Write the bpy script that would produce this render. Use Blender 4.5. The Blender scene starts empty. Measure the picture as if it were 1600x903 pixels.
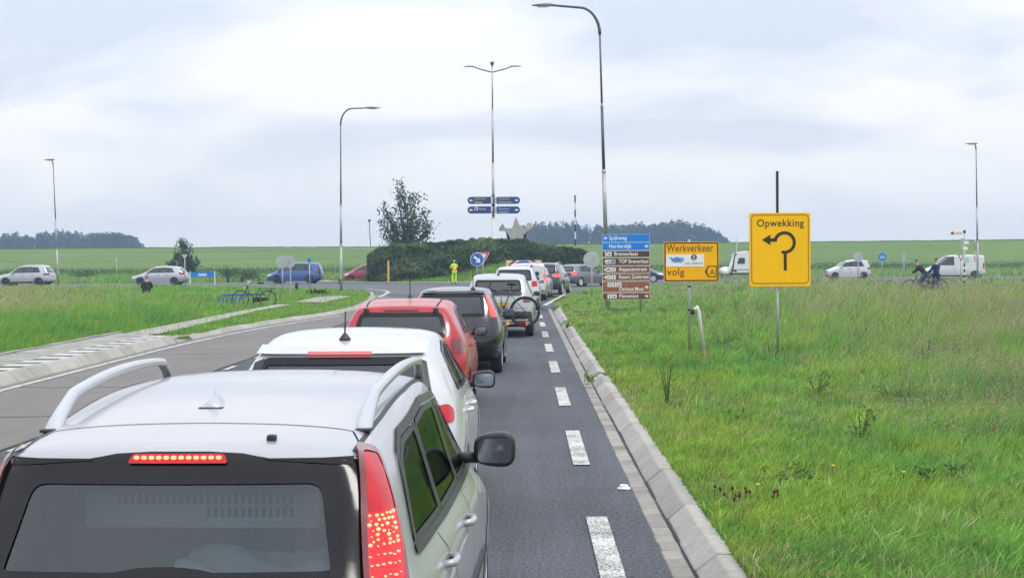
import bpy, bmesh, math, random
import numpy as np
from mathutils import Vector, Matrix, Euler
from mathutils.bvhtree import BVHTree

random.seed(7)
rng = np.random.default_rng(7)
R = math.radians
SC = bpy.context.scene
COL = SC.collection

# ------------------------------------------------------------------ camera
CAM_H, FPX = 2.0, 2500.0
cam_d = bpy.data.cameras.new('camera')
cam = bpy.data.objects.new('camera', cam_d)
COL.objects.link(cam)
cam.location = (0, 0, CAM_H)
ROLL = .40
CR = Euler((R(90 - 1.157), 0, R(0.4125))).to_matrix() @ Matrix.Rotation(-R(ROLL), 3, 'Z')
cam.rotation_euler = CR.to_euler()
cam_d.sensor_width = 36
cam_d.lens = 36 * FPX / 1600
cam_d.clip_start = .1
cam_d.clip_end = 6000
SC.camera = cam

# ------------------------------------------------------------------ world, sun, exposure
SUN_EL, SUN_AZ = 56, 127
w = bpy.data.worlds.new('World')
SC.world = w
w.use_nodes = True
nt = w.node_tree
nt.nodes.clear()
N = nt.nodes.new
L = nt.links.new
out = N('ShaderNodeOutputWorld')
bg = N('ShaderNodeBackground')
bg.inputs['Strength'].default_value = .1
L(bg.outputs[0], out.inputs[0])
sky = N('ShaderNodeTexSky')
sky.sky_type = 'NISHITA'
sky.sun_disc = False
sky.sun_elevation = R(SUN_EL)
sky.sun_rotation = R(SUN_AZ)
sky.air_density = 1.2
sky.dust_density = 3
tc = N('ShaderNodeTexCoord')
sep = N('ShaderNodeSeparateXYZ')
L(tc.outputs['Generated'], sep.inputs[0])


def wmath(op, a, b=None, c=None):
    n = N('ShaderNodeMath')
    n.operation = op
    for i, v in enumerate((a, b, c)):
        if v is None:
            continue
        if isinstance(v, (int, float)):
            n.inputs[i].default_value = v
        else:
            L(v, n.inputs[i])
    return n.outputs[0]


zc = wmath('MAXIMUM', sep.outputs['Z'], 0.0)
den = wmath('ADD', zc, .30)
comb = N('ShaderNodeCombineXYZ')
L(wmath('DIVIDE', sep.outputs['X'], den), comb.inputs[0])
L(wmath('DIVIDE', sep.outputs['Y'], den), comb.inputs[1])
n1 = N('ShaderNodeTexNoise')
n1.inputs['Scale'].default_value = 2.0
n1.inputs['Detail'].default_value = 6
n1.inputs['Roughness'].default_value = .5
n1.inputs['Distortion'].default_value = .4
mp = N('ShaderNodeMapping')
mp.inputs['Location'].default_value = (3.1, 7.7, 0)
mp.inputs['Scale'].default_value = (.8, 1.0, 1)
L(comb.outputs[0], mp.inputs[0])
L(mp.outputs[0], n1.inputs['Vector'])
ramp = N('ShaderNodeValToRGB')
ramp.color_ramp.elements[0].position = .40
ramp.color_ramp.elements[0].color = (.595, .66, .77, 1)
ramp.color_ramp.elements[1].position = .56
ramp.color_ramp.elements[1].color = (.85, .865, .89, 1)
L(n1.outputs['Fac'], ramp.inputs[0])
# overcast law: the zenith is brighter than the horizon
grad = wmath('MULTIPLY_ADD', wmath('SMOOTH_MIN', zc, 1.0, .0), 9.0, 9.2)
# near the horizon the cloud deck is whiter
hz = N('ShaderNodeMix')
hz.data_type = 'RGBA'
hz.inputs[6].default_value = (.90, .90, .895, 1)
L(ramp.outputs[0], hz.inputs[7])
L(wmath('MULTIPLY', zc, 11.0), hz.inputs[0])
cl = N('ShaderNodeVectorMath')
cl.operation = 'SCALE'
L(hz.outputs[2], cl.inputs[0])
L(grad, cl.inputs['Scale'])
mx = N('ShaderNodeMix')
mx.data_type = 'RGBA'
mx.inputs[0].default_value = .93
L(sky.outputs[0], mx.inputs[6])
L(cl.outputs[0], mx.inputs[7])
L(mx.outputs[2], bg.inputs[0])

sun_d = bpy.data.lights.new('sun', 'SUN')
sun = bpy.data.objects.new('sun', sun_d)
COL.objects.link(sun)
sun_d.energy = 1.2
sun_d.angle = R(14)
sun_d.color = (1, .97, .92)
az = R(SUN_AZ)
sdir = Vector((math.sin(az) * math.cos(R(SUN_EL)), math.cos(az) * math.cos(R(SUN_EL)), math.sin(R(SUN_EL))))
sun.rotation_euler = sdir.to_track_quat('Z', 'Y').to_euler()
sun.location = (0, 0, 60)

SC.view_settings.view_transform = 'Standard'
SC.view_settings.look = 'None'
SC.view_settings.exposure = 0.34
SC.view_settings.gamma = 1
SC.view_settings.use_curve_mapping = False
SC.render.engine = 'CYCLES'
SC.cycles.max_bounces = 6
SC.cycles.diffuse_bounces = 2
SC.cycles.glossy_bounces = 3
SC.cycles.transmission_bounces = 3
SC.cycles.transparent_max_bounces = 12
SC.cycles.volume_bounces = 0
SC.cycles.caustics_reflective = False
SC.cycles.caustics_refractive = False
SC.cycles.use_denoising = True


# ------------------------------------------------------------------ pixel -> world helpers
def ray(px, py):
    return CR @ Vector(((px - 800) / FPX, (451.5 - py) / FPX, -1))


def G(px, py, z=0.0):
    v = ray(px, py)
    t = (z - CAM_H) / v.z
    return Vector((v.x * t, v.y * t, z))


def D(px, py, Y):
    v = ray(px, py)
    t = Y / v.y
    return Vector((v.x * t, Y, CAM_H + v.z * t))


# ------------------------------------------------------------------ materials
def new_mat(name):
    m = bpy.data.materials.new(name)
    m.use_nodes = True
    return m, m.node_tree, m.node_tree.nodes['Principled BSDF']


MATS = {}


def mat(name, col, rough=.5, metal=0.0, var=.12, scale=8.0, emit=0.0, coat=0.0, bump=0.0, spec=.5, vec=(1, 1, 1)):
    """Principled with a noise that varies the colour and the roughness (dust, wear)."""
    if name in MATS:
        return MATS[name]
    m, t, b = new_mat(name)
    n, l = t.nodes.new, t.links.new
    co = n('ShaderNodeTexCoord')
    ma = n('ShaderNodeMapping')
    ma.inputs['Scale'].default_value = vec
    l(co.outputs['Object'], ma.inputs[0])
    no = n('ShaderNodeTexNoise')
    no.inputs['Scale'].default_value = scale
    no.inputs['Detail'].default_value = 5
    no.inputs['Roughness'].default_value = .6
    l(ma.outputs[0], no.inputs['Vector'])
    cr = n('ShaderNodeValToRGB')
    c = Vector(col)
    cr.color_ramp.elements[0].position = .3
    cr.color_ramp.elements[1].position = .7
    cr.color_ramp.elements[0].color = (*(c * (1 - var)), 1)
    cr.color_ramp.elements[1].color = (*[min(1, x * (1 + var)) for x in c], 1)
    l(no.outputs['Fac'], cr.inputs[0])
    l(cr.outputs[0], b.inputs['Base Color'])
    mr = n('ShaderNodeMapRange')
    mr.inputs[3].default_value = max(0, rough * .85)
    mr.inputs[4].default_value = min(1, rough * 1.2)
    l(no.outputs['Fac'], mr.inputs[0])
    l(mr.outputs[0], b.inputs['Roughness'])
    b.inputs['Metallic'].default_value = metal
    b.inputs['Coat Weight'].default_value = coat
    b.inputs['Coat Roughness'].default_value = .04
    b.inputs['Specular IOR Level'].default_value = spec
    if emit:
        b.inputs['Emission Color'].default_value = (*col, 1)
        b.inputs['Emission Strength'].default_value = emit
    if bump:
        bp = n('ShaderNodeBump')
        bp.inputs['Strength'].default_value = bump
        bp.inputs['Distance'].default_value = .01
        l(no.outputs['Fac'], bp.inputs['Height'])
        l(bp.outputs[0], b.inputs['Normal'])
    MATS[name] = m
    return m


def paint(name, col, metal=0.0, rough=.32, coat=.7):
    """Car paint: coat over base, dull dust film, dark lining on the inner side."""
    if name in MATS:
        return MATS[name]
    m, t, b = new_mat(name)
    n, l = t.nodes.new, t.links.new
    co = n('ShaderNodeTexCoord')
    no = n('ShaderNodeTexNoise')
    no.inputs['Scale'].default_value = 2.3
    no.inputs['Detail'].default_value = 7
    no.inputs['Roughness'].default_value = .65
    l(co.outputs['Object'], no.inputs['Vector'])
    sp = n('ShaderNodeTexNoise')
    sp.inputs['Scale'].default_value = 60
    sp.inputs['Detail'].default_value = 2
    l(co.outputs['Object'], sp.inputs['Vector'])
    spr = n('ShaderNodeMapRange')
    spr.inputs[1].default_value = .70
    spr.inputs[2].default_value = .78
    l(sp.outputs['Fac'], spr.inputs[0])
    cr = n('ShaderNodeValToRGB')
    cr.color_ramp.elements[0].position = .35
    cr.color_ramp.elements[1].position = .75
    c = Vector(col)
    cr.color_ramp.elements[0].color = (*c, 1)
    d = c * .9 + Vector((.2, .19, .17)) * .06
    cr.color_ramp.elements[1].color = (*d, 1)
    l(no.outputs['Fac'], cr.inputs[0])
    m1 = n('ShaderNodeMix')
    m1.data_type = 'RGBA'
    m1.inputs[7].default_value = (*(c * .55 + Vector((.09, .085, .08)) * .4), 1)
    l(cr.outputs[0], m1.inputs[6])
    sc_ = n('ShaderNodeMath')
    sc_.operation = 'MULTIPLY'
    sc_.inputs[1].default_value = .35
    l(spr.outputs[0], sc_.inputs[0])
    l(sc_.outputs[0], m1.inputs[0])
    geo = n('ShaderNodeNewGeometry')
    m2 = n('ShaderNodeMix')
    m2.data_type = 'RGBA'
    m2.inputs[7].default_value = (.03, .03, .032, 1)
    l(m1.outputs[2], m2.inputs[6])
    l(geo.outputs['Backfacing'], m2.inputs[0])
    l(m2.outputs[2], b.inputs['Base Color'])
    mr = n('ShaderNodeMapRange')
    mr.inputs[3].default_value = rough * .8
    mr.inputs[4].default_value = rough * 1.35
    l(no.outputs['Fac'], mr.inputs[0])
    l(mr.outputs[0], b.inputs['Roughness'])
    b.inputs['Metallic'].default_value = metal
    ct = n('ShaderNodeMath')
    ct.operation = 'MULTIPLY_ADD'
    ct.inputs[1].default_value = -coat
    ct.inputs[2].default_value = coat
    b.inputs['Specular IOR Level'].default_value = .5 if coat > .5 else .3
    l(geo.outputs['Backfacing'], ct.inputs[0])
    l(ct.outputs[0], b.inputs['Coat Weight'])
    b.inputs['Coat Roughness'].default_value = .05
    MATS[name] = m
    return m


def glass(name, tint=(.30, .34, .34), rough=.015, boost=1.0, base=None, refl=(.93, .96, .97)):
    """Car glass: tinted see-through with a real Fresnel reflection (base: opaque dark variant)."""
    if name in MATS:
        return MATS[name]
    m = bpy.data.materials.new(name)
    m.use_nodes = True
    t = m.node_tree
    t.nodes.clear()
    n, l = t.nodes.new, t.links.new
    o = n('ShaderNodeOutputMaterial')
    mixs = n('ShaderNodeMixShader')
    if base:
        tr = n('ShaderNodeBsdfDiffuse')
        tr.inputs[0].default_value = (*base, 1)
    else:
        tr = n('ShaderNodeBsdfTransparent')
        tr.inputs[0].default_value = (*tint, 1)
    gl = n('ShaderNodeBsdfGlossy')
    gl.inputs['Roughness'].default_value = rough
    gl.inputs[0].default_value = (*refl, 1)
    fr = n('ShaderNodeFresnel')
    fr.inputs['IOR'].default_value = 1.52
    mu = n('ShaderNodeMath')
    mu.operation = 'MULTIPLY'
    mu.use_clamp = True
    mu.inputs[1].default_value = 1.6 * boost
    co = n('ShaderNodeTexCoord')
    no = n('ShaderNodeTexNoise')
    no.inputs['Scale'].default_value = 3
    no.inputs['Detail'].default_value = 6
    l(co.outputs['Object'], no.inputs['Vector'])
    mr = n('ShaderNodeMapRange')
    mr.inputs[3].default_value = rough
    mr.inputs[4].default_value = rough + .05
    l(no.outputs['Fac'], mr.inputs[0])
    l(mr.outputs[0], gl.inputs['Roughness'])
    l(fr.outputs[0], mu.inputs[0])
    l(mu.outputs[0], mixs.inputs[0])
    l(tr.outputs[0], mixs.inputs[1])
    l(gl.outputs[0], mixs.inputs[2])
    l(mixs.outputs[0], o.inputs[0])
    MATS[name] = m
    return m


def leaf_mat(name, attr='Col', trans=.3, rough=.6):
    m = bpy.data.materials.new(name)
    m.use_nodes = True
    t = m.node_tree
    t.nodes.clear()
    n, l = t.nodes.new, t.links.new
    o = n('ShaderNodeOutputMaterial')
    a = n('ShaderNodeAttribute')
    a.attribute_name = attr
    d = n('ShaderNodeBsdfPrincipled')
    d.inputs['Roughness'].default_value = rough
    d.inputs['Specular IOR Level'].default_value = .25
    l(a.outputs['Color'], d.inputs['Base Color'])
    tr = n('ShaderNodeBsdfTranslucent')
    l(a.outputs['Color'], tr.inputs[0])
    mi = n('ShaderNodeMixShader')
    mi.inputs[0].default_value = trans
    l(d.outputs[0], mi.inputs[1])
    l(tr.outputs[0], mi.inputs[2])
    l(mi.outputs[0], o.inputs[0])
    return m


# ------------------------------------------------------------------ object helpers
def obj(name, bm, m, parent=None, smooth=False, loc=None):
    me = bpy.data.meshes.new(name)
    if isinstance(bm, bpy.types.Mesh):
        me = bm
    else:
        bmesh.ops.recalc_face_normals(bm, faces=bm.faces[:])
        bm.to_mesh(me)
        bm.free()
    o = bpy.data.objects.new(name, me)
    if m:
        me.materials.clear()
        me.materials.append(m)
    if smooth:
        me.shade_smooth()
    COL.objects.link(o)
    if parent:
        o.parent = parent
    if loc:
        o.location = loc
    return o


def tag(o, label, cat, group=None):
    o['label'] = label
    o['category'] = cat
    if group:
        o['group'] = group
    return o


def thing(name, label, cat, loc=(0, 0, 0), rz=0.0, group=None):
    o = bpy.data.objects.new(name, None)
    o.empty_display_size = .2
    COL.objects.link(o)
    o.location = loc
    o.rotation_euler = (0, 0, rz)
    return tag(o, label, cat, group)


def struct(o, kind='structure'):
    o['kind'] = kind
    return o


def BM():
    return bmesh.new()


def box(bm, c, s, rz=0.0, bev=0.0, mtx=None):
    b2 = bmesh.new()
    bmesh.ops.create_cube(b2, size=1)
    bmesh.ops.scale(b2, vec=s, verts=b2.verts)
    if bev:
        bmesh.ops.bevel(b2, geom=b2.edges[:], offset=bev, segments=2, affect='EDGES', profile=.6)
    M = Matrix.Translation(c) @ Matrix.Rotation(rz, 4, 'Z')
    if mtx:
        M = mtx @ M
    bmesh.ops.transform(b2, matrix=M, verts=b2.verts)
    merge(bm, b2)
    return bm


def merge(bm, b2):
    me = bpy.data.meshes.new('tmp')
    b2.to_mesh(me)
    b2.free()
    bm.from_mesh(me)
    bpy.data.meshes.remove(me)


def tube(bm, pts, r, n=8, cap=True, rs=None):
    pts = [Vector(p) for p in pts]
    rings = []
    up = None
    for i, p in enumerate(pts):
        if i == 0:
            t = pts[1] - p
        elif i == len(pts) - 1:
            t = p - pts[i - 1]
        else:
            t = (pts[i + 1] - p).normalized() + (p - pts[i - 1]).normalized()
        t.normalize()
        if up is None:
            up = Vector((0, 0, 1)) if abs(t.z) < .9 else Vector((0, 1, 0))
        a = t.cross(up).normalized()
        b = a.cross(t).normalized()
        up = b
        rr = rs[i] if rs else r
        rings.append([bm.verts.new(p + (a * math.cos(2 * math.pi * k / n) + b * math.sin(2 * math.pi * k / n)) * rr) for k in range(n)])
    for i in range(len(rings) - 1):
        for k in range(n):
            bm.faces.new((rings[i][k], rings[i][(k + 1) % n], rings[i + 1][(k + 1) % n], rings[i + 1][k]))
    if cap:
        bm.faces.new(rings[0][::-1])
        bm.faces.new(rings[-1])
    return bm


def lathe(bm, prof, n=16, axis='Z', c=(0, 0, 0)):
    """prof: list of (radius, height)"""
    rings = []
    c = Vector(c)
    for r, h in prof:
        ring = []
        for k in range(n):
            a = 2 * math.pi * k / n
            x, y = r * math.cos(a), r * math.sin(a)
            if axis == 'Z':
                v = Vector((x, y, h))
            elif axis == 'X':
                v = Vector((h, x, y))
            else:
                v = Vector((y, h, x))
            ring.append(bm.verts.new(c + v))
        rings.append(ring)
    for i in range(len(rings) - 1):
        for k in range(n):
            bm.faces.new((rings[i][k], rings[i][(k + 1) % n], rings[i + 1][(k + 1) % n], rings[i + 1][k]))
    if prof[0][0] > 1e-4:
        bm.faces.new(rings[0][::-1])
    if prof[-1][0] > 1e-4:
        bm.faces.new(rings[-1])
    bmesh.ops.remove_doubles(bm, verts=bm.verts, dist=1e-5)
    return bm


def prism(bm, poly, y0, y1, mtx=None):
    """polygon in XZ extruded along Y"""
    a = [bm.verts.new((x, y0, z)) for x, z in poly]
    b = [bm.verts.new((x, y1, z)) for x, z in poly]
    fs = [bm.faces.new(a), bm.faces.new(b[::-1])]
    n = len(poly)
    for i in range(n):
        fs.append(bm.faces.new((a[i], b[i], b[(i + 1) % n], a[(i + 1) % n])))
    bmesh.ops.triangulate(bm, faces=fs[:2])
    if mtx:
        bmesh.ops.transform(bm, matrix=mtx, verts=a + b)
    return bm


def flat(bm, poly, z):
    """polygon in XY as a flat sheet"""
    f = bm.faces.new([bm.verts.new((p[0], p[1], z)) for p in poly])
    if f.normal.z < 0 or f.calc_area() == 0:
        pass
    f.normal_update()
    if f.normal.z < 0:
        f.normal_flip()
    bmesh.ops.triangulate(bm, faces=[f])
    return bm


def rrect(x0, z0, x1, z1, r, n=5):
    pts = []
    for cx, cz, a0 in ((x1 - r, z0 + r, -90), (x1 - r, z1 - r, 0), (x0 + r, z1 - r, 90), (x0 + r, z0 + r, 180)):
        for k in range(n + 1):
            a = R(a0 + 90 * k / n)
            pts.append((cx + r * math.cos(a), cz + r * math.sin(a)))
    return pts


def ring_prism(bm, outer, inner, y0, y1):
    n = len(outer)
    V = []
    for y in (y0, y1):
        V.append(([bm.verts.new((x, y, z)) for x, z in outer], [bm.verts.new((x, y, z)) for x, z in inner]))
    for i in range(n):
        j = (i + 1) % n
        bm.faces.new((V[0][0][i], V[0][0][j], V[0][1][j], V[0][1][i]))
        bm.faces.new((V[1][0][j], V[1][0][i], V[1][1][i], V[1][1][j]))
        bm.faces.new((V[0][0][j], V[0][0][i], V[1][0][i], V[1][0][j]))
        bm.faces.new((V[0][1][i], V[0][1][j], V[1][1][j], V[1][1][i]))
    return bm


def circ(cx, cz, r, n=28):
    return [(cx + r * math.cos(2 * math.pi * k / n), cz + r * math.sin(2 * math.pi * k / n)) for k in range(n)]


def evaluated_mesh(o):
    bpy.context.view_layer.update()
    dg = bpy.context.evaluated_depsgraph_get()
    return bpy.data.meshes.new_from_object(o.evaluated_get(dg))


def text_obj(name, txt, size, m, parent, x, y, z, ext=.0015, align='LEFT', space=1.0, sx=1.0, rz=0.0, bold=0.0, maxw=None):
    """lettering standing in the XZ plane, facing -Y"""
    cu = bpy.data.curves.new('t', 'FONT')
    cu.body = txt
    cu.size = size
    cu.extrude = ext
    cu.offset = bold
    cu.align_x = align
    cu.space_character = space
    cu.resolution_u = 3
    o = bpy.data.objects.new('t', cu)
    COL.objects.link(o)
    me = evaluated_mesh(o)
    bpy.data.objects.remove(o)
    if maxw:
        wd_ = max(v.co.x for v in me.vertices) - min(v.co.x for v in me.vertices)
        sx = min(sx, maxw / wd_)
    M = Matrix.Translation((x, y, z)) @ Matrix.Rotation(rz, 4, 'Z') @ Matrix.Rotation(R(90), 4, 'X') @ Matrix.Diagonal((sx, 1, 1, 1))
    me.transform(M)
    o = bpy.data.objects.new(name, me)
    me.name = name
    me.materials.clear()
    me.materials.append(m)
    COL.objects.link(o)
    o.parent = parent
    return o


def skin_mesh(name, nodes, edges, m, parent, sub=1):
    """nodes: list of (x, y, z, r) or (x,y,z,rx,ry)"""
    me = bpy.data.meshes.new(name)
    me.from_pydata([n[:3] for n in nodes], edges, [])
    o = bpy.data.objects.new(name, me)
    COL.objects.link(o)
    o.modifiers.new('skin', 'SKIN').use_smooth_shade = True
    sv = me.skin_vertices[0].data
    for i, nn in enumerate(nodes):
        sv[i].radius = (nn[3], nn[4] if len(nn) > 4 else nn[3])
        sv[i].use_root = (i == 0)
    if sub:
        o.modifiers.new('sub', 'SUBSURF').levels = sub
    me2 = evaluated_mesh(o)
    bpy.data.objects.remove(o)
    me2.name = name
    o = bpy.data.objects.new(name, me2)
    me2.materials.clear()
    me2.materials.append(m)
    me2.shade_smooth()
    COL.objects.link(o)
    if parent:
        o.parent = parent
    return o


def np_mesh(name, verts, faces_list, cols=None, m=None):
    """faces_list: list of int arrays (n,k); cols: (nverts,3)"""
    me = bpy.data.meshes.new(name)
    nv = len(verts)
    me.vertices.add(nv)
    me.vertices.foreach_set('co', np.ascontiguousarray(verts, dtype=np.float32).ravel())
    loops = np.concatenate([f.ravel() for f in faces_list]).astype(np.int32)
    sizes = np.concatenate([np.full(len(f), f.shape[1], np.int32) for f in faces_list])
    starts = np.concatenate([[0], np.cumsum(sizes)[:-1]]).astype(np.int32)
    me.loops.add(len(loops))
    me.loops.foreach_set('vertex_index', loops)
    me.polygons.add(len(sizes))
    me.polygons.foreach_set('loop_start', starts)
    me.polygons.foreach_set('loop_total', sizes)
    if cols is not None:
        a = me.attributes.new('Col', 'FLOAT_COLOR', 'POINT')
        c4 = np.ones((nv, 4), np.float32)
        c4[:, :3] = cols
        a.data.foreach_set('color', c4.ravel())
    me.update(calc_edges=True)
    if m:
        me.materials.append(m)
    return me


def vnoise(x, y, seed=0):
    """2-D value noise on arrays"""
    def h(i, j):
        v = np.sin(i * 127.1 + j * 311.7 + seed * 74.7) * 43758.5453
        return v - np.floor(v)
    xi, yi = np.floor(x), np.floor(y)
    fx, fy = x - xi, y - yi
    fx = fx * fx * (3 - 2 * fx)
    fy = fy * fy * (3 - 2 * fy)
    a = h(xi, yi) * (1 - fx) + h(xi + 1, yi) * fx
    b = h(xi, yi + 1) * (1 - fx) + h(xi + 1, yi + 1) * fx
    return a * (1 - fy) + b * fy


def fbm(x, y, seed=0):
    return (vnoise(x, y, seed) * .5 + vnoise(x * 2.1, y * 2.1, seed + 1) * .3 + vnoise(x * 4.3, y * 4.3, seed + 2) * .2)


def in_poly(x, y, poly):
    c = np.zeros(len(x), bool)
    n = len(poly)
    for i in range(n):
        x0, y0 = poly[i]
        x1, y1 = poly[(i + 1) % n]
        if y0 == y1:
            continue
        cond = ((y0 > y) != (y1 > y)) & (x < (x1 - x0) * (y - y0) / (y1 - y0) + x0)
        c ^= cond
    return c
# ------------------------------------------------------------------ car builder
M_GLASS = glass('window_glass', (.40, .43, .43), boost=.7, refl=(.42, .45, .47))
M_GLASSR = glass('rear_screen_glass', (.47, .54, .57), boost=1.15, refl=(.84, .93, .98))
M_DGLASS = glass('dark_window_glass', rough=.03, base=(.016, .019, .021))
M_TRIM = mat('black_trim_plastic', (.022, .022, .024), .45, var=.25, scale=20)
M_FRIT = mat('black_window_border', (.008, .008, .009), .12, var=.1, spec=.30)
M_RUBBER = mat('tyre_rubber', (.025, .025, .026), .8, var=.3, scale=30)
M_RIM = mat('alloy_rim', (.50, .51, .53), .38, .3, var=.15, scale=15)
M_CHROME = mat('chrome', (.75, .76, .78), .12, 1.0, var=.05)
M_REDL = mat('red_lamp_lens', (.50, .006, .014), .10, spec=.3, coat=.3, var=.15, scale=14)
M_DREDL = mat('dark_red_lamp_lens', (.14, .005, .01), .12, coat=1.0, var=.2, scale=14)
M_BRAKE = mat('lit_brake_lamp', (1.0, .05, .04), .2, emit=1.3, var=.15, scale=60)
M_LED = mat('lit_led_dots', (1.0, .20, .10), .2, emit=2.7, var=.1, scale=60)
M_GLOW = mat('lit_red_lens', (1.0, .015, .02), .2, emit=.62, var=.35, scale=45)
M_CLEARL = mat('clear_lamp_lens', (.75, .77, .80), .1, coat=1.0, var=.1, spec=.8)
M_AMBER = mat('amber_lens', (.8, .25, .02), .2, var=.1)
M_PLATE = mat('yellow_number_plate', (.75, .50, .03), .4, var=.06)
M_SEAT = mat('seat_fabric', (.06, .06, .065), .9, var=.3, scale=30)
M_UNDER = mat('underbody_black', (.012, .012, .013), .9)
M_MIRROR = mat('mirror_glass', (.20, .22, .25), .05, .9, var=.05)


def half_cage(S):
    """stations -> cage verts/faces mirrored about x = 0; S[i] = 7 points j1..j7 (open bottom)"""
    bm = BM()
    cr = bm.edges.layers.float.new('crease_edge')
    return bm, cr


def make_cage(st, rb, fb, crease=None):
    bm = BM()
    cr = bm.edges.layers.float.new('crease_edge')
    ns = len(st)
    V = {}

    def v(side, i, j):
        x, y, z = st[i][j]
        if j == 6:
            side = 0
        k = (side, i, j)
        if k not in V:
            V[k] = bm.verts.new(((x if side >= 0 else -x) if side else 0, y, z))
        return V[k]

    def quad(a, b, c, d):
        try:
            bm.faces.new((a, b, c, d))
        except ValueError:
            pass

    for s in (1, -1):
        for i in range(ns - 1):
            for j in range(6):
                q = (v(s, i, j), v(s, i + 1, j), v(s, i + 1, j + 1), v(s, i, j + 1))
                quad(*(q if s > 0 else q[::-1]))
        for end, bulge in ((0, -rb), (ns - 1, fb)):
            C = {}
            for r in range(5):            # rows j=0..4, top row is j=4..6 of the station itself
                for c in range(3):
                    if c == 0:
                        C[r, c] = v(s, end, r)
                    elif r == 4:
                        C[r, c] = v(s, end, 4 + c)
                    else:
                        x, y, z = st[end][r]
                        f = (.55, 0)[c - 1]
                        k = (s if c == 1 else 0, end, 'c', r, c)
                        if k not in V:
                            V[k] = bm.verts.new((s * x * f, y + bulge * (.75, 1.0)[c - 1], z + (.012 if r == 3 else 0)))
                        C[r, c] = V[k]
            for r in range(4):
                for c in range(2):
                    q = (C[r, c], C[r + 1, c], C[r + 1, c + 1], C[r, c + 1])
                    if (s > 0) != (end == 0):
                        q = q[::-1]
                    quad(*q)
    bm.edges.ensure_lookup_table()
    cd = crease or {}
    for (i, j, i2, j2), val in cd.items():
        for s in (1, -1):
            e = bm.edges.get((v(s, i, j), v(s, i2, j2)))
            if e:
                e[cr] = val
    bmesh.ops.recalc_face_normals(bm, faces=bm.faces[:])
    return bm


def round_poly(poly, r, n=4):
    out = []
    m = len(poly)
    for i in range(m):
        p0, p1, p2 = Vector(poly[i - 1]), Vector(poly[i]), Vector(poly[(i + 1) % m])
        d0, d2 = (p0 - p1), (p2 - p1)
        r0 = min(r, d0.length * .45)
        r2 = min(r, d2.length * .45)
        a, b = p1 + d0.normalized() * r0, p1 + d2.normalized() * r2
        for k in range(n + 1):
            t = k / n
            out.append(tuple(a * (1 - t) ** 2 + p1 * 2 * t * (1 - t) + b * t * t))
    return out


def inset_poly(poly, d):
    m = len(poly)
    area = sum(poly[i][0] * poly[(i + 1) % m][1] - poly[(i + 1) % m][0] * poly[i][1] for i in range(m))
    s = 1 if area > 0 else -1
    out = []
    for i in range(m):
        p0, p1, p2 = Vector(poly[i - 1]), Vector(poly[i]), Vector(poly[(i + 1) % m])
        e = (p2 - p0)
        if e.length < 1e-6:
            out.append(tuple(p1))
            continue
        e.normalize()
        out.append(tuple(p1 + Vector((-e.y, e.x)) * d * s))
    return out


def resample(poly, step, closed=True):
    out = []
    m = len(poly)
    for i in range(m if closed else m - 1):
        a, b = Vector(poly[i]), Vector(poly[(i + 1) % m])
        k = max(1, int((b - a).length / step))
        for q in range(k):
            out.append(tuple(a.lerp(b, q / k)))
    if not closed:
        out.append(tuple(poly[-1]))
    return out


def clip_x(poly, x0, x1, slant=0.0, zref=1.0):
    """keep the part of a 2-D polygon with x0 <= x - slant*(z-zref) <= x1"""
    def cut(pl, c, sgn):
        res = []
        f = lambda p: sgn * (p[0] - slant * (p[1] - zref) - c)
        for i in range(len(pl)):
            a, b = pl[i], pl[(i + 1) % len(pl)]
            fa, fb_ = f(a), f(b)
            if fa >= 0:
                res.append(a)
            if (fa >= 0) != (fb_ >= 0):
                t = fa / (fa - fb_)
                res.append((a[0] + t * (b[0] - a[0]), a[1] + t * (b[1] - a[1])))
        return res
    return cut(cut(poly, x0, 1), x1, -1)


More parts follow.
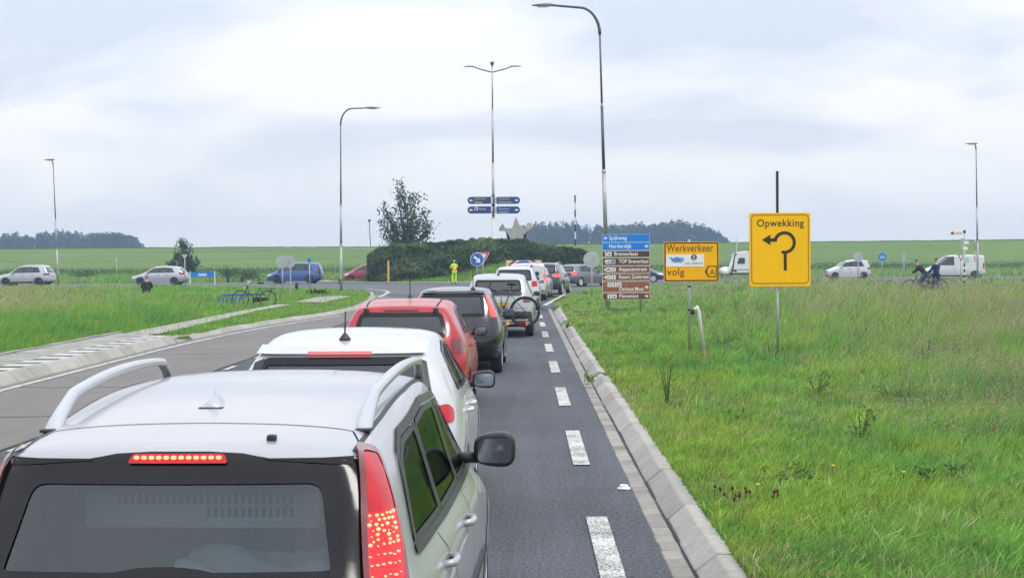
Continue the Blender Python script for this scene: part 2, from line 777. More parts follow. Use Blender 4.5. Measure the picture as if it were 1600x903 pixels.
class Car:
    """body shell from a subdivided cage; panes, lamps and trim are pressed on to its surface"""

    def __init__(self, sp, root):
        self.sp, self.root = sp, root
        g = dict(zs=.20, zbr=.98, zbf=.90, yrb=.10, ytt=.38, wtr=.60, wtm=.64, wtf=.62, zrr=1.38, zr1=1.43, zr2=1.46,
                 zr3=1.43, ywt=2.45, ycw=3.1, zcw=.97, zhn=.80, zn=.68, ya=.85, yb=3.3, wr=.31, rb=.10, fb=.22, sub=2,
                 paint=None, hole=False, tumble=.92, wsh=1.0, glassz=.05, shz=.74)
        g.update(sp)
        self.g = g
        for k, val in g.items():
            setattr(self, k, val)
        W = sp['W'] / 2 * 1.02
        self.w = W
        L_ = sp['L']
        zs = self.zs
        tb = self.tumble
        y2 = (self.ya + self.ywt) / 2
        y1 = max(self.ya * .9, self.ytt + .35)
        zb = lambda y: self.zbr + (self.zbf - self.zbr) * min(1, max(0, y / self.ycw))
        self.zb = zb
        y3b = (self.ywt + self.ycw) / 2
        sh = self.shz
        st = [
            [(W * .86, .10, zs + .12), (W * .94, .0, .44), (W * .96, .03, sh), (W * tb * .97, self.yrb, self.zbr),
             (self.wtr, self.ytt, self.zrr - .035), (self.wtr * .8, self.ytt - .02, self.zrr), (0, self.ytt - .05, self.zrr + .012)],
            [(W * .95, self.ya - .05, zs), (W * .99, self.ya - .05, .45), (W, self.ya - .05, sh), (W * tb * 1.01, (self.ya + y1) / 2, zb(self.ya)),
             ((self.wtr + self.wtm) / 2, y1, self.zr1 - .045), (self.wtm * .8, y1, self.zr1), (0, y1, self.zr1 + .015)],
            [(W * .96, y2, zs), (W * .985, y2, .45), (W * .995, y2, sh), (W * tb * 1.02, y2, zb(y2)),
             (self.wtm, y2, self.zr2 - .05), (self.wtm * .8, y2, self.zr2), (0, y2, self.zr2 + .018)],
            [(W * .96, y3b, zs), (W * .985, y3b, .45), (W * .995, y3b, sh), (W * tb * 1.01, y3b, zb(y3b)),
             (self.wtf, self.ywt, self.zr3 - .05), (self.wtf * .8, self.ywt + .03, self.zr3), (0, self.ywt + .08, self.zr3 + .018)],
            [(W * .96, self.ycw, zs), (W * .985, self.ycw, .45), (W * .995, self.ycw, sh), (W * tb * 1.0, self.ycw, self.zcw - .07),
             (W * .80, self.ycw + .02, self.zcw), (W * .58, self.ycw + .07, self.zcw + .02), (0, self.ycw + .12, self.zcw + .03)],
            [(W * .95, self.yb + .1, zs), (W * .99, self.yb + .1, .45), (W * .99, self.yb + .1, sh - .04), (W * .93, self.yb + .1, self.zhn - .05),
             (W * .80, self.yb + .1, self.zhn), (W * .56, self.yb + .1, self.zhn + .02), (0, self.yb + .1, self.zhn + .035)],
            [(W * .84, L_ - .28, zs + .03), (W * .92, L_ - .22, .42), (W * .92, L_ - .24, .58), (W * .86, L_ - .28, self.zn - .04),
             (W * .72, L_ - .24, self.zn), (W * .5, L_ - .2, self.zn + .015), (0, L_ - .18, self.zn + .025)],
        ]
        cre = {(i, 4, i + 1, 4): .35 for i in range(0, 3)}
        cre.update({(i, 3, i + 1, 3): .35 for i in range(0, 4)})
        cre.update({(0, 4, 0, 5): .8, (0, 5, 0, 6): .8, (0, 3, 0, 4): .35, (4, 4, 4, 5): .5, (4, 5, 4, 6): .5, (3, 4, 4, 4): .3,
                    (3, 4, 3, 5): .3, (3, 5, 3, 6): .3, (6, 4, 6, 5): .4, (6, 5, 6, 6): .4})
        cre.update(sp.get('crease', {}))
        if 'edit' in sp:
            sp['edit'](st, W)
        self.st = st
        bm = make_cage(st, self.rb, self.fb, cre)
        me = bpy.data.meshes.new('body')
        bm.to_mesh(me)
        bm.free()
        o = bpy.data.objects.new('body', me)
        COL.objects.link(o)
        md = o.modifiers.new('s', 'SUBSURF')
        md.levels = md.render_levels = self.sub
        me2 = evaluated_mesh(o)
        bpy.data.objects.remove(o)
        self.bm = bmesh.new()
        self.bm.from_mesh(me2)
        bpy.data.meshes.remove(me2)
        if 'crease_edge' in self.bm.edges.layers.float:
            self.bm.edges.layers.float.remove(self.bm.edges.layers.float['crease_edge'])
        bmesh.ops.recalc_face_normals(self.bm, faces=self.bm.faces[:])
        self.bvh = BVHTree.FromBMesh(self.bm)
        # wheel wells
        kill = []
        for f in self.bm.faces:
            c = f.calc_center_median()
            if abs(c.x) > W * .55:
                for ya in (self.ya, self.yb):
                    if (c.y - ya) ** 2 + (c.z - self.wr) ** 2 < (self.wr * 1.10) ** 2:
                        kill.append(f)
                        break
        bmesh.ops.delete(self.bm, geom=kill, context='FACES')

    # -- projection
    def frame(self, a):
        a = R(a)
        return Vector((math.cos(a), math.sin(a), 0)), Vector((-math.sin(a), math.cos(a), 0))

    def press(self, u, z, a, off):
        if a == 'top':
            o, d = Vector((u, z, 5)), Vector((0, 0, -1))
        else:
            rt, d = self.frame(a)
            o = rt * u - d * 12 + Vector((0, 0, z))
        h, n, _, _ = self.bvh.ray_cast(o, d)
        if h is None:
            best = None
            p = Vector((u, z, 1.4)) if a == 'top' else rt * u + Vector((0, 0, z))
            if a != 'top':
                h, n, _, _ = self.bvh.find_nearest(p - d * .9)
            else:
                h, n, _, _ = self.bvh.find_nearest(p)
        if n.dot(d) > 0:
            n = -n
        return h + n * off

    def patch(self, name, poly, a, m, off=.004, step=.08, mirror=False, parent=None, label=None, solid=0.0):
        bm = BM()
        f = bm.faces.new([bm.verts.new((p[0], p[1], 0)) for p in poly])
        xs, zs = [p[0] for p in poly], [p[1] for p in poly]
        for ax, lo, hi in ((0, min(xs), max(xs)), (1, min(zs), max(zs))):
            k = lo + step
            while k < hi - step * .3:
                co = [0, 0, 0]
                no = [0, 0, 0]
                co[ax], no[ax] = k, 1
                bmesh.ops.bisect_plane(bm, geom=bm.verts[:] + bm.edges[:] + bm.faces[:], plane_co=co, plane_no=no)
                k += step
        bmesh.ops.triangulate(bm, faces=[f for f in bm.faces if len(f.verts) > 4])
        for v in bm.verts:
            v.co = self.press(v.co.x, v.co.y, a, off)
        if mirror:
            for v in bm.verts:
                v.co.x = -v.co.x
        ref = self.frame(a)[1] if a != 'top' else Vector((0, 0, -1))
        if mirror:
            ref = Vector((-ref.x, ref.y, ref.z))
        for f in bm.faces:
            f.normal_update()
            if f.normal.dot(ref) > 0:
                f.normal_flip()
        o = self.add(name, bm, m, parent, keep=True)
        if label:
            o['label'] = label
        return o

    def band(self, name, poly, a, wd, m, off=.006, mirror=False, closed=True, step=.05, parent=None):
        """strip along a polyline (inward for closed polygons)"""
        if closed:
            p = resample(poly, step)
            q = inset_poly(p, wd)
        else:
            p = resample(poly, step, False)
            q, p2 = [], []
            for i in range(len(p)):
                e = Vector(p[min(i + 1, len(p) - 1)]) - Vector(p[max(i - 1, 0)])
                e.normalize()
                nrm = Vector((-e.y, e.x)) * wd / 2
                q.append(tuple(Vector(p[i]) + nrm))
                p2.append(tuple(Vector(p[i]) - nrm))
            p = p2
        bm = BM()
        s = -1 if mirror else 1
        fl = lambda v: Vector((v.x * s, v.y, v.z))
        A = [bm.verts.new(fl(self.press(u, z, a, off))) for u, z in p]
        B = [bm.verts.new(fl(self.press(u, z, a, off))) for u, z in q]
        n = len(A)
        ref = self.frame(a)[1] if a != 'top' else Vector((0, 0, -1))
        ref = Vector((ref.x * s, ref.y, ref.z))
        for i in range(n if closed else n - 1):
            j = (i + 1) % n
            f = bm.faces.new((A[i], A[j], B[j], B[i]))
            f.normal_update()
            if f.normal.dot(ref) > 0:
                f.normal_flip()
        return self.add(name, bm, m, parent, keep=True)

    def annulus(self, name, outer, inner, a, m, off=.004, parent=None, rows=5):
        cx = sum(p[0] for p in inner) / len(inner)
        cz = sum(p[1] for p in inner) / len(inner)
        angs = sorted(set([round(math.atan2(p[1] - cz, p[0] - cx), 4) for p in outer + inner] + [round(-math.pi + 2 * math.pi * k / 72, 4) for k in range(72)]))

        def hit(poly, an):
            d = (math.cos(an), math.sin(an))
            best = 0
            for i in range(len(poly)):
                x1, z1 = poly[i][0] - cx, poly[i][1] - cz
                x2, z2 = poly[(i + 1) % len(poly)][0] - cx, poly[(i + 1) % len(poly)][1] - cz
                ex, ez = x2 - x1, z2 - z1
                den = d[0] * ez - d[1] * ex
                if abs(den) < 1e-9:
                    continue
                t = (x1 * ez - z1 * ex) / den
                u = (x1 * d[1] - z1 * d[0]) / den
                if -1e-4 <= u <= 1 + 1e-4 and t > best:
                    best = t
            return (cx + d[0] * best, cz + d[1] * best)
        bm = BM()
        G_ = []
        for an in angs:
            o, i = hit(outer, an), hit(inner, an)
            G_.append([bm.verts.new(self.press(o[0] + (i[0] - o[0]) * k / rows, o[1] + (i[1] - o[1]) * k / rows, a, off)) for k in range(rows + 1)])
        ref = self.frame(a)[1]
        for q in range(len(G_)):
            A, B = G_[q], G_[(q + 1) % len(G_)]
            for k in range(rows):
                f = bm.faces.new((A[k], B[k], B[k + 1], A[k + 1]))
                f.normal_update()
                if f.normal.dot(ref) > 0:
                    f.normal_flip()
        return self.add(name, bm, m, parent, keep=True)

    def add(self, name, bm, m, parent=None, keep=False, smooth=True):
        me = bpy.data.meshes.new(name)
        if not keep:
            bmesh.ops.recalc_face_normals(bm, faces=bm.faces[:])
        bm.to_mesh(me)
        bm.free()
        me.materials.append(m)
        if smooth:
            me.shade_smooth()
        o = bpy.data.objects.new(name, me)
        COL.objects.link(o)
        o.parent = parent or self.root
        return o

    def cut(self, poly, a, mirror=False, margin=.0):
        """open a hole in the shell where a pane sits"""
        rt, d = self.frame(a)
        pl = inset_poly(resample(poly, .05), margin) if margin else poly
        s = -1 if mirror else 1
        px, py, idx = [], [], []
        fs = [f for f in self.bm.faces]
        ok = np.ones(len(fs), bool)
        P = np.array([[(v.co.x * s * rt.x + v.co.y * rt.y, v.co.z) for v in list(f.verts)[:4]] for f in fs if True], dtype=object) if False else None
        U, Z, FI = [], [], []
        for i, f in enumerate(fs):
            n = f.normal
            if (n.x * s * d.x + n.y * d.y) > -.05:
                ok[i] = False
                continue
            for v in f.verts:
                U.append(v.co.x * s * rt.x + v.co.y * rt.y)
                Z.append(v.co.z)
                FI.append(i)
        ins = in_poly(np.array(U), np.array(Z), pl)
        FI = np.array(FI)
        bad = FI[~ins]
        ok[bad] = False
        bmesh.ops.delete(self.bm, geom=[fs[i] for i in np.nonzero(ok)[0]], context='FACES')

    def finish_body(self):
        b = self.add('body', self.bm, self.paint, keep=True)
        return b

    # -- common parts
    def window(self, name, poly, a, mirror=False, frame=.035, fr_mat=None, r=.05, gm=None):
        p = round_poly(poly, r)
        if self.hole:
            self.cut(p, a, mirror, .012)
            o = self.patch(name, p, a, gm or M_GLASS, .001, .1, mirror)
        else:
            o = self.patch(name, p, a, M_DGLASS, .004, .1, mirror)
        if frame:
            self.band('window_frame', p, a, frame, fr_mat or M_FRIT, .007, mirror, step=.06, parent=o)
        return o

    def side_outline(self):
        g = self.g
        zt = lambda z: z - g.get('roofgap', .125)
        if 'dlo' in g:
            return g['dlo']
        ydr = g.get('ydr', self.ytt + .25)
        return [(ydr, self.zb(ydr) + self.glassz), (g.get('ydf', self.ycw - .12), self.zb(self.ycw) + self.glassz + .01),
                (self.ywt + .02, zt(self.zr3) + .005), ((self.ywt + self.ya) / 2, zt(self.zr2) + .02), (g.get('ydrt', self.ytt + .45), zt(self.zr1) - .005)]

    def sides(self, cuts, slant=-.12, frame=.028, fr_mat=None, gap=.035):
        """side panes on both sides split at the pillar positions"""
        poly = self.side_outline()
        xs = [-9] + list(cuts) + [9]
        for mirror in (False, True):
            for i in range(len(xs) - 1):
                pc = clip_x(poly, xs[i] + (gap if i else 0), xs[i + 1] - (gap if i < len(xs) - 2 else 0), slant)
                if len(pc) >= 3:
                    self.window('side_window', pc, 90, mirror, frame, fr_mat)
            for c in cuts:
                pp = clip_x(poly, c - gap * .9, c + gap * .9, slant)
                if len(pp) >= 3:
                    self.patch('door_pillar', pp, 90, M_TRIM, .006, .1, mirror)

    def rear_pane(self, xb, zb_, xt, zt_, r=.07, frame=.05):
        p = [(-xb, zb_), (xb, zb_), (xt, zt_), (-xt, zt_)]
        return self.window('rear_window', p, 0, False, frame, None, r, M_GLASSR)

    def front_pane(self):
        xb, xt = self.w * .80, self.wtf * .93
        p = [(-xb, self.zcw + .045), (xb, self.zcw + .045), (xt, self.zr3 - .055), (-xt, self.zr3 - .055)]
        self.hole_, h = self.hole, self.hole
        o = self.window('windscreen', p, 180, False, .04, None, .06)
        return o

    def lamps(self, name, pts, a, m, both=True, off=.008, lit=None):
        """pts in 3-D near the right corner; projected along azimuth a"""
        rt, _ = self.frame(a)
        poly = [(p[0] * rt.x + p[1] * rt.y, p[2]) for p in pts]
        poly = round_poly(poly, .03, 3)
        res = []
        for mirror in ((False, True) if both else (False,)):
            res.append(self.patch(name, poly, a, m, off, .06, mirror))
        return res

    def wheels(self, rim=None, wd=.2, five=5, arch=None):
        for ya in (self.ya, self.yb):
            for s in (1, -1):
                x = s * (self.w * .98 - wd / 2 - .02)
                bm = BM()
                r, ri = self.wr, self.wr * .66
                h = wd / 2
                lathe(bm, [(ri, -h * .9), (r * .93, -h), (r * .99, -h * .75), (r, -h * .3), (r, h * .3), (r * .99, h * .75), (r * .93, h), (ri, h * .9), (ri, -h * .9)], 28, 'X')
                t = self.add('wheel', bm, M_RUBBER)
                t.location = (x, ya, r)
                bm = BM()
                lathe(bm, [(ri * 1.02, h * .86 * s), (ri * .98, h * .98 * s), (ri * .9, h * .8 * s), (ri * .88, h * .2 * s), (0, h * .2 * s)], 24, 'X')
                for k in range(five):
                    an = 2 * math.pi * k / five + .3
                    mm = Matrix.Rotation(an, 4, 'X')
                    box(bm, (h * .72 * s, 0, ri * .5), (.03, ri * .30, ri * .92), mtx=mm)
                lathe(bm, [(ri * .28, h * .55 * s), (ri * .26, h * .85 * s), (0, h * .9 * s)], 12, 'X')
                self.add('rim', bm, rim or M_RIM, t, smooth=False)
        for ya in (self.ya, self.yb):
            arc_o = [(ya + self.wr * 1.23 * math.cos(R(k)), self.wr + self.wr * 1.23 * math.sin(R(k))) for k in range(-20, 201, 11)]
            arc_i = [(ya + self.wr * 1.06 * math.cos(R(k)), self.wr + self.wr * 1.06 * math.sin(R(k))) for k in range(-20, 201, 11)]
            for s in (1, -1):
                bm = BM()
                fl = lambda v: Vector((v.x * s, v.y, v.z))
                A = [bm.verts.new(fl(self.press(u, z, 90, .004))) for u, z in arc_o]
                B = [bm.verts.new(fl(self.press(u, z, 90, .010))) for u, z in arc_i]
                Cc = [bm.verts.new(fl(self.press(u, z, 90, -.10))) for u, z in arc_i]
                for i in range(len(A) - 1):
                    bm.faces.new((A[i], A[i + 1], B[i + 1], B[i]))
                    bm.faces.new((B[i], B[i + 1], Cc[i + 1], Cc[i]))
                self.add('wheel_arch', bm, arch or self.paint)

    def under(self):
        bm = BM()
        L_ = self.sp['L']
        box(bm, (0, L_ / 2, self.zs + .07), (self.w * 1.5, L_ - .5, .12), bev=.03)
        self.add('underbody', bm, M_UNDER, smooth=False)

    def mirrors(self, y, z, m=None, sz=(.20, .12, .145), both=True, out=.03):
        for s in ((1, -1) if both else (1,)):
            b = self.press(y, z, 90, 0)
            x = b.x + out + sz[0] / 2
            bm = BM()
            bmesh.ops.create_uvsphere(bm, u_segments=16, v_segments=10, radius=.5)
            for v in bm.verts:
                c = v.co
                # squarish shell, flat on the rear face
                for ax in range(3):
                    c[ax] = math.copysign(abs(c[ax] * 2) ** .62, c[ax]) / 2
                c.x *= sz[0]
                c.y = (max(c.y, -.28)) * sz[1] * 1.3
                c.z *= sz[2] * (1 - .25 * (-c.x / sz[0] - .1))
                c.x *= s
            o = self.add('door_mirror', bm, m or self.paint)
            o.location = (s * x, y, z + .03)
            bm = BM()
            gp = [(s * px_ * sz[0], pz_ * sz[2]) for px_, pz_ in round_poly([(-.40, -.36), (.40, -.40), (.42, .36), (-.36, .34)], .18)]
            prism(bm, gp, -.285 * sz[1] * 1.3 - .006, -.285 * sz[1] * 1.3 + .01)
            self.add('mirror_glass', bm, M_MIRROR, o, smooth=False)
            bm = BM()
            tube(bm, [(-s * (sz[0] * .5 + .04 + out), .02, -.05), (-s * sz[0] * .35, .01, -sz[2] * .25)], .028, 8)
            self.add('mirror_arm', bm, M_TRIM, o)

    def handles(self, ys, z, m=None):
        for s in (1, -1):
            for y in ys:
                p = self.press(y, z, 90, .0)
                bm = BM()
                pts = [(s * (p.x - .01), y - .1, z), (s * (p.x + .035), y - .07, z + .004), (s * (p.x + .04), y, z + .006), (s * (p.x + .035), y + .06, z + .004), (s * (p.x - .01), y + .09, z)]
                tube(bm, pts, .016, 8)
                self.add('door_handle', bm, m or self.paint)

    def seams(self, lines, a=90, wd=.008, both=True):
        for ln in lines:
            for mirror in ((False, True) if both else (False,)):
                self.band('door_seam' if a == 90 else 'panel_seam', ln, a, wd, M_UNDER, .003, mirror, False, .08)

    def plate(self, z, x0=0.0, wd=.52, ht=.11):
        p = self.press(x0, z, 0, .012)
        bm = BM()
        box(bm, (x0, p.y, z), (wd, .012, ht), bev=.004)
        o = self.add('number_plate', bm, M_PLATE, smooth=False)
        return o

    def rails(self, y0, y1, x0, x1, hgt, m, wd=.022, flatw=None):
        for s in (1, -1):
            pts = []
            n = 10
            for k in range(n + 1):
                t = k / n
                y = y0 + (y1 - y0) * t
                x = x0 + (x1 - x0) * t
                z = self.press(x, y, 'top', 0).z
                e = min(1, min(t, 1 - t) / .12)
                pts.append((s * x, y, z + hgt * (e ** .6)))
            bm = BM()
            tube(bm, pts, wd, 8)
            self.add('roof_rail', bm, m)

    def seats(self, ys=(1.05, 2.0), zb_=.35, zt_=1.05):
        for y in ys:
            for s in (1, -1):
                bm = BM()
                box(bm, (s * .34, y + .18, zb_ + .08), (.48, .5, .18), bev=.06)
                box(bm, (s * .34, y - .08, (zb_ + zt_) / 2), (.48, .14, zt_ - zb_), bev=.06)
                o = self.add('seat', bm, M_SEAT)
                bm = BM()
                box(bm, (s * .34, y - .12, zt_ + .12), (.27, .10, .19), bev=.045)
                self.add('head_rest', bm, M_SEAT, o)

    def bumper(self, z0, z1, m, rear=True, front=True):
        for a, ok in ((0, rear), (180, front)):
            if ok:
                wd = self.w * .93
                self.patch('bumper', round_poly([(-wd, z0), (wd, z0), (wd, z1), (-wd, z1)], .05), a, m, .012, .12)

    def antenna(self, y, ln=.35, tilt=-.12, x=0.0, m=None):
        z = self.press(x, y, 'top', 0).z
        bm = BM()
        lathe(bm, [(0.045, -.01), (.042, .01), (.022, .035), (.012, .05)], 12, 'Z', (x, y, z))
        tube(bm, [(x, y, z + .045), (x, y + tilt * ln, z + .045 + ln)], .006, 6)
        return self.add('antenna', bm, m or M_TRIM)

    def headlights(self, pts=None, a=150):
        L_ = self.sp['L']
        pts = pts or [(self.w * .55, L_ - .12, self.zn - .14), (self.w * .86, L_ - .35, self.zn - .10), (self.w * .93, L_ - .62, self.zn + .0), (self.w * .66, L_ - .2, self.zn - .02)]
        return self.lamps('headlight', pts, a, M_CLEARL)

    def grille(self):
        zn = self.zn
        self.patch('grille', round_poly([(-.4, zn - .2), (.4, zn - .2), (.45, zn - .08), (-.45, zn - .08)], .04), 180, M_TRIM, .008, .15)
        self.patch('lower_grille', round_poly([(-.55, .26), (.55, .26), (.5, .38), (-.5, .38)], .04), 180, M_TRIM, .014, .15)


def basic_car(name, label, sp, loc, rz, cuts=(1.4, 2.15), tl=None, tl_mat=None, rear=None, rails=None, plate_z=.8, mirror=None,
              handles=True, group=None, arch=None, black_lower=False, high_brake=None, rim=None, antenna=None):
    root = thing(name, label, sp.get('cat', 'car'), loc, rz, group)
    c = Car(sp, root)
    c.front_pane()
    xr = c.wtr * .93
    rr = rear or (c.w * c.tumble * .84, c.zbr + .02, xr, c.zrr - .085)
    c.rear_pane(*rr)
    c.sides(cuts)
    if tl is None:
        z0, z1 = c.zbr - .24, c.zbr - .02
        tl = [(c.w * .62, .0, z0), (c.w * .96, .22, z0 + .02), (c.w * .93, .26, z1), (c.w * .62, .05, z1)]
    c.lamps('tail_light', tl, 40, tl_mat or M_REDL)
    c.headlights()
    c.grille()
    c.wheels(rim, arch=arch)
    c.under()
    c.plate(plate_z)
    my = c.ycw - .25
    c.mirrors(my, c.zb(my) + .02, mirror, both=True)
    if handles:
        hs = [x - .12 + .9 - .75 for x in cuts[-2:]]
        c.handles([cuts[-1] + .12, cuts[0] + .12 if len(cuts) > 1 else cuts[0] + .12], c.zb(2) - .09)
    zb_ = c.zs + .06
    B = cuts[-1]
    ln = [[(B, zb_), (B, c.zb(B) + .02)], [(c.ycw - .02, zb_ + .1), (c.ycw - .05, c.zb(3) + .0)]]
    if len(cuts) > 1:
        A = cuts[0]
        ln.append([(A + .28, zb_), (A + .2, .55), (A - .02, .80), (A - .03, c.zb(A))])
    c.seams(ln)
    c.seams([[(-c.w * .8, c.zbr - .33), (c.w * .8, c.zbr - .33)]], 0, .012, False)
    if black_lower:
        c.bumper(c.zs + .10, .46, M_TRIM)
        for mi in (False, True):
            c.patch('sill_cladding', [(c.ya + c.wr * 1.2, c.zs + .03), (c.yb - c.wr * 1.2, c.zs + .03), (c.yb - c.wr * 1.2, c.zs + .14), (c.ya + c.wr * 1.2, c.zs + .14)], 90, M_TRIM, .01, .2, mi)
    else:
        c.patch('rear_valance', round_poly([(-c.w * .7, c.zs + .12), (c.w * .7, c.zs + .12), (c.w * .7, c.zs + .26), (-c.w * .7, c.zs + .26)], .04), 0, M_TRIM, .01, .15)
    if rails:
        c.rails(*rails)
    if high_brake:
        c.patch('brake_light', round_poly([(-high_brake, c.zrr - .075), (high_brake, c.zrr - .075), (high_brake, c.zrr - .045), (-high_brake, c.zrr - .045)], .01), 0, M_BRAKE, .012, .1)
    if antenna:
        c.antenna(*antenna)
    c.finish_body()
    return root, c
# ------------------------------------------------------------------ ground, roads, verges
def asphalt(name, dark, light, speck=.5, streak=.25, scale=1.0):
    m, t, b = new_mat(name)
    n, l = t.nodes.new, t.links.new
    co = n('ShaderNodeTexCoord')

    def noise(sc, det, vec=(1, 1, 1)):
        ma = n('ShaderNodeMapping')
        ma.inputs['Scale'].default_value = vec
        l(co.outputs['Object'], ma.inputs[0])
        no = n('ShaderNodeTexNoise')
        no.inputs['Scale'].default_value = sc
        no.inputs['Detail'].default_value = det
        no.inputs['Roughness'].default_value = .65
        l(ma.outputs[0], no.inputs['Vector'])
        return no.outputs['Fac']

    fine = noise(38 * scale, 3)
    grit = noise(120 * scale, 2)
    big = noise(.45, 5)
    strk = noise(1.0, 4, (2.2, .10, 1))
    c1 = n('ShaderNodeValToRGB')
    c1.color_ramp.elements[0].position = .32
    c1.color_ramp.elements[0].color = (*dark, 1)
    c1.color_ramp.elements[1].position = .68
    c1.color_ramp.elements[1].color = (*light, 1)
    mi = n('ShaderNodeMath')
    mi.operation = 'MULTIPLY_ADD'
    mi.inputs[1].default_value = speck
    l(fine, mi.inputs[0])
    m3 = n('ShaderNodeMath')
    m3.operation = 'MULTIPLY_ADD'
    m3.inputs[1].default_value = .35
    m3.inputs[1].default_value = .22
    l(big, m3.inputs[0])
    m4 = n('ShaderNodeMath')
    m4.operation = 'MULTIPLY_ADD'
    m4.inputs[1].default_value = streak
    l(strk, m4.inputs[0])
    m5 = n('ShaderNodeMath')
    m5.operation = 'MULTIPLY_ADD'
    m5.inputs[1].default_value = .5
    m5.inputs[2].default_value = .5 - (speck + .22 + streak + .5) / 2
    l(grit, m5.inputs[0])
    l(m5.outputs[0], m4.inputs[2])
    l(m4.outputs[0], m3.inputs[2])
    l(m3.outputs[0], mi.inputs[2])
    l(mi.outputs[0], c1.inputs[0])
    l(c1.outputs[0], b.inputs['Base Color'])
    b.inputs['Roughness'].default_value = .82
    b.inputs['Specular IOR Level'].default_value = .35
    bp = n('ShaderNodeBump')
    bp.inputs['Strength'].default_value = .5
    bp.inputs['Distance'].default_value = .004
    l(fine, bp.inputs['Height'])
    l(bp.outputs[0], b.inputs['Normal'])
    return m


def stone(name, col, var=.22, scale=14, lich=.5):
    """concrete with a tone of its own for every piece, blotches and dark stains"""
    m, t, b = new_mat(name)
    n, l = t.nodes.new, t.links.new
    oi = n('ShaderNodeObjectInfo')
    geo = n('ShaderNodeNewGeometry')
    no = n('ShaderNodeTexNoise')
    no.inputs['Scale'].default_value = scale
    no.inputs['Detail'].default_value = 6
    no.inputs['Roughness'].default_value = .7
    l(geo.outputs['Position'], no.inputs['Vector'])
    n2 = n('ShaderNodeTexNoise')
    n2.inputs['Scale'].default_value = 1.7
    n2.inputs['Detail'].default_value = 5
    l(geo.outputs['Position'], n2.inputs['Vector'])
    mr = n('ShaderNodeMapRange')
    mr.inputs[3].default_value = 1 - var
    mr.inputs[4].default_value = 1 + var
    l(oi.outputs['Random'], mr.inputs[0])
    cr = n('ShaderNodeValToRGB')
    c = Vector(col)
    cr.color_ramp.elements[0].position = .28
    cr.color_ramp.elements[0].color = (*(c * .80), 1)
    cr.color_ramp.elements[1].position = .62
    cr.color_ramp.elements[1].color = (*(c * 1.08), 1)
    l(no.outputs['Fac'], cr.inputs[0])
    m2 = n('ShaderNodeMix')
    m2.data_type = 'RGBA'
    m2.inputs[7].default_value = (c.x * .55, c.y * .52, c.z * .42, 1)
    r2 = n('ShaderNodeMapRange')
    r2.inputs[1].default_value = .5
    r2.inputs[2].default_value = .75
    r2.inputs[4].default_value = lich
    l(n2.outputs['Fac'], r2.inputs[0])
    l(r2.outputs[0], m2.inputs[0])
    l(cr.outputs[0], m2.inputs[6])
    vm = n('ShaderNodeVectorMath')
    vm.operation = 'SCALE'
    l(m2.outputs[2], vm.inputs[0])
    l(mr.outputs[0], vm.inputs['Scale'])
    l(vm.outputs[0], b.inputs['Base Color'])
    b.inputs['Roughness'].default_value = .85
    bp = n('ShaderNodeBump')
    bp.inputs['Strength'].default_value = .2
    bp.inputs['Distance'].default_value = .004
    l(no.outputs['Fac'], bp.inputs['Height'])
    l(bp.outputs[0], b.inputs['Normal'])
    return m


def soil(name, cols, scale=.35, vec=(1, 1, 1)):
    m, t, b = new_mat(name)
    n, l = t.nodes.new, t.links.new
    geo = n('ShaderNodeNewGeometry')
    a = n('ShaderNodeTexNoise')
    a.inputs['Scale'].default_value = scale
    a.inputs['Detail'].default_value = 8
    a.inputs['Roughness'].default_value = .65
    mp_ = n('ShaderNodeMapping')
    mp_.inputs['Scale'].default_value = vec
    l(geo.outputs['Position'], mp_.inputs[0])
    l(mp_.outputs[0], a.inputs['Vector'])
    f = n('ShaderNodeTexNoise')
    f.inputs['Scale'].default_value = 7
    f.inputs['Detail'].default_value = 5
    l(geo.outputs['Position'], f.inputs['Vector'])
    ad = n('ShaderNodeMath')
    ad.operation = 'MULTIPLY_ADD'
    ad.inputs[1].default_value = .45
    l(f.outputs['Fac'], ad.inputs[0])
    s = n('ShaderNodeMath')
    s.operation = 'MULTIPLY_ADD'
    s.inputs[1].default_value = .9
    s.inputs[2].default_value = -.17
    l(a.outputs['Fac'], s.inputs[0])
    l(s.outputs[0], ad.inputs[2])
    cr = n('ShaderNodeValToRGB')
    e = cr.color_ramp.elements
    e[0].position, e[0].color = .3, (*cols[0], 1)
    e[1].position, e[1].color = .7, (*cols[2], 1)
    k = e.new(.5)
    k.color = (*cols[1], 1)
    l(ad.outputs[0], cr.inputs[0])
    l(cr.outputs[0], b.inputs['Base Color'])
    b.inputs['Roughness'].default_value = .95
    b.inputs['Specular IOR Level'].default_value = .1
    return m


M_SOIL = soil('grass_soil', ((.08, .115, .028), (.12, .19, .04), (.16, .23, .055)))
M_DIKE = soil('dike_turf', ((.065, .125, .03), (.11, .178, .04), (.165, .21, .06)), .13, (.28, 1.3, 1))
M_ASPH = asphalt('new_asphalt', (.012, .015, .020), (.125, .136, .155), speck=1.0)
M_ASPHR = asphalt('ring_asphalt', (.07, .074, .08), (.14, .145, .155))
M_ASPHO = asphalt('old_brown_asphalt', (.10, .093, .086), (.22, .205, .19), streak=.15)
M_KERB = stone('kerb_concrete', (.35, .335, .305), .13)
M_GUT = stone('gutter_concrete', (.27, .255, .225), .2, 20, .7)
M_PAVE = stone('paving_concrete', (.30, .29, .265), .12)
M_PAVEW = stone('white_tile', (.50, .50, .48), .08, lich=.3)
M_PAVED = stone('dark_tile', (.075, .075, .08), .2, lich=.2)
M_CRACK = mat('joint_dirt', (.05, .047, .042), .95, var=.4, scale=20)


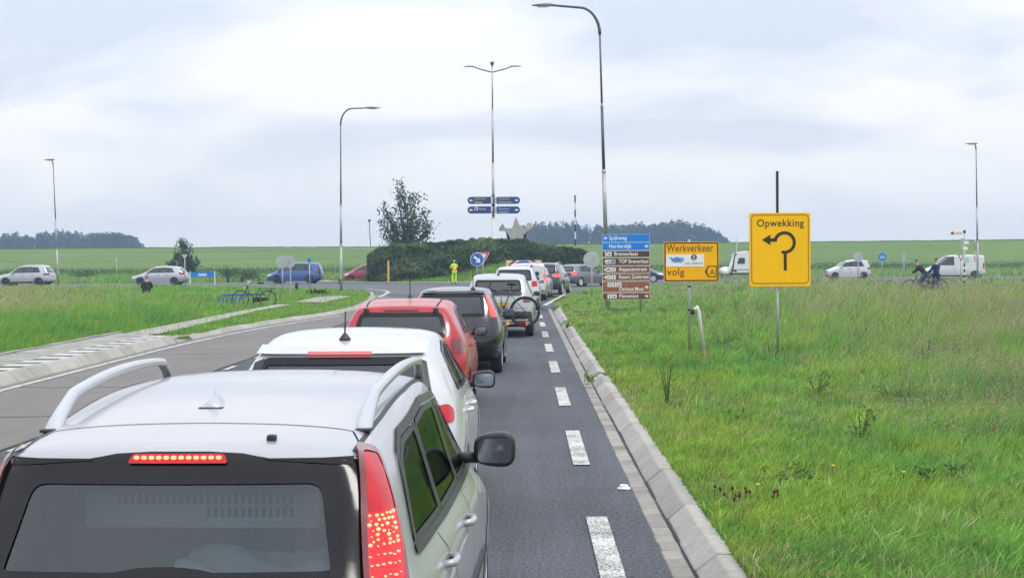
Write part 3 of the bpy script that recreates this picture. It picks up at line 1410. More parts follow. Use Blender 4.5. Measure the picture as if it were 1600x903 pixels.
def road_paint_mat():
    m, t, b = new_mat('road_paint')
    n, l = t.nodes.new, t.links.new
    co = n('ShaderNodeNewGeometry')
    no = n('ShaderNodeTexNoise')
    no.inputs['Scale'].default_value = 55
    no.inputs['Detail'].default_value = 4
    no.inputs['Roughness'].default_value = .7
    l(co.outputs['Position'], no.inputs['Vector'])
    n2 = n('ShaderNodeTexNoise')
    n2.inputs['Scale'].default_value = 3
    n2.inputs['Detail'].default_value = 5
    l(co.outputs['Position'], n2.inputs['Vector'])
    ad = n('ShaderNodeMath')
    ad.operation = 'MULTIPLY_ADD'
    ad.inputs[1].default_value = .35
    l(n2.outputs['Fac'], ad.inputs[0])
    l(no.outputs['Fac'], ad.inputs[2])
    cr = n('ShaderNodeValToRGB')
    cr.color_ramp.elements[0].position = .60
    cr.color_ramp.elements[0].color = (.10, .10, .105, 1)
    cr.color_ramp.elements[1].position = .70
    cr.color_ramp.elements[1].color = (.60, .59, .555, 1)
    l(ad.outputs[0], cr.inputs[0])
    l(cr.outputs[0], b.inputs['Base Color'])
    b.inputs['Roughness'].default_value = .75
    return m


M_PAINT = road_paint_mat()

# the ground as one sheet; the haze box lies just outside it
bm = BM()
bmesh.ops.create_grid(bm, x_segments=40, y_segments=40, size=1)
for v in bm.verts:
    v.co = Vector((v.co.x * 880, 460 + v.co.y * 510, -.06))
struct(obj('ground', bm, M_SOIL))

bm = BM()
flat(bm, [(-8.6, -40), (1.3, -40), (1.3, 100), (-8.6, 100)], 0.0)
struct(obj('road', bm, M_ASPH))
bm = BM()
flat(bm, [(-8.5, -40), (-5.5, -40), (-5.5, 66), (-6.2, 78), (-8.5, 90)], .004)
struct(obj('old_lane', bm, M_ASPHO))
bm = BM()
flat(bm, [(-300, 108), (-60, 106), (-12, 90), (-2.5, 84), (2, 80), (12, 96), (60, 122), (300, 140), (300, 165), (60, 143),
          (20, 141), (8, 153), (-14, 153), (-22, 134), (-60, 131), (-300, 134)], .004)
struct(obj('roundabout_road', bm, M_ASPHR))
# dark transverse joints across the old lane
bm = BM()
for y, wob in ((20.3, .1), (25.0, -.15), (33.4, .1), (41.0, .12), (50, .1)):
    p = [Vector((-8.2 + k * .3, y + .05 * math.sin(k * 1.7 + y) + wob * k * .03, 0)) for k in range(10)]
    for a, b in zip(p, p[1:]):
        flat(bm, [(a.x, a.y - .02), (b.x, b.y - .02), (b.x, b.y + .02), (a.x, a.y + .02)], .008)
p = [Vector((-5.5 + .03 * math.sin(k * 2.1), 8 + k * 1.5, 0)) for k in range(34)]
for a, b in zip(p, p[1:]):
    flat(bm, [(a.x - .02, a.y), (a.x + .02, a.y), (b.x + .02, b.y), (b.x - .02, b.y)], .008)
struct(obj('asphalt_joint', bm, M_CRACK))


def line_strip(name, pts, wd, z=.012):
    bm = BM()
    pts = [Vector((p[0], p[1])) for p in pts]
    A, B = [], []
    for i, p in enumerate(pts):
        d = pts[min(i + 1, len(pts) - 1)] - pts[max(i - 1, 0)]
        d.normalize()
        nn = Vector((-d.y, d.x)) * wd / 2
        A.append(bm.verts.new((*(p + nn), z)))
        B.append(bm.verts.new((*(p - nn), z)))
    for i in range(len(A) - 1):
        bm.faces.new((B[i], B[i + 1], A[i + 1], A[i]))
    return struct(obj(name, bm, M_PAINT))


for k in range(-1, 9):
    y0 = 9.2 + 6.05 * k
    line_strip('lane_dash', [(.545, y0 + t * .5) for t in range(7)], .16)
for y0 in (12.6, 16.6, 20.6, 24.6, 28.6, 31.9, 36.6):
    line_strip('lane_dash', [(-5.36, y0), (-5.36, y0 + 1)], .1)
KL = [(-8.25, -40), (-8.25, 10), (-8.22, 30), (-8.18, 37), (-8.0, 44), (-7.4, 50), (-6.6, 56), (-6.4, 62), (-6.7, 70), (-7.4, 80), (-8.3, 89)]
line_strip('edge_line', [(-8.0, y) for y in range(8, 36)] + [(-7.93, 38), (-7.75, 42), (-7.45, 46), (-6.9, 50.5), (-6.3, 55)], .13)
line_strip('edge_line', [G(851, 477.5).xy, G(866, 469).xy, G(881, 461).xy, G(882.5, 458.6).xy, G(877, 456).xy], .2)
line_strip('edge_line', [G(572, 451.5).xy, G(600, 454).xy, G(607.5, 456.5).xy, G(602, 460).xy, G(592, 464.5).xy], .22)

VR = [(1.30, -40), (1.30, 58), (1.34, 63), (1.62, 68), (2.0, 78), (2.5, 88), (4.2, 99), (8.5, 110), (19, 119.5), (35, 126), (60, 129), (120, 135), (300, 150), (300, -40)]
VL = [(-8.45, -40), (-8.4, 30), (-8.36, 37), (-8.2, 44), (-7.6, 50), (-6.8, 56), (-6.55, 62), (-6.85, 70), (-7.5, 80), (-8.4, 90), (-10.2, 98), (-13.5, 105), (-20, 110.5), (-40, 114), (-300, 117), (-300, -40)]


def hz_right(y):
    return np.interp(y, [-50, 60, 90, 400], [.105, .105, .03, .02])


def verge(name, poly, hf):
    bm = BM()
    f = bm.faces.new([bm.verts.new((p[0], p[1], 0)) for p in poly])
    for k in (-30, -20, -10, 0, 10, 20, 30, 40, 50, 60, 65, 70, 75, 80, 85, 90, 100):
        bmesh.ops.bisect_plane(bm, geom=bm.verts[:] + bm.edges[:] + bm.faces[:], plane_co=(0, k, 0), plane_no=(0, 1, 0))
    for v in bm.verts:
        v.co.z = float(hf(v.co.y))
    bmesh.ops.triangulate(bm, faces=bm.faces[:])
    for f in bm.faces:
        f.normal_update()
        if f.normal.z < 0:
            f.normal_flip()
    ext = bmesh.ops.extrude_edge_only(bm, edges=[e for e in bm.edges if len(e.link_faces) == 1])
    for v in ext['geom']:
        if isinstance(v, bmesh.types.BMVert):
            v.co.z = -.05
    me = bpy.data.meshes.new(name)
    bm.to_mesh(me)
    bm.free()
    return struct(obj(name, me, M_SOIL))


verge('verge', VR, hz_right)
verge('verge', VL, hz_right)

# ------------------------------------------------------------------ kerbs, gutter, platform: every stone a piece
def piece(name, mesh, parent, loc, rz=0.0, s=1.0):
    o = bpy.data.objects.new(name, mesh)
    COL.objects.link(o)
    o.parent = parent
    o.location = loc
    o.rotation_euler = (random.uniform(-.006, .006), random.uniform(-.012, .012), rz + random.uniform(-.006, .006))
    o.scale = (1, s, 1)
    return o


def prof_mesh(name, prof, ln, m, bev=.008):
    bm = BM()
    prism(bm, prof, 0, ln)
    bmesh.ops.dissolve_limit(bm, angle_limit=.01, verts=bm.verts, edges=bm.edges)
    bmesh.ops.bevel(bm, geom=bm.edges[:], offset=bev, segments=1, affect='EDGES')
    bmesh.ops.recalc_face_normals(bm, faces=bm.faces[:])
    me = bpy.data.meshes.new(name)
    bm.to_mesh(me)
    bm.free()
    me.materials.append(m)
    return me


# a bed under the joints
bm = BM()
box(bm, (1.165, 15, -.03), (.20, 98, .08))
kerb_r = struct(obj('kerb', bm, M_CRACK))
km = [prof_mesh('kerb_stone', [(0, -.04), (.28, -.04), (.28, .118), (.155 + j, .124), (.018, .012)], .965, M_KERB, .010) for j in (0, .006, -.006)]
for k in range(7, 60):
    y = k * 1.0 + .1
    x = 1.055 + random.uniform(-.006, .006)
    dz = random.uniform(-.005, .005)
    if k == 25:
        dz -= .05
    if k == 46:
        continue
    rz = 0
    if y > 56:
        x += (y - 56) ** 2 * .01
        rz = -(y - 56) * .02
    piece('kerb_stone', km[k % 3], kerb_r, (x, y, dz), rz)
bm = BM()
box(bm, (.986, 43, -.001), (.130, 36, .012))
struct(obj('gutter', bm, M_GUT))
gm = [prof_mesh('gutter_tile', [(0, -.03), (.132, -.03), (.132, .008 + j), (0, .006)], .293, M_GUT, .006) for j in (0, .003)]
gut = struct(obj('gutter_bed', box(BM(), (.986, 10, -.0365), (.13, 30, .05)), M_CRACK))
for k in range(23, 83):
    piece('gutter_tile', gm[k % 2], gut, (.919 + random.uniform(-.004, .004), k * .3, random.uniform(-.003, .003)))

# left: tall bus kerb with platform, then a low kerb
bm = BM()
box(bm, (-9.35, 22, .02), (2.0, 37, .14))
plat = struct(obj('platform_pavement', bm, M_CRACK))
bk = prof_mesh('kerb_stone', [(-.32, -.03), (0, -.03), (-.02, .02), (-.17, .172), (-.19, .18), (-.32, .18)], .985, M_KERB)
for k in range(4, 38):
    piece('kerb_stone', bk, plat, (-8.23, k + .0, random.uniform(-.004, .004)))
bk2 = prof_mesh('kerb_stone', [(-.32, -.03), (0, -.03), (-.02, .02), (-.15, .125), (-.17, .13), (-.32, .13)], 1.45, M_GUT)
piece('kerb_stone', bk2, plat, (-8.22, 38.05, 0), .05)['label'] = 'yellowish sloping end stone of the tall kerb'
tw = prof_mesh('tile', [(-.48, 0), (0, 0), (0, .085), (-.48, .085)], .49, M_PAVEW, .006)
td = prof_mesh('tile', [(-.48, 0), (0, 0), (0, .083), (-.48, .083)], .49, M_PAVED, .006)
for k in range(10, 76):
    piece('tile', tw if k % 2 else td, plat, (-8.555, k * .5, .095))
ts = prof_mesh('paving_slab', [(-.49, 0), (0, 0), (0, .08), (-.49, .08)], .99, M_PAVE, .006)
for k in range(6, 39):
    for r in range(2):
        piece('paving_slab', ts, plat, (-9.045 - r * .5, k + (.5 if r else 0), .095 + random.uniform(-.004, .002)))
te = prof_mesh('edging_stone', [(-.12, -.05), (0, -.05), (0, .20), (-.12, .20)], .99, M_GUT, .008)
for k in range(6, 40):
    piece('edging_stone', te, plat, (-10.06, k, random.uniform(-.01, .01)))

bm = BM()
for a, b in zip(KL[3:-1], KL[4:]):
    pass
kerb_l = struct(obj('low_kerb', box(BM(), (-8.32, 39.5, -.03), (.25, 1, .06)), M_CRACK))
lk = prof_mesh('kerb_stone', [(-.26, -.04), (0, -.04), (-.02, .02), (-.12, .105), (-.26, .112)], .985, M_KERB)
pts = [Vector(p) for p in KL[3:]]
pts[0] = Vector((-8.17, 39.55))
s_acc, segs = 0, []
for a, b in zip(pts, pts[1:]):
    n_ = max(1, round((b - a).length))
    for q in range(n_):
        p = a.lerp(b, q / n_)
        d = (b - a).normalized()
        piece('kerb_stone', lk, kerb_l, (p.x, p.y, random.uniform(-.006, .004)), -math.atan2(d.x, d.y), (b - a).length / n_)
# footpath behind the kerb and the paved patch further on
bm = BM()
pp = [(-10.1, 39.9), (-9.1, 39.9), (-9.35, 50), (-9.5, 58), (-9.35, 64.5), (-10.0, 64.8), (-10.1, 55)]
flat(bm, pp, .135)
struct(obj('footpath', bm, M_PAVE))
bm = BM()
flat(bm, [(-9.9, 69), (-8.5, 67.5), (-8.45, 78), (-9.2, 79.5), (-10.0, 77)], .115)
struct(obj('paved_patch', bm, M_PAVE))
# path at the right by the cyclists
bm = BM()
flat(bm, [(23.5, 92), (25.2, 92), (30.5, 118), (35, 125.4), (29.0, 124.4), (26.4, 121.5), (24.6, 104)], .115)
struct(obj('cycle_path', bm, M_ASPHR))

# ------------------------------------------------------------------ dike
CX = np.array([-900, -82, -20, 36, 82, 900.])
CZ = np.array([3.7, 3.8, 3.68, 4.0, 4.08, 4.3])


def crest(x):
    return np.interp(x, CX, CZ)


def dike_z(x, y):
    h = crest(x)
    t = np.interp(y, [193, 200, 222, 226, 252, 258, 262, 330], [0, .03, .42, .46, .95, 1, 1, 0])
    return h * t + (fbm(x * .12, y * .12, 3) - .5) * .25 * np.interp(y, [193, 205, 258, 262], [0, 1, .5, 0]) + (fbm(x * .05, x * 0 + 1, 9) - .5) * .30 * np.interp(y, [230, 258], [0, 1])


xs = np.concatenate([np.linspace(-850, -130, 60), np.arange(-126, 127, 2.0), np.linspace(130, 850, 60)])
ys = np.concatenate([np.arange(193, 264, 2.5), [280, 330]])
gx, gy = np.meshgrid(xs, ys)
vz = dike_z(gx.ravel(), gy.ravel()) - .02
nx, ny = len(xs), len(ys)
ii = np.arange(nx * ny).reshape(ny, nx)
fq = np.stack([ii[:-1, :-1], ii[:-1, 1:], ii[1:, 1:], ii[1:, :-1]], -1).reshape(-1, 4)
me = np_mesh('dike', np.stack([gx.ravel(), gy.ravel(), vz], 1), [fq], None, M_DIKE)
me.shade_smooth()
o = bpy.data.objects.new('dike', me)
COL.objects.link(o)
struct(o)

# ------------------------------------------------------------------ grass
M_GRASS = leaf_mat('grass_blade', trans=.45)
M_LEAF = leaf_mat('foliage', trans=.25)


def blades(name, x, y, z, h, wd, col_b, col_t, lean, tuft=None):
    n = len(x)
    az_ = rng.uniform(0, 2 * np.pi, n)
    la = rng.normal(.25, 1.1, n)           # lean direction (a wind to the right)
    dx, dy = np.cos(la) * lean * h, np.sin(la) * lean * h
    wx, wy = np.cos(az_) * wd / 2, np.sin(az_) * wd / 2
    P = np.zeros((n, 5, 3), np.float32)
    P[:, 0] = np.stack([x - wx, y - wy, z], 1)
    P[:, 1] = np.stack([x + wx, y + wy, z], 1)
    P[:, 2] = np.stack([x + wx * .8 + dx * .3, y + wy * .8 + dy * .3, z + h * .55], 1)
    P[:, 3] = np.stack([x - wx * .8 + dx * .3, y - wy * .8 + dy * .3, z + h * .55], 1)
    P[:, 4] = np.stack([x + dx, y + dy, z + h * (1 - .3 * lean)], 1)
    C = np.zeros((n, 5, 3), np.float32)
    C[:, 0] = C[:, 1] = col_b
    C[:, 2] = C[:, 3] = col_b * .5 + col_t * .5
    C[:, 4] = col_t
    base = np.arange(n)[:, None] * 5
    q = base + np.array([[0, 1, 2, 3]])
    t = base + np.array([[3, 2, 4]])
    me = np_mesh(name, P.reshape(-1, 3), [q, t], C.reshape(-1, 3), M_GRASS)
    o = bpy.data.objects.new(name, me)
    COL.objects.link(o)
    struct(o, 'stuff')
    return o


def pix_sample(n, x0, x1, y0, y1):
    """points on the ground, spread evenly as seen (dense near, thin far)"""
    px = rng.uniform(x0, x1, n)
    py = rng.uniform(y0, y1, n)
    vx, vy = (px - 800) / FPX, (451.5 - py) / FPX
    A = np.array(CR)
    d = A @ np.stack([vx, vy, -np.ones(n)])
    t = -CAM_H / d[2]
    return d[0] * t, d[1] * t


GREENS = np.array([(.20, .41, .05), (.25, .46, .065), (.155, .36, .075), (.35, .47, .065), (.13, .29, .08)])
DRY = np.array([(.46, .41, .20), (.42, .34, .20), (.36, .25, .18), (.50, .46, .27)])


def grass_colors(x, y, dryness):
    n = len(x)
    k = fbm(x * .55, y * .30, 11)
    k2 = fbm(x * 1.7, y * .9, 21)
    c = np.zeros((n, 3))
    t = np.clip((k - .3) * 2.2, 0, 1)[:, None]
    c = GREENS[2] * (1 - t) + GREENS[1] * t
    t2 = np.clip((k2 - .52) * 4, 0, 1)[:, None] * .7
    c = c * (1 - t2) + GREENS[3] * t2
    t3 = np.clip((.40 - k2) * 5, 0, 1)[:, None] * .7
    c = c * (1 - t3) + GREENS[4] * t3
    c *= rng.uniform(.6, 1.35, n)[:, None]
    # shorter sward by the kerb runs to yellow
    yl = (np.clip((2.6 - (x - 1.2)) / 2.0, 0, 1) * (x > 0) * np.clip((fbm(x * .9, y * .35, 77) - .30) * 3, 0, 1))[:, None] * .40
    c = c * (1 - yl) + np.array([.33, .42, .065]) * yl
    isd = rng.random(n) < dryness
    dc = DRY[rng.integers(0, 4, n)] * rng.uniform(.8, 1.2, n)[:, None]
    c[isd] = dc[isd]
    return c


def verge_filter(x, y):
    r = in_poly(x, y, VR)
    l_ = in_poly(x, y, VL)
    bad = in_poly(x, y, [(-10.2, -40), (-8.2, -40), (-8.2, 39.8), (-10.2, 39.8)]) | in_poly(x, y, pp) | \
        in_poly(x, y, [(-9.9, 69), (-8.5, 67.5), (-8.45, 78), (-9.2, 79.5), (-10.0, 77)]) | \
        in_poly(x, y, [(23.5, 92), (25.2, 92), (30.5, 118), (35, 125.4), (29.0, 124.4), (26.4, 121.5), (24.6, 104)])
    bad &= rng.random(len(x)) > .10
    return r & ~bad, l_ & ~bad


def tall_right(x, y):
    """grass height on the right-hand verge: mown strip by the kerb, meadow further out"""
    e = x - 1.2 - np.clip((y - 60) * .05, 0, 6)
    base = np.interp(e, [0, .5, 1.5, 3.2, 4.5, 7, 10], [.07, .10, .15, .20, .36, .60, .74])
    mown = np.clip((y - 36) / 25, 0, 1) * (e < 4.5)
    base = base * (1 - .45 * mown)
    base = np.where(y > 62, np.interp(e, [0, 5, 9, 14], [.07, .10, .28, .42]), base)
    base = np.where((x > 14) & (y > 55), .30, base)
    return base * (.55 + .9 * fbm(x * 1.1, y * .6, 5))


# right verge
x, y = pix_sample(430000, 840, 2300, 436, 1040)
r, _ = verge_filter(x, y)
x, y = x[r], y[r]
n = len(x)
h = tall_right(x, y) * rng.uniform(.55, 1.35, n)
dist = np.hypot(x, y)
wd = np.maximum(.010 * rng.uniform(.5, 1.6, n), dist * .00046)
e = x - 1.2
dryness = np.clip(np.interp(e, [0, .6, 2, 4, 6, 9], [.20, .10, .03, .05, .16, .28]) + (fbm(x * .6, y * .25, 31) - .5) * .6, .01, .7)
c = grass_colors(x, y, dryness)
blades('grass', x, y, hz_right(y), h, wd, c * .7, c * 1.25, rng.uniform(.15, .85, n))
# tufts: coarser bunches that stand out of the sward
x, y = pix_sample(6200, 860, 2300, 440, 1000)
r, _ = verge_filter(x, y)
x, y = x[r], y[r]
th = tall_right(x, y) * rng.uniform(.85, 1.3, len(x)) + .04
tc_ = grass_colors(x, y, np.full(len(x), .06)) * rng.uniform(.65, 1.2, len(x))[:, None]
nb = 24
rad = .04 + th * .14
x2 = np.repeat(x, nb) + rng.normal(0, 1, len(x) * nb) * np.repeat(rad, nb)
y2 = np.repeat(y, nb) + rng.normal(0, 1, len(x) * nb) * np.repeat(rad, nb)
ok = in_poly(x2, y2, VR)
h2 = np.repeat(th, nb) * rng.uniform(.5, 1.25, len(x2))
c2 = np.repeat(tc_, nb, 0) * rng.uniform(.75, 1.3, len(x2))[:, None]
d2 = np.hypot(x2, y2)
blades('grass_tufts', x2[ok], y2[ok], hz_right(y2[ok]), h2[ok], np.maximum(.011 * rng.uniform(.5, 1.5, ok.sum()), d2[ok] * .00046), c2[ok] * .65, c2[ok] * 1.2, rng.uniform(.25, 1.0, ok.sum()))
# seed heads standing over the meadow
x, y = pix_sample(110000, 900, 2300, 440, 960)
r, _ = verge_filter(x, y)
e = x - 1.2 - np.clip((y - 60) * .05, 0, 6)
keep = r & (np.hypot(x, y) > 15) & (rng.random(len(x)) < np.interp(e, [0, 2.2, 3.5, 6, 9], [.03, .05, .25, .8, 1.0]) * np.clip((fbm(x * .5, y * .22, 44) - .36) * 5, .04, 1))
x, y = x[keep], y[keep]
n = len(x)
h = np.maximum(tall_right(x, y) * rng.uniform(1.15, 1.7, n), .2)
dist = np.hypot(x, y)
c = np.array([(.42, .32, .25), (.52, .44, .28), (.36, .24, .20), (.50, .48, .30)])[rng.integers(0, 4, n)] * rng.uniform(.8, 1.2, n)[:, None]
zz = hz_right(y)
lean = rng.uniform(.1, .5, n)
blades('grass_stems', x, y, zz, h, np.maximum(.004, dist * .00022), c * .6, c * .8, lean)
SEED = (x, y, zz, h, dist, c)


# left verge
x, y = pix_sample(230000, -200, 660, 438, 640)
_, l_ = verge_filter(x, y)
x, y = x[l_], y[l_]
n = len(x)
e = np.where(y < 40, -10.1 - x, np.interp(y, [40, 50, 56, 62, 70, 80, 90, 100, 120], [-10.1, -10.1, -10.1, -10.0, -7, -7.6, -8.5, -11, -30]) - x)
base = np.interp(e, [-4, 0, .4, 1.5, 4, 10], [.07, .10, .20, .42, .48, .40])
base = np.where((y > 58), np.interp(e, [0, 3, 6], [.07, .14, .32]), base)
base = np.where((x > -13.8) & (x < -9.5) & (y > 62) & (y < 71), .10, base)
h = base * (.7 + .7 * fbm(x * .7, y * .35, 6)) * rng.uniform(.55, 1.3, n)
dist = np.hypot(x, y)
wd = np.maximum(.008 * rng.uniform(.6, 1.4, n), dist * .00042)
left_dry = np.clip((-x / np.maximum(y, 1) - .235) * 9, 0, 1) * np.clip((y - 45) / 15, 0, 1)
dryness = np.clip(.06 + left_dry * .75 + (fbm(x * .3, y * .12, 33) - .5) * .5, .01, .8)
c = grass_colors(x, y, dryness)
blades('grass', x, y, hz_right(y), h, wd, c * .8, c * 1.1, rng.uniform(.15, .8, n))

# far field between the ring road and the dike, and the dike itself
n = 70000
x = rng.uniform(-75, 78, n)
y = 118 + 78 * rng.random(n) ** 1.2
nearR = np.where(x > 0, np.interp(x, [0, 20, 60, 120], [150, 141, 144, 150]), np.interp(-x, [0, 20, 60, 120], [150, 135, 132, 133]))
k = y > nearR
x, y = x[k], y[k]
n = len(x)
dark = np.clip((y - 180) / 12, 0, 1) * (fbm(x * .05, y * 0, 41) > .3)
h = (.25 + .35 * fbm(x * .2, y * .2, 8) + dark * .4) * rng.uniform(.6, 1.3, n)
dryness = np.clip(.15 + (fbm(x * .12, y * .05, 35) - .45) * 1.1, .02, .6) * (1 - dark)
c = grass_colors(x, y, dryness)
c = c * (1 - .45 * dark)[:, None]
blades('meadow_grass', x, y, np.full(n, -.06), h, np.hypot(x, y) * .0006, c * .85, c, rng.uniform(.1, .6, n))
n = 36000
x = rng.uniform(-95, 95, n)
y = np.where(rng.random(n) < .62, rng.normal(203, 5, n), rng.uniform(256, 261, n))
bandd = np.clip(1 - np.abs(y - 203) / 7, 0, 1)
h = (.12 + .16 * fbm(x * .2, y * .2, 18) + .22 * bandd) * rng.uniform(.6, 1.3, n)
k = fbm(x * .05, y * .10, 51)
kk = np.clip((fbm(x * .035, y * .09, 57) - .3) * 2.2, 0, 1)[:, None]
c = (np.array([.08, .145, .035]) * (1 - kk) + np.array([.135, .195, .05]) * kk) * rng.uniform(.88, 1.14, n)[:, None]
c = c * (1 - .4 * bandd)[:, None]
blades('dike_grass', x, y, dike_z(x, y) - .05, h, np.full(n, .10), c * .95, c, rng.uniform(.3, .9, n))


# ------------------------------------------------------------------ leaves
def leaf_cloud(name, P, size, C, parent=None, flat_z=1.0, m=None, asp=.5):
    n = len(P)
    u = rng.normal(size=(n, 3))
    u[:, 2] *= flat_z
    u /= np.linalg.norm(u, axis=1)[:, None]
    v = np.cross(u, rng.normal(size=(n, 3)))
    v /= np.linalg.norm(v, axis=1)[:, None]
    s = (size * rng.uniform(.6, 1.3, n))[:, None]
    V = np.stack([P - u * s, P + v * s * asp, P + u * s, P - v * s * asp], 1)
    base = np.arange(n)[:, None] * 4
    me = np_mesh(name, V.reshape(-1, 3), [base + np.array([[0, 1, 2, 3]])], np.repeat(C, 4, axis=0), m or M_LEAF)
    o = bpy.data.objects.new(name, me)
    COL.objects.link(o)
    if parent:
        o.parent = parent
    return o


x, y, zz, h, dist, c = SEED
n = len(x)
Pp = np.stack([x + rng.normal(.04, .05, n), y + rng.normal(0, .04, n), zz + h * .93], 1)
struct(leaf_cloud('seed_heads', np.concatenate([Pp, Pp + np.array([.01, 0, -.05])]), np.repeat(np.maximum(.016, dist * .0005)[None], 2, 0).ravel(), np.concatenate([c, c]), None, 2.5, M_GRASS, .28), 'stuff')


# island of the roundabout: kerb, lawn mound, hedge
IC = Vector((-3.6, 134.5))
IR = 12.6
bm = BM()
lathe(bm, [(IR + .9, -.03), (IR + .9, .10), (IR + .0, .12), (IR - .1, .0)], 64, 'Z', (IC.x, IC.y, 0))
struct(obj('island_kerb', bm, M_KERB))


def mound(x, y):
    r = np.hypot(x - IC.x, y - IC.y)
    right = np.clip((x - (IC.x - 6)) / 9, 0, 1)
    return .08 + np.clip((IR - r) / 5.5, 0, 1) * (.25 + 1.35 * right)


bm = BM()
rings = []
for q in range(13):
    rr = IR - .05 - q * (IR / 12.0) * .995
    rings.append([bm.verts.new((IC.x + max(rr, 0) * math.cos(a_), IC.y + max(rr, 0) * math.sin(a_), 0)) for a_ in [2 * math.pi * k / 64 for k in range(64)]])
for a, b in zip(rings, rings[1:]):
    for k in range(64):
        bm.faces.new((a[k], a[(k + 1) % 64], b[(k + 1) % 64], b[k]))
for v in bm.verts:
    v.co.z = float(mound(np.array([v.co.x]), np.array([v.co.y]))[0])
struct(obj('island_mound', bm, M_SOIL, smooth=True))
n = 22000
a_ = rng.uniform(0, 2 * np.pi, n)
rr = IR * np.sqrt(rng.random(n))
x, y = IC.x + rr * np.cos(a_), IC.y + rr * np.sin(a_)
k = y < IC.y + 2
x, y = x[k], y[k]
c = grass_colors(x, y, np.full(len(x), .05))
blades('island_grass', x, y, mound(x, y), .22 * rng.uniform(.5, 1.4, len(x)), np.full(len(x), .07), c * .8, c, rng.uniform(.1, .6, len(x)))

HT = [(572, 402), (580, 396), (590, 388), (606, 387), (640, 384), (680, 382), (720, 377), (770, 374), (810, 378), (850, 384), (880, 388), (905, 392), (922, 396), (930, 408)]
hx = np.array([p[0] for p in HT], float)
hy = np.array([p[1] for p in HT], float)


def hedge():
    root = thing('hedge', 'long dense dark green hedge covering the mound of the roundabout island', 'hedge')
    n = 62000
    px = rng.uniform(573, 931, n)
    Yf = np.interp(px, [573, 600, 700, 760, 860, 931], [125.2, 124.2, 124.6, 127.5, 128.5, 129])
    top = np.interp(px, hx, hy) + (fbm(px * .055, px * 0 + .5, 61) - .5) * 10 - 0.5
    X0 = (px - 800) / FPX * Yf - .0072 * Yf
    zt = 2 + (401 - top - (px - 800) * math.tan(R(ROLL))) / FPX * (Yf + 2.0)
    zb = mound(X0, Yf) - .15
    dep = rng.random(n) ** 1.6 * 5.5
    # rounded shoulder: the top falls back at the front
    k = rng.random(n)
    u = np.where(k < .60, rng.random(n) ** .8, 1 - rng.random(n) ** 2 * .12)
    bul = fbm(X0 * .7, u * 3, 71)
    z = zb + (zt - zb) * u + rng.normal(0, .05, n)
    Y = Yf + dep * np.where(k < .60, .12, 1) + (u ** 3) * .8 - (bul - .5) * 1.2
    P = np.stack([X0, Y, z], 1)
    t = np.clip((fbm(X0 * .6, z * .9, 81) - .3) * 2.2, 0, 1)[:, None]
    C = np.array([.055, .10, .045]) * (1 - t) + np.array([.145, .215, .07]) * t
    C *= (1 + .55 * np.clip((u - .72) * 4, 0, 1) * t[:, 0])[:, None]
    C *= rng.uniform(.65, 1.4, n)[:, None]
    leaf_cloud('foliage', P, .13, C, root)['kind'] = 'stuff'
    # woody inner mass
    bm = BM()
    pxs = np.linspace(576, 928, 60)
    prev = None
    for q in pxs:
        Yv = float(np.interp(q, [573, 600, 700, 760, 860, 931], [125.2, 124.2, 124.6, 127.5, 128.5, 129])) + .55
        tp = float(np.interp(q, hx, hy)) + 3.5
        X = (q - 800) / FPX * Yv - .0072 * Yv
        ztq = 2 + (401 - tp - (q - 800) * math.tan(R(ROLL))) / FPX * (Yv + 2)
        ring = [bm.verts.new(p) for p in ((X, Yv, 0), (X, Yv + .2, ztq * .6), (X, Yv + 1.2, ztq), (X, Yv + 4.5, ztq), (X, Yv + 5.5, 0))]
        if prev:
            for a in range(4):
                bm.faces.new((prev[a], ring[a], ring[a + 1], prev[a + 1]))
        else:
            bm.faces.new(ring)
        prev = ring
    bm.faces.new(prev[::-1])
    obj('inner_twigs', bm, mat('hedge_twigs', (.03, .045, .02), .95, var=.5, scale=3), root)


hedge()

M_BARK = mat('tree_bark', (.07, .06, .045), .9, var=.3, scale=12)


def limb_tree(name, label, Y, base, limbs, leaf, ncl, cols, wob=.6, group=None, dy=1.2, r0=.12, sprd=.42):
    b = D(*base, Y)
    root = thing(name, label, 'tree', (b.x, b.y, 0), 0, group)
    bmT = BM()
    Ps, Cs = [], []
    for tip in limbs:
        t = D(*tip, Y + random.uniform(-dy, dy))
        p0 = Vector((0, 0, 0))
        p3 = Vector((t.x - b.x, t.y - b.y, t.z))
        mid = Vector((p3.x * .35, p3.y * .5, p3.z * .55))
        pts = [p0, Vector((p3.x * .1, 0, p3.z * .25)), mid, p0.lerp(p3, .8) + Vector((-.1, 0, .1)), p3]
        tube(bmT, pts, .05, 6, rs=[r0, r0 * .75, r0 * .5, r0 * .25, r0 * .1])
        n = ncl
        q = rng.random(n) ** .7
        s = .22 + .78 * q
        A = np.array([list(p) for p in pts])
        seg = np.linspace(0, 1, len(A))
        P = np.stack([np.interp(s, seg, A[:, k]) for k in range(3)], 1)
        # clumps: leaves gather round sub-centres blown to the right
        kc = rng.integers(0, 14, n)
        cc = rng.normal(0, 1, (14, 3)) * np.array([sprd * 1.3, sprd * 1.3, sprd])
        cc[:, 0] += .12
        P = P + cc[kc] * (1.15 - .7 * s)[:, None] + rng.normal(0, sprd * .30, (n, 3))
        Ps.append(P)
        t_ = rng.random((14, 1))
        Cc = np.array(cols[0]) * (1 - t_) + np.array(cols[1]) * t_
        Cs.append(Cc[kc] * rng.uniform(.75, 1.3, n)[:, None])
    obj('trunk', bmT, M_BARK, root, smooth=True)
    o = leaf_cloud('crown', np.concatenate(Ps), leaf, np.concatenate(Cs), root)
    return root


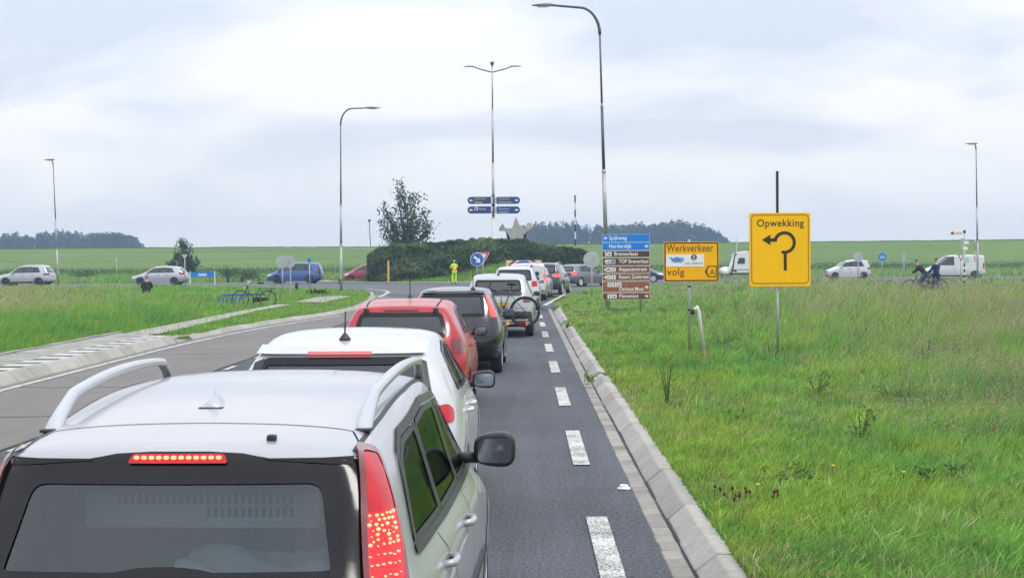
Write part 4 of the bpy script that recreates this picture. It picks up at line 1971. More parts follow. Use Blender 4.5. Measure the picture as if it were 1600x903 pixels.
limb_tree('willow_tree', 'tall loose wind-blown tree rising behind the left end of the hedge', 132, (634, 400),
          [(600, 316), (621, 284), (624, 300), (640, 302), (652, 304), (662, 330), (673, 346), (597, 342), (611, 336), (645, 330), (632, 318), (655, 350), (606, 362), (668, 362), (622, 356), (640, 360)],
          .13, 300, ((.035, .07, .035), (.10, .155, .06)), sprd=.36)
limb_tree('small_tree', 'small bushy tree on the dike slope behind the silver hatchback', 160, (286, 428),
          [(284, 376), (287, 380), (276, 398), (296, 400), (305, 408), (268, 412), (286, 400), (290, 414), (276, 418), (300, 420)],
          .15, 260, ((.035, .065, .032), (.08, .125, .045)), sprd=.34)


def shrub(px, py, w_, h_, label, n=700, cols=((.03, .06, .02), (.07, .12, .035)), Y=None, leaf=.08):
    b = G(px, py)
    root = thing('shrub', label, 'shrub', (b.x, b.y, 0))
    P = rng.normal(0, 1, (n, 3)) * np.array([w_ * .28, w_ * .28, h_ * .22])
    P[:, 2] = np.abs(P[:, 2] + h_ * .45)
    t = rng.random((n, 1))
    C = np.array(cols[0]) * (1 - t) + np.array(cols[1]) * t
    leaf_cloud('foliage', P, leaf, C, root)
    bm = BM()
    for k in range(7):
        a = k * .9
        tube(bm, [(0, 0, 0), (math.cos(a) * w_ * .12, math.sin(a) * w_ * .12, h_ * .4), (math.cos(a) * w_ * .25, math.sin(a) * w_ * .25, h_ * .8)], .012, 5)
    obj('stem', bm, M_BARK, root)
    return root


shrub(388, 440, 2.2, 1.1, 'low green shrub left of the blue minivan', 900)
shrub(357, 438, 1.6, 1.3, 'dark shrub beside the blue name board', 700)
shrub(497, 462, .9, .35, 'dark low leafy clump right of the small black post', 350)
shrub(130, 436, 2.5, .9, 'low bush between the silver suv and the silver hatchback', 700)

# ------------------------------------------------------------------ woods beyond the dike
def forest(name, tops, Y, n_tr, cols):
    tx = np.array([p[0] for p in tops], float)
    ty = np.array([p[1] for p in tops], float)
    Ps, Cs = [], []
    bmT = BM()
    for k in range(n_tr):
        px = rng.uniform(tx[0], tx[-1])
        row = rng.random()
        Yk = Y + row * 40
        X = (px - 800) / FPX * Yk - .0072 * Yk
        zt = 2 + (401 - (px - 800) * math.tan(R(ROLL)) - np.interp(px, tx, ty) - rng.uniform(-2, 3) + (fbm(np.array([px * .06]), np.array([.3]), 3)[0] - .5) * 9) / FPX * Yk
        hgt = zt - rng.uniform(1.5, 4.0)
        cw = rng.uniform(2.2, 3.6)
        n = 420
        d = rng.normal(size=(n, 3))
        d /= np.linalg.norm(d, axis=1)[:, None]
        lob = 1 + .3 * np.sin(d[:, 0] * 5 + k) * np.cos(d[:, 2] * 4 + k * 2)
        P = d * (rng.random(n) ** .4 * lob)[:, None] * np.array([cw, cw, hgt * .42]) + np.array([X, Yk, zt - hgt * .46])
        Ps.append(P)
        c0 = np.array(cols[0]) + (np.array(cols[1]) - np.array(cols[0])) * rng.random()
        Cs.append(np.tile(c0, (n, 1)) * rng.uniform(.7, 1.35, n)[:, None])
        tube(bmT, [(X, Yk, 0), (X + rng.uniform(-.5, .5), Yk, zt * .7)], .25, 5, rs=[.3, .12])
    o = leaf_cloud(name, np.concatenate(Ps), .62, np.concatenate(Cs))
    struct(o, 'stuff')
    o2 = obj(name + '_trunks', bmT, M_BARK)
    struct(o2, 'stuff')


forest('wood', [(818, 362), (825, 352), (850, 346), (880, 346), (915, 350), (940, 353), (965, 350), (1000, 349), (1015, 352), (1030, 346), (1060, 345), (1090, 349), (1110, 355), (1125, 364), (1136, 374)],
       620, 110, ((.020, .042, .018), (.045, .075, .028)))
forest('wood', [(-260, 360), (-100, 364), (0, 366), (15, 363), (40, 366), (80, 364), (95, 360), (120, 363), (150, 364), (185, 364), (205, 369), (219, 376)],
       620, 130, ((.020, .042, .018), (.045, .075, .028)))
# ------------------------------------------------------------------ the queue: silver estate in front
P_SILV = paint('silver_paint', (.41, .415, .44), .3, .30)
P_WHITE = paint('white_paint', (.58, .59, .615), 0, .25)
P_RED = paint('red_paint', (.43, .018, .028), 0, .26, .45)
P_BLACK = paint('black_paint', (.005, .006, .010), 0, .22, .7)
P_GREY = paint('grey_paint', (.16, .175, .20), .5, .3)
P_LSILV = paint('light_silver_paint', (.45, .47, .50), .3, .3)
P_DARK = paint('dark_grey_paint', (.035, .038, .045), .3, .25)
P_BLUE = paint('blue_paint', (.045, .105, .33), .2, .28)
P_NAVY = paint('navy_paint', (.02, .035, .08), .2, .26)
P_CHERRY = paint('cherry_paint', (.38, .025, .05), 0, .28)


def estate():
    root = thing('estate_car', 'silver estate car with roof rails and lit brake lights, nearest in the queue', 'car', (-1.185, 5.12, 0), R(-1.9))

    def edit(st, W):
        # shoulders: wide below the panes, glasshouse set well in
        for i, x in ((0, .80), (1, .805), (2, .815), (3, .815)):
            st[i][3] = (x, st[i][3][1], st[i][3][2])
        for i in (1, 2, 3):
            st[i][2] = (W * 1.0, st[i][2][1], .83)
        st[0][2] = (W * .965, .02, .80)

    sp = dict(L=4.51, W=1.77, zbr=.955, zbf=.93, yrb=.14, ytt=.36, wtr=.665, wtm=.685, wtf=.66, zrr=1.352, zr1=1.43, zr2=1.488, zr3=1.462,
              ywt=2.60, ycw=3.25, zcw=.97, zhn=.86, zn=.70, ya=1.0, yb=3.62, wr=.32, rb=.07, fb=.24, sub=4, paint=P_SILV, hole=True, edit=edit,
              glassz=.0, dlo=[(.56, .985), (1.5, .965), (3.14, .965), (2.62, 1.325), (1.8, 1.36), (1.02, 1.31), (.86, 1.255)],
              crease={(0, 4, 0, 5): .8, (0, 5, 0, 6): .8, (0, 3, 0, 4): .3, (0, 4, 1, 4): .1})
    c = Car(sp, root)
    c.front_pane()
    # tailgate: black border right round the glass, then the see-through screen
    zt = 1.318
    pane = round_poly([(-.618, .925), (.618, .925), (.54, 1.290), (-.54, 1.290)], .09, 6)
    c.cut(pane, 0, False, .012)
    o = c.patch('rear_window', pane, 0, M_GLASSR, .001, .1)
    outer = [(-.71, .78), (.71, .78), (.685, .95), (.645, 1.15), (.622, zt), (.33, zt), (.22, zt + .018), (.10, zt + .024), (-.10, zt + .024), (-.22, zt + .018), (-.33, zt), (-.622, zt), (-.645, 1.15), (-.685, .95)]
    c.annulus('tailgate_border', outer, inset_poly(pane, .02), 0, M_FRIT, .004)
    c.patch('wiper_cover', [(.24 * math.cos(R(q)), .93 + .06 * math.sin(R(q))) for q in range(0, 181, 12)], 0, M_FRIT, .012, .05)
    c.band('window_border', pane, 0, .05, M_FRIT, .006, step=.04, parent=o)
    # spoiler lip and its shadow gap
    for mi in (False, True):
        c.patch('spoiler_gap', [(.30, zt - .004), (.60, zt - .024), (.60, zt + .001), (.30, zt + .001)], 0, M_UNDER, .007, .05, mi)
    # high brake light with a row of LEDs
    bl = c.patch('brake_light', round_poly([(-.175, 1.302), (.175, 1.302), (.16, 1.332), (-.16, 1.332)], .012), 0, M_REDL, .014, .06)
    for k in range(12):
        x = -.143 + k * .026
        p = c.press(x, 1.317, 0, .020)
        bm = BM()
        bmesh.ops.create_icosphere(bm, subdivisions=2, radius=.5)
        for v in bm.verts:
            v.co = Vector((v.co.x * .021, v.co.y * .008, v.co.z * .015)) + p
        c.add('led', bm, M_LED, bl)
    # washer nozzle
    p = c.press(.30, .43, 'top', 0)
    bm = BM()
    box(bm, p + Vector((0, 0, .006)), (.034, .036, .026), bev=.008)
    c.add('washer_nozzle', bm, M_TRIM)
    c.sides((1.42, 2.27), -.10, .024, M_TRIM, .026)
    # black belt moulding
    for mi in (False, True):
        c.band('belt_moulding', [(.52, .965), (1.5, .948), (2.3, .945), (3.16, .95)], 90, .03, M_TRIM, .010, mi, False, .06)
        c.band('window_surround', [(.54, .97), (.845, 1.27), (1.02, 1.33), (1.8, 1.385), (2.62, 1.35), (3.18, .965)], 90, .030, M_TRIM, .008, mi, False, .05)
    # tall rear lamps up the corners
    rt, _ = c.frame(38)
    def U(x, y):
        return x * rt.x + y * rt.y
    lens = [(U(.615, .36), 1.325), (U(.64, .39), 1.345), (U(.68, .51), 1.32), (U(.705, .46), 1.18), (U(.745, .36), 1.0), (U(.765, .27), .80), (U(.775, .20), .62), (U(.66, .06), .60), (U(.635, .12), .85), (U(.625, .25), 1.12)]
    lensr = round_poly(lens, .035, 4)
    for mi in (False, True):
        t = c.patch('tail_light', lensr, 38, M_REDL, .018, .05, mi)
        c.band('lamp_edge', lensr, 38, .02, M_DREDL, .021, mi, step=.04, parent=t)
        glow = [p for p in inset_poly(lensr, .016)]
        lit = []
        for q in range(len(glow)):
            (u1, z1), (u2, z2) = glow[q], glow[(q + 1) % len(glow)]
            if z1 <= 1.135:
                lit.append((u1, z1))
            if (z1 - 1.135) * (z2 - 1.135) < 0:
                lit.append((u1 + (u2 - u1) * (1.135 - z1) / (z2 - z1), 1.135))
        c.patch('lit_lens', lit, 38, M_GLOW, .0195, .05, mi, parent=t)
        bm = BM()
        s = -1 if mi else 1
        u0 = 0
        for r in range(26):
            z = 1.128 - r * .0155
            xs_ = []
            for i_ in range(len(lensr)):
                (u1, z1), (u2, z2) = lensr[i_], lensr[(i_ + 1) % len(lensr)]
                if (z1 - z) * (z2 - z) < 0:
                    xs_.append(u1 + (u2 - u1) * (z - z1) / (z2 - z1))
            ua, ub = min(xs_) + .018, max(xs_) - .034
            nn = 6 if z > 1.0 else 6
            for q in range(nn):
                u = ua + (ub - ua) * (q + .5 + (.25 if r % 2 else 0) * (1 if q < nn - 1 else 0)) / nn
                if z < 1.02 and r % 2:
                    continue
                if random.random() < .16:
                    continue
                pp = c.press(u + random.uniform(-.004, .004), z + random.uniform(-.004, .004), 38, .022)
                b2 = bmesh.new()
                bmesh.ops.create_icosphere(b2, subdivisions=1, radius=.5)
                sz_ = random.uniform(.6, 1.45)
                for v in b2.verts:
                    v.co = Vector((v.co.x * .0125 * sz_, v.co.y * .0125 * sz_, v.co.z * (.0105 if z > 1.02 else .007) * sz_)) + pp
                    v.co.x *= s
                merge(bm, b2)
        oo = c.add('led_cluster', bm, M_LED, t)
        oo['kind'] = 'stuff'
    # roof rails: broad flat-sided bows with feet
    for s in (1, -1):
        pts = []
        n = 26
        for k in range(n + 1):
            t_ = k / n
            y = .70 + 1.84 * t_
            x = .590 + .030 * math.sin(math.pi * min(1, t_ * 1.1) * .5)
            z = c.press(x, y, 'top', 0).z
            e0 = min(1, t_ / .16)
            e1 = min(1, (1 - t_) / .07)
            lift = .098 * (e0 ** .75) * (e1 ** .5) if 0 < t_ < 1 else 0
            wdt = .034 if t_ > .12 else .050 - .016 * t_ / .12
            pts.append((x, y, z, lift, wdt))
        bm = BM()
        prev = None
        for x, y, z, lf, wd_ in pts:
            th = .034
            ctr = Vector((x * s, y, z + lf - .012))
            ring = [ctr + Vector((a * wd_ * s, 0, b_ * th)) for a, b_ in ((-.7, -.5), (-.8, .1), (-.45, .55), (.3, .55), (.62, .1), (.55, -.5))]
            ring = [bm.verts.new(v) for v in ring]
            if prev:
                for a in range(6):
                    bm.faces.new((prev[a], prev[(a + 1) % 6], ring[(a + 1) % 6], ring[a]))
            else:
                bm.faces.new(ring)
            prev = ring
        bm.faces.new(prev[::-1])
        bmesh.ops.bevel(bm, geom=[e for e in bm.edges], offset=.004, segments=1, affect='EDGES')
        c.add('roof_rail', bm, P_LSILV)
        # roof ditch moulding and rail foot gasket
        c.band('roof_moulding', [(.598 * 1, .40), (.618, 1.0), (.632, 1.7), (.622, 2.5)], 'top', .016, M_TRIM, .003, s < 0, False, .08)
        p = c.press(.590, .70, 'top', .002)
        bm = BM()
        box(bm, (p.x * s, p.y + .012, p.z), (.060, .085, .012), bev=.004)
        c.add('rail_gasket', bm, M_TRIM)
        p = c.press(.605, 2.5, 'top', .002)
        bm = BM()
        box(bm, (p.x * s, p.y - .02, p.z), (.05, .08, .012), bev=.004)
        c.add('rail_gasket', bm, M_TRIM)
    c.band('tailgate_gap', [(-.56, .64), (-.3, .655), (0, .66), (.3, .655), (.56, .64)], 'top', .007, M_UNDER, .0015, False, False, .05)
    for s in (1, -1):
        c.band('tailgate_gap', [(s * .56, .64), (s * .615, .47), (s * .62, .42)], 'top', .007, M_UNDER, .0015, False, False, .04)
    # shark fin aerial
    z = c.press(0, .93, 'top', 0).z
    bm = BM()
    prof = [(0.0, .048, .010), (.025, .047, .034), (.06, .036, .060), (.085, .030, .066), (.13, .034, .048), (.19, .032, .022), (.235, .02, .004)]
    prev = None
    for yy, hw, hh in prof:
        ring = [bm.verts.new((a - .035, .93 + yy, z + b_)) for a, b_ in ((-hw, 0), (-hw * .38, hh * .55), (0, hh), (hw * .38, hh * .55), (hw, 0))]
        if prev:
            for a in range(4):
                bm.faces.new((prev[a], prev[a + 1], ring[a + 1], ring[a]))
        else:
            bm.faces.new(ring)
        prev = ring
    fin = c.add('antenna', bm, P_LSILV)
    bm = BM()
    prism(bm, [(-.050, -.004), (.050, -.004), (.046, .003), (-.046, .003)], .922, 1.175, Matrix.Translation((-.035, 0, z)))
    c.add('antenna_gasket', bm, M_TRIM, fin, smooth=False)
    # flank
    c.handles([1.05, 1.98], .835)
    ln = [[(2.27, .25), (2.27, .94)], [(1.50, .25), (1.46, .55), (1.22, .80), (1.12, .93)], [(3.2, .3), (3.16, .93)]]
    c.seams(ln)
    for mi in (False, True):
        c.band('door_seam', [(.78, .60), (.80, .72), (.90, .76), (.99, .72), (1.0, .6)], 90, .006, M_UNDER, .003, mi, False, .03)
        c.band('rub_strip', [(1.5, .50), (3.2, .50)], 90, .045, M_TRIM, .012, mi, False, .1)
    c.mirrors(2.86, 1.015, M_TRIM, (.215, .14, .165), True, .07)
    c.wheels()
    c.under()
    c.headlights()
    c.grille()
    c.plate(.55)
    # inside
    c.seats((1.0, 2.05), .35, 1.0)
    bm = BM()
    box(bm, (0, .55, .60), (1.15, .8, .04))
    box(bm, (0, .98, .78), (1.2, .06, .36), bev=.02)
    c.add('cargo_floor', bm, M_SEAT, smooth=False)
    bm = BM()
    box(bm, (0, 1.62, 1.352), (.96, 1.7, .02))
    c.add('headliner', bm, mat('headliner', (.30, .30, .30), .9), smooth=False)
    bm = BM()
    box(bm, (0, 3.1, .82), (1.3, .5, .22), bev=.05)
    c.add('dashboard', bm, M_TRIM)
    b = c.finish_body()
    # cargo: pale louvred box and a sheet
    wh = mat('pale_grey_plastic', (.72, .74, .73), .5, var=.06)
    t = thing('louvred_box', 'long pale plastic box with louvre slots behind the rear window of the silver estate', 'box', (-1.16, 5.80, .055), R(-2))
    bm = BM()
    box(bm, (0, 0, 1.04), (.86, .14, .13), bev=.02)
    obj('housing', bm, wh, t)
    for k in range(26):
        for zz in ((1.085, 1.035) if k > 12 else (1.085,)):
            bm = BM()
            box(bm, (-.30 + k * .025, -.072, zz), (.011, .008, .036))
            obj('slot', bm, M_UNDER, t)
    t2 = thing('sheet', 'crumpled pale plastic sheet low behind the rear window of the silver estate', 'sheet', (-.86, 5.62, .84))
    bm = BM()
    bmesh.ops.create_grid(bm, x_segments=26, y_segments=14, size=.5)
    for v in bm.verts:
        x, y = v.co.x, v.co.y
        v.co = Vector((x * .72, y * .42, .07 + .05 * math.sin(x * 9 + y * 4) * math.cos(y * 7 + 1) + .05 * y + random.uniform(-.006, .006)))
    obj('sheet', bm, mat('pale_sheet', (.62, .65, .64), .55, var=.1, scale=9), t2, smooth=True)

    root.scale = (.978, 1, 1)


estate()


def near_hatch(name, label, sp, loc, rz, cuts, rearp, tl, tlmat, **k):
    root, c = basic_car(name, label, sp, loc, rz, cuts, tl, tlmat, rearp, **k)
    c.seats((.95, 1.85), .35, 1.0)
    bm = BM()
    box(bm, (0, .45, .86), (1.05, .5, .03))
    c.add('parcel_shelf', bm, M_SEAT, smooth=False)
    bm = BM()
    box(bm, (0, c.ycw - .1, .82), (1.25, .5, .2), bev=.05)
    c.add('dashboard', bm, M_TRIM)
    return root, c


W_ = .88
# white hatchback behind the estate
root, c = near_hatch('hatchback', 'white hatchback with stubby black roof aerial and long lit brake light', dict(
    L=4.05, W=1.74, zbr=.99, zbf=.90, yrb=.12, ytt=.42, wtr=.585, wtm=.63, wtf=.61, zrr=1.365, zr1=1.42, zr2=1.455, zr3=1.41, ywt=2.30, ycw=2.95,
    ya=.72, yb=3.25, wr=.31, sub=4, paint=P_WHITE, hole=True, ydr=.95, ydrt=1.15, glassz=.05, roofgap=.12), (-1.30, 10.95, 0), R(-.4),
    (1.15, 1.72), (.62, 1.0, .555, 1.295), [(.66, .02, .84), (.86, .18, .85), (.85, .24, .93), (.80, .18, .975), (.66, .08, .96)], M_REDL,
    plate_z=.72, mirror=M_TRIM, antenna=(.62, .16, .28))
c.patch('spoiler_lip', [(-.585, 1.305), (.585, 1.305), (.58, 1.355), (-.58, 1.355)], 0, P_WHITE, .03, .06)
c.patch('brake_light', round_poly([(-.225, 1.298), (.225, 1.298), (.225, 1.318), (-.225, 1.318)], .006), 0, mat('lit_brake_bar', (1, .06, .07), .2, emit=1.6), .036, .06)
p = c.press(0, 1.25, 0, .01)
bm = BM()
box(bm, (0, p.y + .06, 1.245), (.20, .08, .06), bev=.015)
c.add('brake_light_housing', bm, M_DREDL)
for mi in (False, True):
    c.patch('rear_quarter_trim', [(.575, 1.02), (.665, 1.0), (.605, 1.26), (.535, 1.29)], 0, M_TRIM, .008, .05, mi)

# red hatchback
root, c = near_hatch('hatchback', 'red hatchback with red painted rear frame and two black tailgate hinges', dict(
    L=3.9, W=1.69, zbr=.99, zbf=.91, yrb=.10, ytt=.34, wtr=.575, wtm=.61, wtf=.59, zrr=1.375, zr1=1.43, zr2=1.46, zr3=1.41, ywt=2.2, ycw=2.85,
    ya=.62, yb=3.1, wr=.29, sub=4, paint=P_RED, hole=True, ydr=.78, ydrt=.92, glassz=.05, roofgap=.12), (-1.55, 19.9, 0), R(-.6),
    (1.05, 1.6), (.60, 1.0, .515, 1.305), [(.66, .02, .80), (.82, .15, .80), (.84, .26, .88), (.80, .22, .985), (.68, .06, .97)], M_DREDL,
    plate_z=.72, mirror=M_TRIM)
c.patch('brake_light', round_poly([(-.22, 1.325), (.22, 1.325), (.22, 1.353), (-.22, 1.353)], .01), 0, M_DREDL, .012, .06)
for s in (1, -1):
    c.seams([[(s * .44, .30), (s * .46, .8), (s * .46, 2.1)]], 'top', .02, False)
    p = c.press(s * .44, 1.31, 0, .0)
    bm = BM()
    box(bm, (s * .44, p.y - .01, 1.31), (.065, .05, .11), bev=.018)
    c.add('hinge', bm, M_TRIM)
c.antenna(1.7, .55, -.1)

# black hatchback
root, c = near_hatch('hatchback', 'black hatchback with tall narrow red lamps and a thin roof aerial', dict(
    L=4.03, W=1.69, zbr=.97, zbf=.90, yrb=.10, ytt=.33, wtr=.55, wtm=.61, wtf=.59, zrr=1.405, zr1=1.45, zr2=1.475, zr3=1.43, ywt=2.25, ycw=2.9,
    ya=.72, yb=3.22, wr=.31, sub=3, paint=P_BLACK, hole=True, ydr=.85, ydrt=1.0, glassz=.05, roofgap=.12), (-1.21, 27.0, 0), R(-.8),
    (1.15, 1.75), (.56, .99, .51, 1.37), [(.575, .28, 1.33), (.61, .36, 1.34), (.735, .28, 1.02), (.73, .2, .97), (.64, .12, .98)], M_BRAKE,
    plate_z=.66, mirror=P_BLACK, antenna=(.62, .42, .0, .33))
c.patch('roof_spoiler', [(-.55, 1.37), (.55, 1.37), (.535, 1.40), (-.535, 1.40)], 0, P_BLACK, .03, .06)
p = c.press(.0, .82, 0, .01)
bm = BM()
tube(bm, [(-.15, p.y - .01, .60), (.35, p.y - .01, .60)], .012, 6)
c.add('tailgate_strip', bm, M_CHROME)

# silver hatchback carrying an electric bicycle
root, c = basic_car('hatchback', 'silver crossover with black bumper carrying an electric bicycle on its tow bar rack', dict(
    L=4.3, W=1.78, zbr=1.05, zbf=.97, yrb=.10, ytt=.36, wtr=.63, wtm=.66, wtf=.64, zrr=1.50, zr1=1.545, zr2=1.575, zr3=1.53, ywt=2.4, ycw=3.05,
    ya=.8, yb=3.4, wr=.34, zs=.24, sub=3, paint=P_LSILV, glassz=.05), (-.64, 39.6, 0), R(-1), (1.1, 1.8),
    [(.62, .02, .86), (.87, .2, .86), (.86, .28, 1.0), (.64, .06, 1.0)], M_DREDL, (.60, 1.13, .55, 1.42), plate_z=.82, mirror=P_LSILV, black_lower=True, antenna=(.62, .2, .2))
c.patch('tailgate_spoiler', [(-.6, 1.045), (.6, 1.045), (.58, 1.11), (-.58, 1.11)], 0, M_TRIM, .05, .06)
c.patch('tailgate_panel', round_poly([(-.84, .30), (.84, .30), (.82, .64), (-.82, .64)], .06), 0, mat('black_tailgate', (.012, .013, .016), .35, coat=.3), .016, .1)
p = c.press(0, .38, 0, 0)
bm = BM()
tube(bm, [(-.6, p.y - .03, .40), (.35, p.y - .03, .40)], .018, 6)
c.add('bumper_strip', bm, M_CHROME)
BIKE_CAR = root

# white suv with roof rails
root, c = basic_car('suv', 'white suv with black rear window strip and roof rails ahead of the bicycle carrier', dict(
    L=4.5, W=1.82, zbr=1.08, zbf=.98, yrb=.10, ytt=.30, wtr=.63, wtm=.66, wtf=.64, zrr=1.60, zr1=1.63, zr2=1.64, zr3=1.60, ywt=2.6, ycw=3.2,
    ya=.85, yb=3.5, wr=.34, zs=.24, sub=3, paint=P_WHITE), (-.33, 58.5, 0), R(-1.5), (1.2, 2.0),
    [(.64, .02, .9), (.88, .2, .9), (.86, .28, 1.1), (.66, .06, 1.1)], M_REDL, (.64, 1.12, .57, 1.515), plate_z=.8, rails=(.45, 2.4, .60, .60, .07, M_TRIM, .02), black_lower=True)


def van(name, label, P, loc, rz, L_=4.4, W=1.8, H=1.83, lit=True, cargo_glass=False):
    root, c = basic_car(name, label, dict(cat='van', L=L_, W=W, zbr=1.05, zbf=1.02, yrb=.05, ytt=.14, wtr=.76, wtm=.78, wtf=.70, zrr=H - .05, zr1=H - .02, zr2=H, zr3=H - .06,
        ywt=L_ * .62, ycw=L_ * .80, zcw=1.08, zhn=.96, zn=.78, ya=.85, yb=L_ - .85, wr=.32, rb=.05, sub=3, paint=P,
        dlo=[(L_ * .50, 1.09), (L_ * .775, 1.10), (L_ * .63, H - .16), (L_ * .50, H - .13)]), loc, rz, (.2, L_ * .49),
        [(.80, .02, .78), (.88, .16, .78), (.86, .20, 1.25), (.79, .06, 1.25)], M_BRAKE if lit else M_REDL,
        (.30, 1.2, .28, 1.3), plate_z=.72, black_lower=True, mirror=M_TRIM)
    return root, c


root, c = van('van', 'white delivery van with tall lit brake lamp queuing behind the dark suv', P_WHITE, (.16, 72.5, 0), R(-2), 4.4, 1.76, 1.70)
for mi in (False, True):
    c.patch('corner_lamp_trim', [(.80, 1.25), (.86, 1.25), (.82, 1.62), (.78, 1.66)], 0, M_TRIM, .012, .08, mi)
c.band('panel_seam', [(0, .5), (0, 1.72)], 0, .014, M_UNDER, .006, False, False, .1)
for q in (1.12, 1.34):
    p = c.press(-.05, q, 0, .01)
    bm = BM()
    lathe(bm, [(0, -.015), (.10, -.01), (.11, .01), (0, .015)], 12, 'Y', (.45, p.y - .01, q - .12))
    c.add('door_badge', bm, M_TRIM)

# silver hatch half hidden by the van, red high brake light
basic_car('hatchback', 'silver hatchback mostly hidden by the white van, red high brake light showing', dict(
    L=3.9, W=1.7, zbr=.98, yrb=.1, ytt=.34, wtr=.59, zrr=1.42, zr1=1.47, zr2=1.49, zr3=1.45, ywt=2.2, ycw=2.85, ya=.7, yb=3.2, sub=2, paint=P_LSILV),
    (.42, 77.6, 0), R(-4), (1.1, 1.7), None, M_BRAKE, None, high_brake=.4)
# dark suv turning on to the roundabout
basic_car('suv', 'dark suv with lit tail lamps and pale roof at the head of the queue', dict(
    L=4.5, W=1.86, zbr=1.05, zbf=.98, yrb=.10, ytt=.40, wtr=.62, wtm=.66, wtf=.64, zrr=1.60, zr1=1.64, zr2=1.66, zr3=1.62, ywt=2.5, ycw=3.15,
    ya=.9, yb=3.55, wr=.37, zs=.26, sub=3, paint=P_DARK), (1.0, 83, 0), R(-10), (1.2, 2.0),
    [(.50, .0, .92), (.90, .2, .92), (.88, .3, 1.08), (.55, .04, 1.08)], M_BRAKE, (.66, 1.14, .56, 1.50), plate_z=.85, rails=(.5, 2.3, .6, .6, .06, M_CHROME, .02), black_lower=True)
# grey hatch leaving to the right
basic_car('hatchback', 'grey hatchback driving off to the right round the island', dict(
    L=4.2, W=1.75, zbr=.98, yrb=.1, ytt=.52, wtr=.58, zrr=1.40, zr1=1.45, zr2=1.47, zr3=1.43, ywt=2.35, ycw=3.0, ya=.8, yb=3.38, sub=3, paint=P_GREY),
    (2.6, 104.5, 0), R(-38), (1.2, 1.85), [(.55, .0, .78), (.9, .2, .78), (.86, .34, .98), (.58, .06, .98)], M_BRAKE, None, high_brake=None)
# navy car behind the brown direction sign
basic_car('car', 'dark blue hatchback nose showing behind the right edge of the brown direction sign', dict(
    L=4.1, W=1.72, ytt=.5, zrr=1.38, ywt=2.3, ycw=3.0, ya=.75, yb=3.25, sub=2, paint=P_NAVY), (6.5, 120.0, 0), R(-97), (1.2, 1.85))


def rescue_truck():
    root = thing('traffic_truck', 'yellow traffic control vehicle with red and white striped rear board beyond the white van', 'truck', (.02, 88.5, 0), R(-2))
    Y = mat('signal_yellow', (.80, .62, .12), .4)
    Wm = mat('reflective_white', (.72, .74, .78), .4)
    Rm = mat('reflective_red', (.45, .03, .035), .4)
    bm = BM()
    box(bm, (0, 1.6, .98), (1.7, 3.0, 1.0), bev=.06)
    box(bm, (0, 3.9, 1.1), (1.7, 1.6, 1.3), bev=.2)
    obj('body', bm, Y, root)
    bm = BM()
    box(bm, (0, .02, 1.45), (1.9, .08, .66), bev=.01)
    bd = obj('sign_board', bm, Wm, root)
    for s in (1, -1):
        bm = BM()
        box(bm, (s * .92, .0, 1.45), (.12, .12, .70), bev=.01)
        obj('board_side', bm, Y, root)
        bm = BM()
        prism(bm, [(s * .80, 1.45), (s * .80, 1.62), (s * .58, 1.78), (s * .38, 1.78)], -.03, -.024)
        obj('red_stripe', bm, Rm, bd)
        bm = BM()
        prism(bm, [(s * .86, 1.2), (s * .86, 1.35), (s * .3, 1.72), (s * .1, 1.72)], -.03, -.025)
        obj('red_stripe', bm, Rm, bd)
    bm = BM()
    prism(bm, rrect(-.25, 1.60, .25, 1.76, .06), -.04, -.03)
    obj('blue_panel', bm, mat('sign_blue', (.012, .14, .50), .35, var=.05), bd)
    for y in (.8, 3.9):
        for s in (1, -1):
            bm = BM()
            lathe(bm, [(.2, -.1), (.36, -.11), (.37, 0), (.36, .11), (.2, .1)], 20, 'X', (s * .78, y, .37))
            wv = obj('wheel', bm, M_RUBBER, root, smooth=True)
            bm = BM()
            lathe(bm, [(.2, -.06), (0, -.04), (0, .04), (.2, .06)], 16, 'X', (s * .78, y, .37))
            obj('rim', bm, M_RIM, wv)
    bm = BM()
    prism(bm, [(-.7, 1.25), (.7, 1.25), (.62, 1.65), (-.62, 1.65)], 4.71, 4.72)
    obj('windscreen', bm, M_DGLASS, root)


rescue_truck()

# cars crossing on the ring road, seen from the side (they drive to the left)
basic_car('suv', 'silver suv driving left at the far left edge of the road', dict(
    L=4.2, W=1.78, zbr=1.04, zbf=.97, yrb=.08, ytt=.42, wtr=.62, zrr=1.52, zr1=1.58, zr2=1.60, zr3=1.56, ywt=2.35, ycw=3.0, zcw=1.02, zhn=.95, zn=.82, ya=.8, yb=3.3, wr=.34, zs=.26, sub=3, paint=P_LSILV),
    (D(83, 430, 119).x, 119, 0), R(86), (1.15, 1.95), [(.6, .0, .86), (.9, .36, .86), (.86, .42, 1.0), (.62, .06, 1.0)], M_DREDL, rails=(.5, 2.2, .6, .6, .06, M_CHROME, .02), black_lower=True)
basic_car('hatchback', 'silver hatchback driving left beside the blue name board', dict(
    L=4.25, W=1.76, zbr=.95, zbf=.88, yrb=.1, ytt=.55, wtr=.58, zrr=1.38, zr1=1.45, zr2=1.465, zr3=1.42, ywt=2.4, ycw=3.1, ya=.82, yb=3.42, sub=3, paint=P_LSILV),
    (D(293, 430, 121.5).x, 121.5, 0), R(88), (1.3, 1.95), [(.6, .0, .8), (.9, .3, .8), (.86, .42, .98), (.62, .1, .98)], M_DREDL)
basic_car('minivan', 'blue minivan driving left behind the parked bicycle', dict(
    L=4.4, W=1.8, zbr=1.0, zbf=.95, yrb=.06, ytt=.30, wtr=.66, wtm=.68, zrr=1.58, zr1=1.63, zr2=1.65, zr3=1.58, ywt=2.65, ycw=3.45, zcw=1.0, zhn=.90, zn=.72, ya=.8, yb=3.45, wr=.32, sub=3, paint=P_BLUE, ydf=3.45),
    (D(503, 430, 126).x, 126, 0), R(84), (1.15, 2.05), None, M_DREDL)
